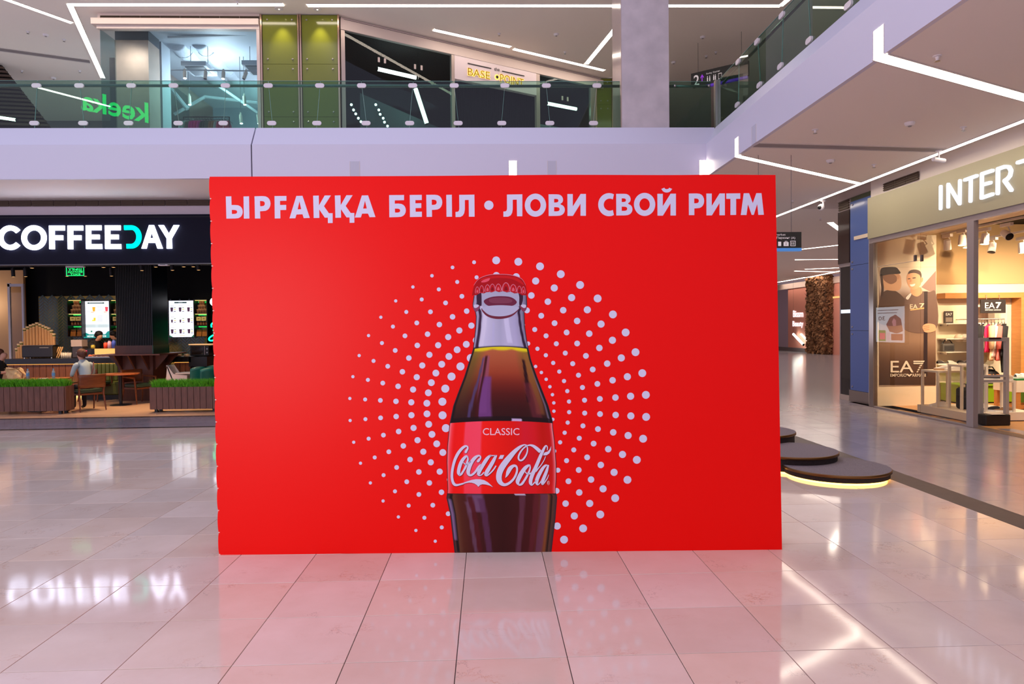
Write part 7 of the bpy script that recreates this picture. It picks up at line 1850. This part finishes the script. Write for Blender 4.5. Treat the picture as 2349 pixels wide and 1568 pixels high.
# ------------------------------------------------------------------ planters
M_PLANK = mat('brown_composite_slat', (122, 80, 66), .55, noise=(8, (96, 62, 52), 2, (3, 3, .6)))
def planter(x0, x1, ytop, ybot, label, Yf=15.22, endslats=True):
    a, b = PY(x0, ybot, Yf), PY(x1, ybot, Yf); zt3 = PY((x0 + x1) / 2, ytop, Yf).z; zb3 = PY((x0 + x1) / 2, ybot, Yf).z; D = .34
    zb3 = max(zb3, .07)
    t = thing('planter', ((a.x + b.x) / 2, Yf + D / 2, 0), label, 'planter')
    n = round((b.x - a.x) / .128); w_ = (b.x - a.x) / n
    for i in range(n): MB().box((a.x + i * w_ + .005, Yf, zb3), (a.x + (i + 1) * w_ - .005, Yf + .022, zt3)).build('slat', M_PLANK, t)
    for i in range(3):
        for xx in ((b.x, b.x + .02), (a.x - .02, a.x)): MB().box((xx[0], Yf + .02 + i * .107, zb3), (xx[1], Yf + .02 + i * .107 + .1, zt3)).build('slat', M_PLANK, t)
    MB().box((a.x + .005, Yf + .024, zb3 + .01), (b.x - .005, Yf + D, zt3 - .03)).build('trough', M_BLACK, t)
    for fx in (a.x + .10, b.x - .12):
        for fy in (Yf + .06, Yf + D - .08): MB().box((fx - .03, fy - .02, 0), (fx + .03, fy + .04, zb3 + .01)).build('foot', M_BLACK, t)
    g = MB(); rr = random.Random(int(x0) + 9); nb = int((b.x - a.x) * 2600)
    for i in range(nb):
        x, y = rr.uniform(a.x + .02, b.x - .02), rr.uniform(Yf + .03, Yf + D - .02); h = rr.uniform(.12, .24); le = Vector((rr.gauss(0, .06), rr.gauss(-.02, .06), 0)); w2 = .006
        th = rr.uniform(0, math.pi); s = Vector((math.cos(th) * w2, math.sin(th) * w2, 0)); p0 = Vector((x, y, zt3 - .05)); p1 = p0 + le * .35 + Vector((0, 0, h * .6)); p2 = p0 + le + Vector((0, 0, h))
        g.add([p0 - s, p0 + s, p1 + s * .8, p1 - s * .8, p2], [(0, 1, 2, 3), (3, 2, 4)])
    o = MB(); 
    go = g.build('grass', mat('grass_green', (112, 196, 26), .6, noise=(20, (64, 140, 16), 2)), t); go['kind'] = 'stuff'
    return t
planter(-60, 148, 887, 946, 'brown slatted planter of bright grass at the left edge, in front of the cafe')
planter(345, 502, 887, 943, 'brown slatted planter of bright grass reaching behind the banner edge')

# ------------------------------------------------------------------ exit sign, ceiling tracks, left partition
ex = thing('exit_sign', PY(172, 622, 16.0), 'green lit exit sign hanging under the cafe ceiling, lettering reversed', 'sign')
a_, b_ = PY(153, 632, 16.0), PY(192, 613.5, 16.0)
MB().box((a_.x, 16.0, a_.z), (b_.x, 16.02, b_.z)).build('plate', mat('exit_plate', (10, 26, 16), .3), ex); MB().box((a_.x - .01, 15.98, b_.z), (b_.x + .01, 16.05, PY(172, 609.5, 16).z)).build('housing', M_WHITE, ex)
m = MB()
for s_, y0, y1, i0, i1 in (('ШЫҒУ', 614.8, 620, 5, 4), ('ВЫХОД', 620.8, 626, 3, 3), ('EXIT', 626.8, 630.8, 8, 8)):
    o = PY(192 - i0, y1, 15.995); text(m, s_, o, PY(153 + i1, y1, 15.995) - o, PY(192 - i0, y0, 15.995) - o, .01)
m.build('lettering', glow('exit_green', (30, 240, 110), 2.2), ex)
for q in ((a_.x, a_.z, b_.x, a_.z), (a_.x, a_.z, a_.x, b_.z), (b_.x, a_.z, b_.x, b_.z)): MB().box((q[0] - .006, 15.994, q[1] - .006), (q[2] + .006, 16.0, q[3] + .006)).build('lit_edge', MATS['exit_green'], ex)
MB().tube([((a_.x + b_.x) / 2, 16.02, PY(172, 610, 16).z), ((a_.x + b_.x) / 2, 16.02, 3.75)], .008, 6).build('rod', M_BLACK, ex)
for k, (Y, xa2, xb2, l) in enumerate(((16.3, -14, CXR - .05, 'black lighting track nearest the cafe front'), (17.2, -14, CXR - .05, 'black lighting track in the middle of the cafe'), (18.8, -14, CXR - .05, 'black lighting track above the bar counter'))):
    tag(MB().box((xa2, Y - .018, 3.50), (xb2, Y + .018, 3.54)).build('light_track', mat('track_black', (46, 40, 50), .5)), l, 'light track')
M_CANB = mat('can_black', (30, 28, 36), .45); M_DIML = glow('dim_lens', (255, 190, 120), 1.6)
rows = {16.3: [73, 237, 260, 357, 421, 443], 17.2: [165, 325, 455, 180, 395], 18.8: [153, 195, 255, 30, 58]}
for Y, xsn in rows.items():
    for k, px in enumerate(sorted(xsn)):
        x = PY(px, 640, Y).x; t = thing('spotlight', (x, Y, 3.5), '%s black spotlight from the left on the %s cafe track' % (ORD[k], {16.3: 'front', 17.2: 'middle', 18.8: 'rear'}[Y]), 'spotlight', 'black cafe spotlights'); p = Vector((x, Y, 3.5))
        MB().tube([p + V(0, 0, -.04), p + V(.01, .0, -.26)], .045, 12).build('can', M_CANB, t); MB().lathe([(.038, 0), (0, .006)], p + V(.01, 0, -.261), 12, axis=(0.03, 0, -1)).build('lens', M_DIML, t); MB().tube([p, p + V(0, 0, -.05)], .012, 6).build('stem', M_CANB, t)
gp = thing('glass_partition', (PY(40, 830, 20.0).x, 20.0, 0), 'tall rounded glass partition with a white frame at the left of the cafe', 'partition')
a_, b_ = PY(21, 823, 20.0), PY(57, 823, 20.0); ztp = PY(40, 657, 20).z
MB().box((a_.x, 20.0, 0), (a_.x + .06, 20.06, ztp + .1)).build('post', M_WHITE, gp); MB().box((b_.x - .05, 20.0, 0), (b_.x, 20.06, ztp)).build('post', M_FASCIA, gp); MB().box((a_.x, 20.0, ztp), (b_.x, 20.06, ztp + .08)).build('head', M_FASCIA, gp); MB().box((a_.x + .06, 20.02, 0), (b_.x - .05, 20.03, ztp)).build('glass_pane', glass('pale_glass', (226, 220, 214), 0.0), gp)
struct(MB().box((-18, 20.9, 0), (PY(56, 750, 20.9).x, 21.0, 3.6)).build('wall_cafe_beyond', mat('beyond_wall', (214, 168, 124), .6)), 'warm lit wall beyond the glass partition')
point('beyond_light', (-14.6, 20.3, 2.6), 18, (1, .82, .6), .05)
for lx, ly, tx1, ty1, tz1, pw_ in ((-12.0, 17.3, -12.0, 19.0, .7, 75), (-10.9, 17.3, -10.9, 19.0, .7, 75), (-9.9, 17.3, -9.9, 19.0, .7, 75), (-7.3, 17.4, -7.2, 19.0, .5, 50), (-10.0, 16.3, -10.0, 16.2, 0, 90), (-8.6, 16.3, -8.6, 16.1, 0, 100), (-7.6, 16.3, -7.5, 16.1, 0, 100), (-6.4, 16.3, -6.4, 16.1, 0, 90), (-10.6, 18.8, -10.7, 19.6, 1, 60), (-9.6, 18.8, -9.7, 19.6, 1, 60)):
    spot('cafe_spot_beam', (lx, ly, 3.22), (tx1, ty1, tz1), pw_ * 2.6, (1, .70, .40), 66, .8, .025)
for px, tz1 in ((120, 1.5), (170, 2.2), (262, 2.2), (410, 1.3), (440, 1.3), (460, 2.2)): spot('shelf_spot', (PY(px, 700, 20.0).x, 20.0, 3.3), (PY(px, 700, 21.1).x, 21.1, tz1), 26, (1, .74, .42), 56, .9, .02)
# ------------------------------------------------------------------ people in the cafe
def person(label, loc, rz, J, E, mats, hair=None, name='person', extra=None):
    """J: joint name -> (x, y, z, radius); E: (a, b, material index); one continuous skinned body"""
    t = thing(name, loc, label, 'person', rz=rz)
    names = list(J); me = bpy.data.meshes.new('body')
    me.from_pydata([J[n][:3] for n in names], [(names.index(a), names.index(b)) for a, b, _ in E], [])
    o = bpy.data.objects.new('body', me); COL.objects.link(o)
    o.modifiers.new('skin', 'SKIN'); sv = me.skin_vertices[0].data
    for i, n in enumerate(names):
        r = J[n][3]; sv[i].radius = r if isinstance(r, tuple) else (r, r); sv[i].use_root = (n == 'pelvis')
    s = o.modifiers.new('sub', 'SUBSURF'); s.levels = 2; s.render_levels = 2
    dg = bpy.context.evaluated_depsgraph_get(); dg.update()
    nm = bpy.data.meshes.new_from_object(o.evaluated_get(dg)); bpy.data.objects.remove(o)
    ob = bpy.data.objects.new('body', nm); COL.objects.link(ob); ob.parent = t
    nm.materials.clear()
    for m in mats: nm.materials.append(m)
    seg = [(Vector(J[a][:3]), Vector(J[b][:3]), k, (J[a][3] if not isinstance(J[a][3], tuple) else max(J[a][3]))) for a, b, k in E]
    for f in nm.polygons:
        c = f.center; best = (9, 0)
        for a, b, k, r in seg:
            d = b - a; tt = max(0, min(1, (c - a).dot(d) / max(d.dot(d), 1e-6))); dd = (c - (a + d * tt)).length - r * .6
            if dd < best[0]: best = (dd, k)
        f.material_index = best[1]; f.use_smooth = True
    if hair:
        for nmh, parts, m in hair:
            mb = MB()
            for q in parts: mb.ball(q[0], q[1], 14, 10, q[2])
            h = mb.build(nmh, m, None, True); h.parent = t
    return t
M_SKIN = mat('skin', (206, 150, 124), .6); M_SHIRT = mat('pale_blue_shirt', (176, 186, 188), .8); M_DARKC = mat('black_cloth_top', (22, 20, 24), .85); M_TROU = mat('dark_trousers', (40, 38, 44), .85)
M_HAIRB = mat('auburn_hair', (92, 50, 34), .6, bump=(60, .4)); M_HAIRK = mat('black_hair', (22, 18, 20), .5, bump=(60, .4)); M_APRON = mat('dark_green_apron', (24, 44, 34), .8)
def hand(J, E, s, w, d, k=0):
    """five unequal bent fingers leaving a palm at wrist w, pointing along d (unit-ish)"""
    w, d = Vector(w), Vector(d).normalized(); side = d.cross(Vector((0, 0, 1))).normalized(); up = side.cross(d)
    J['palm' + s] = (*(w + d * .05), .026); E.append(('wrist' + s, 'palm' + s, k))
    for i, (o, l) in enumerate(((-.030, .055), (-.010, .068), (.010, .072), (.029, .060))):
        b = w + d * .085 + side * o; J['k%d' % i + s] = (*b, .0095); m_ = b + d * l * .55 - up * .008; J['m%d' % i + s] = (*m_, .0085); e = m_ + d * l * .4 - up * .02; J['t%d' % i + s] = (*e, .007)
        E += [('palm' + s, 'k%d' % i + s, k), ('k%d' % i + s, 'm%d' % i + s, k), ('m%d' % i + s, 't%d' % i + s, k)]
    sg = 1 if s == 'R' else -1
    tb = w + d * .035 - side * .035 * sg; J['th0' + s] = (*tb, .011); te = tb + d * .045 - side * .012 * sg - up * .01; J['th1' + s] = (*te, .009)
    E += [('palm' + s, 'th0' + s, k), ('th0' + s, 'th1' + s, k)]
def seated(lean=.12, head=(.17, 0, 0), armL=((.22, .23, .80), (.46, .13, .775)), armR=((.22, -.23, .80), (.46, -.13, .775)), clothes=1, legs=2, fore=1, seat=.52):
    z = seat - .5
    J = {'pelvis': (0, 0, .52 + z, .13), 'belly': (.02 + lean * .25, 0, .70 + z, (.115, .14)), 'chest': (.03 + lean * .7, 0, .90 + z, (.12, .155)), 'collar': (.04 + lean, 0, 1.03 + z, .085), 'neck': (.05 + lean * 1.15, 0, 1.11 + z, .05),
         'jaw': (.07 + lean * 1.3 + head[0] * .2, 0, 1.16 + z, .06), 'skull': (.06 + lean * 1.35 + head[0] * .2, 0, 1.235 + z, .088), 'crown': (.05 + lean * 1.4 + head[0] * .2, 0, 1.29 + z, .07),
         'nose': (.15 + lean * 1.3 + head[0] * .2, 0, 1.205 + z, .016)}
    E = [('pelvis', 'belly', clothes), ('belly', 'chest', clothes), ('chest', 'collar', clothes), ('collar', 'neck', 0), ('neck', 'jaw', 0), ('jaw', 'skull', 0), ('skull', 'crown', 0), ('skull', 'nose', 0)]
    for s, sy, arm in (('L', 1, armL), ('R', -1, armR)):
        J['sh' + s] = (.03 + lean * .9, sy * .17, 1.0 + z, .062); J['el' + s] = (*arm[0], .042); J['wrist' + s] = (*arm[1], .027)
        E += [('collar', 'sh' + s, clothes), ('sh' + s, 'el' + s, clothes), ('el' + s, 'wrist' + s, fore)]
        J['hip' + s] = (.04, sy * .09, .50 + z, .09); J['kn' + s] = (.44, sy * .11, .50 + z, .062); J['an' + s] = (.42, sy * .11, .08, .04); J['toe' + s] = (.58, sy * .12, .035, .03)
        E += [('pelvis', 'hip' + s, legs), ('hip' + s, 'kn' + s, legs), ('kn' + s, 'an' + s, legs), ('an' + s, 'toe' + s, 3)]
        d = Vector(arm[1]) - Vector(arm[0]); hand(J, E, s, arm[1], d)
    return J, E
# woman in the pale shirt, back three-quarters to the camera
J, E = seated(.16, clothes=1)
ch = ch0.location; ang = 2.5
fw = Vector((math.cos(ang), math.sin(ang), 0))
p1_ = person('seated woman with auburn bun in a pale blue-grey shirt, back to the camera', (ch.x - fw.x * .08, ch.y - fw.y * .08, 0), ang, J, E, [M_SKIN, M_SHIRT, M_TROU, M_BLACK],
       [('hair', [((.26, 0, 1.29), .105, (1, .95, .95)), ((.17, 0, 1.27), .075, (1, 1, 1)), ((.13, 0, 1.30), .05, (1, 1, 1))], M_HAIRB), ('hair_clip', [((.12, -.04, 1.33), .02, (1, 1, 1))], mat('pink_clip', (220, 30, 110), .5))])
stp = MB().tube([(.02, -.14, 1.08), (-.06, -.10, .95), (-.09, -.02, .75), (-.08, .08, .56)], .012, 6).build('bag_strap', mat('brown_strap', (130, 70, 60), .6), None); stp.parent = p1_
# woman in black at the left edge, in profile facing right
J, E = seated(.10, armR=((.26, -.22, .84), (.50, -.08, .86)), armL=((.24, .22, .82), (.46, .12, .79)), clothes=1, fore=0)
pl_ = cpos(-40, 940)
person('seated woman in a black top facing right at the left edge, hand raised', (PY(-4, 850, pl_.y + .3).x - .12, pl_.y + .3, 0), .08, J, E, [M_SKIN, M_DARKC, M_TROU, M_BLACK],
       [('hair', [((.14, 0, 1.31), .098, (1.05, .95, .9)), ((.09, 0, 1.26), .08, (1, 1, 1.1))], M_HAIRB)])
# baristas behind the counter
def standing(lean, clothes=1, fore=0, arm=((.22, .2, 1.02), (.42, .1, .98))):
    J = {'pelvis': (0, 0, .95, .13), 'belly': (lean * .3, 0, 1.13, (.11, .14)), 'chest': (lean * .7, 0, 1.32, (.12, .16)), 'collar': (lean, 0, 1.46, .09), 'neck': (lean * 1.2, 0, 1.52, .052), 'jaw': (.03 + lean * 1.4, 0, 1.575, .06), 'skull': (.03 + lean * 1.45, 0, 1.65, .09), 'crown': (.02 + lean * 1.45, 0, 1.71, .07), 'nose': (.12 + lean * 1.45, 0, 1.62, .016)}
    E = [('pelvis', 'belly', clothes), ('belly', 'chest', clothes), ('chest', 'collar', clothes), ('collar', 'neck', 0), ('neck', 'jaw', 0), ('jaw', 'skull', 0), ('skull', 'crown', 0), ('skull', 'nose', 0)]
    for s, sy in (('L', 1), ('R', -1)):
        a, b = (arm[0][0], sy * arm[0][1], arm[0][2]), (arm[1][0], sy * arm[1][1], arm[1][2])
        J['sh' + s] = (lean * .95, sy * .18, 1.43, .065); J['el' + s] = (*a, .042); J['wrist' + s] = (*b, .028)
        E += [('collar', 'sh' + s, clothes), ('sh' + s, 'el' + s, clothes), ('el' + s, 'wrist' + s, fore)]
        J['hip' + s] = (0, sy * .09, .9, .09); J['kn' + s] = (.02, sy * .1, .5, .062); J['an' + s] = (0, sy * .1, .08, .042); J['toe' + s] = (.16, sy * .11, .035, .03)
        E += [('pelvis', 'hip' + s, 2), ('hip' + s, 'kn' + s, 2), ('kn' + s, 'an' + s, 2), ('an' + s, 'toe' + s, 3)]
        hand(J, E, s, b, Vector(b) - Vector(a))
    return J, E
J, E = standing(.24)
x = PY(212, 800, CTY + 1.15).x
person('barista in black leaning forward behind the counter under the left menu screen', (x - .1, CTY + 1.2, 0), -.35, J, E, [M_SKIN, M_DARKC, M_TROU, M_BLACK], [('hair', [((.35, 0, 1.71), .10, (1.05, .97, .85)), ((.30, 0, 1.67), .085, (1, 1, 1))], M_HAIRK)])
J, E = standing(.12)
x = PY(276, 800, CTY + 1.6).x
person('second cafe worker in dark green, half hidden beside the pillar', (x, CTY + 1.65, 0), -2.4, J, E, [M_SKIN, M_APRON, M_TROU, M_BLACK], [('hair', [((.20, 0, 1.71), .10, (1, .95, .85)), ((.15, 0, 1.67), .085, (1, 1, 1))], M_HAIRK)])

# ------------------------------------------------------------------ things on the front table
def bottle(px, label):
    p = Vector((PY(px, 868, 15.8).x, 15.8, TH)); t = thing('water_bottle', p, label, 'bottle')
    MB().lathe([(.030, 0), (.033, .01), (.032, .10), (.033, .14), (.026, .165), (.013, .19), (.013, .205)], p, 14).build('bottle_body', mat('pet_plastic', (196, 214, 222), .1, trans=.6), t, True); MB().lathe([(.0335, .06), (.0335, .125)], p, 14).build('label_band', mat('label_blue', (90, 150, 200), .5), t); MB().lathe([(.015, .2), (.015, .225)], p, 12).build('cap', mat('cap_blue', (130, 170, 200), .4), t)
bottle(64, 'small blue-label water bottle beside the crumpled bag'); bottle(123, 'small blue-label water bottle beside the woman in a pale shirt')
nb = Vector((PY(100, 868, 15.85).x, 15.85, TH)); t = thing('notebook', nb, 'white sheet of paper on the front table', 'paper'); MB().cbox(nb + V(0, 0, .004), (.16, .12, .006)).build('page', M_WHITE, t); MB().cbox(nb + V(0, 0, .0005), (.165, .125, .001)).build('cover', M_BLACK, t)
bg_ = Vector((PY(40, 868, 15.85).x, 15.85, TH)); t = thing('tote_bag', bg_, 'crumpled beige cloth bag standing on the front table', 'bag'); m = MB()
def crum(u, v):
    a = u * 2 * math.pi; r = (1 - .25 * v ** 2) * (1 + .10 * math.sin(a * 5 + v * 6) + .06 * math.sin(a * 9 - v * 11)); lean = .10 * v * v
    return bg_ + Vector((.20 * r * math.cos(a) - lean, .11 * r * math.sin(a), .24 * v + .02 * math.sin(a * 3) * v))
m.grid(crum, 48, 16); m.build('cloth', mat('beige_cloth', (222, 180, 128), .85, bump=(18, .5)), t, True)
MB().lathe([(.16, .23), (.05, .20), (0, .19)], bg_ + V(-.10, 0, 0), 16).build('fold', mat('beige_cloth', (222, 180, 128), .85), t, True); MB().tube([bg_ + V(.1, -.1, .2), bg_ + V(.2, -.12, .12), bg_ + V(.17, -.1, .02)], .012, 6).build('strap', mat('strap_tan', (150, 96, 56), .7), t)

# ------------------------------------------------------------------ pieces that belong to a part hang under that part
UNDER = {'bolt': ('glass_plate',), 'lens': ('barrel', 'can', 'ring', 'dome'), 'lettering': ('board', 'plate', 'body'), 'laces': ('upper',), 'logo_band': ('top_cup', 'wall'), 'sleeve': ('body',), 'hair_clip': ('hair',), 'knob': ('body',), 'door_glass': ('body',),
         'pictogram': ('board',), 'arrow': ('board',), 'patch_fitting': ('glass_pane',), 'halo': ('board',), 'dot': ('board',), 'line': ('board',), 'small_lettering': ('board',), 'label_band': ('bottle_body',), 'printed_band': ('carton',), 'lid': ('body',), 'seal': ('pouch',),
         'picture': ('housing', 'frame'), 'print': ('board',), 'name_plate': ('body',), 'spout': ('body',), 'pocket': ('body',), 'front_pocket': ('body',), 'sensor': ('base',), 'intake_grille': ('casing',), 'alarm_light': ('top_bar',), 'paper_label': ('casing',), 'window': ('casing',), 'logo_print': ('board',), 'end_cap': ('tube',)}
base = lambda o: o.name.split('.')[0]
for o in list(COL.objects):
    if o.type != 'MESH' or o.parent is None or o.parent.type != 'EMPTY' or base(o) not in UNDER: continue
    cands = [c for c in o.parent.children if c.type == 'MESH' and base(c) in UNDER[base(o)] and c.location.length < 1e-6]
    if not cands: continue
    def mid(x): return sum((Vector(c) for c in x.bound_box), Vector()) / 8
    def dist(c):
        b = [Vector(q) for q in c.bound_box]; p = mid(o); lo = [min(q[i] for q in b) for i in range(3)]; hi = [max(q[i] for q in b) for i in range(3)]
        return sum(max(lo[i] - p[i], 0, p[i] - hi[i]) ** 2 for i in range(3))
    o.parent = min(cands, key=dist)
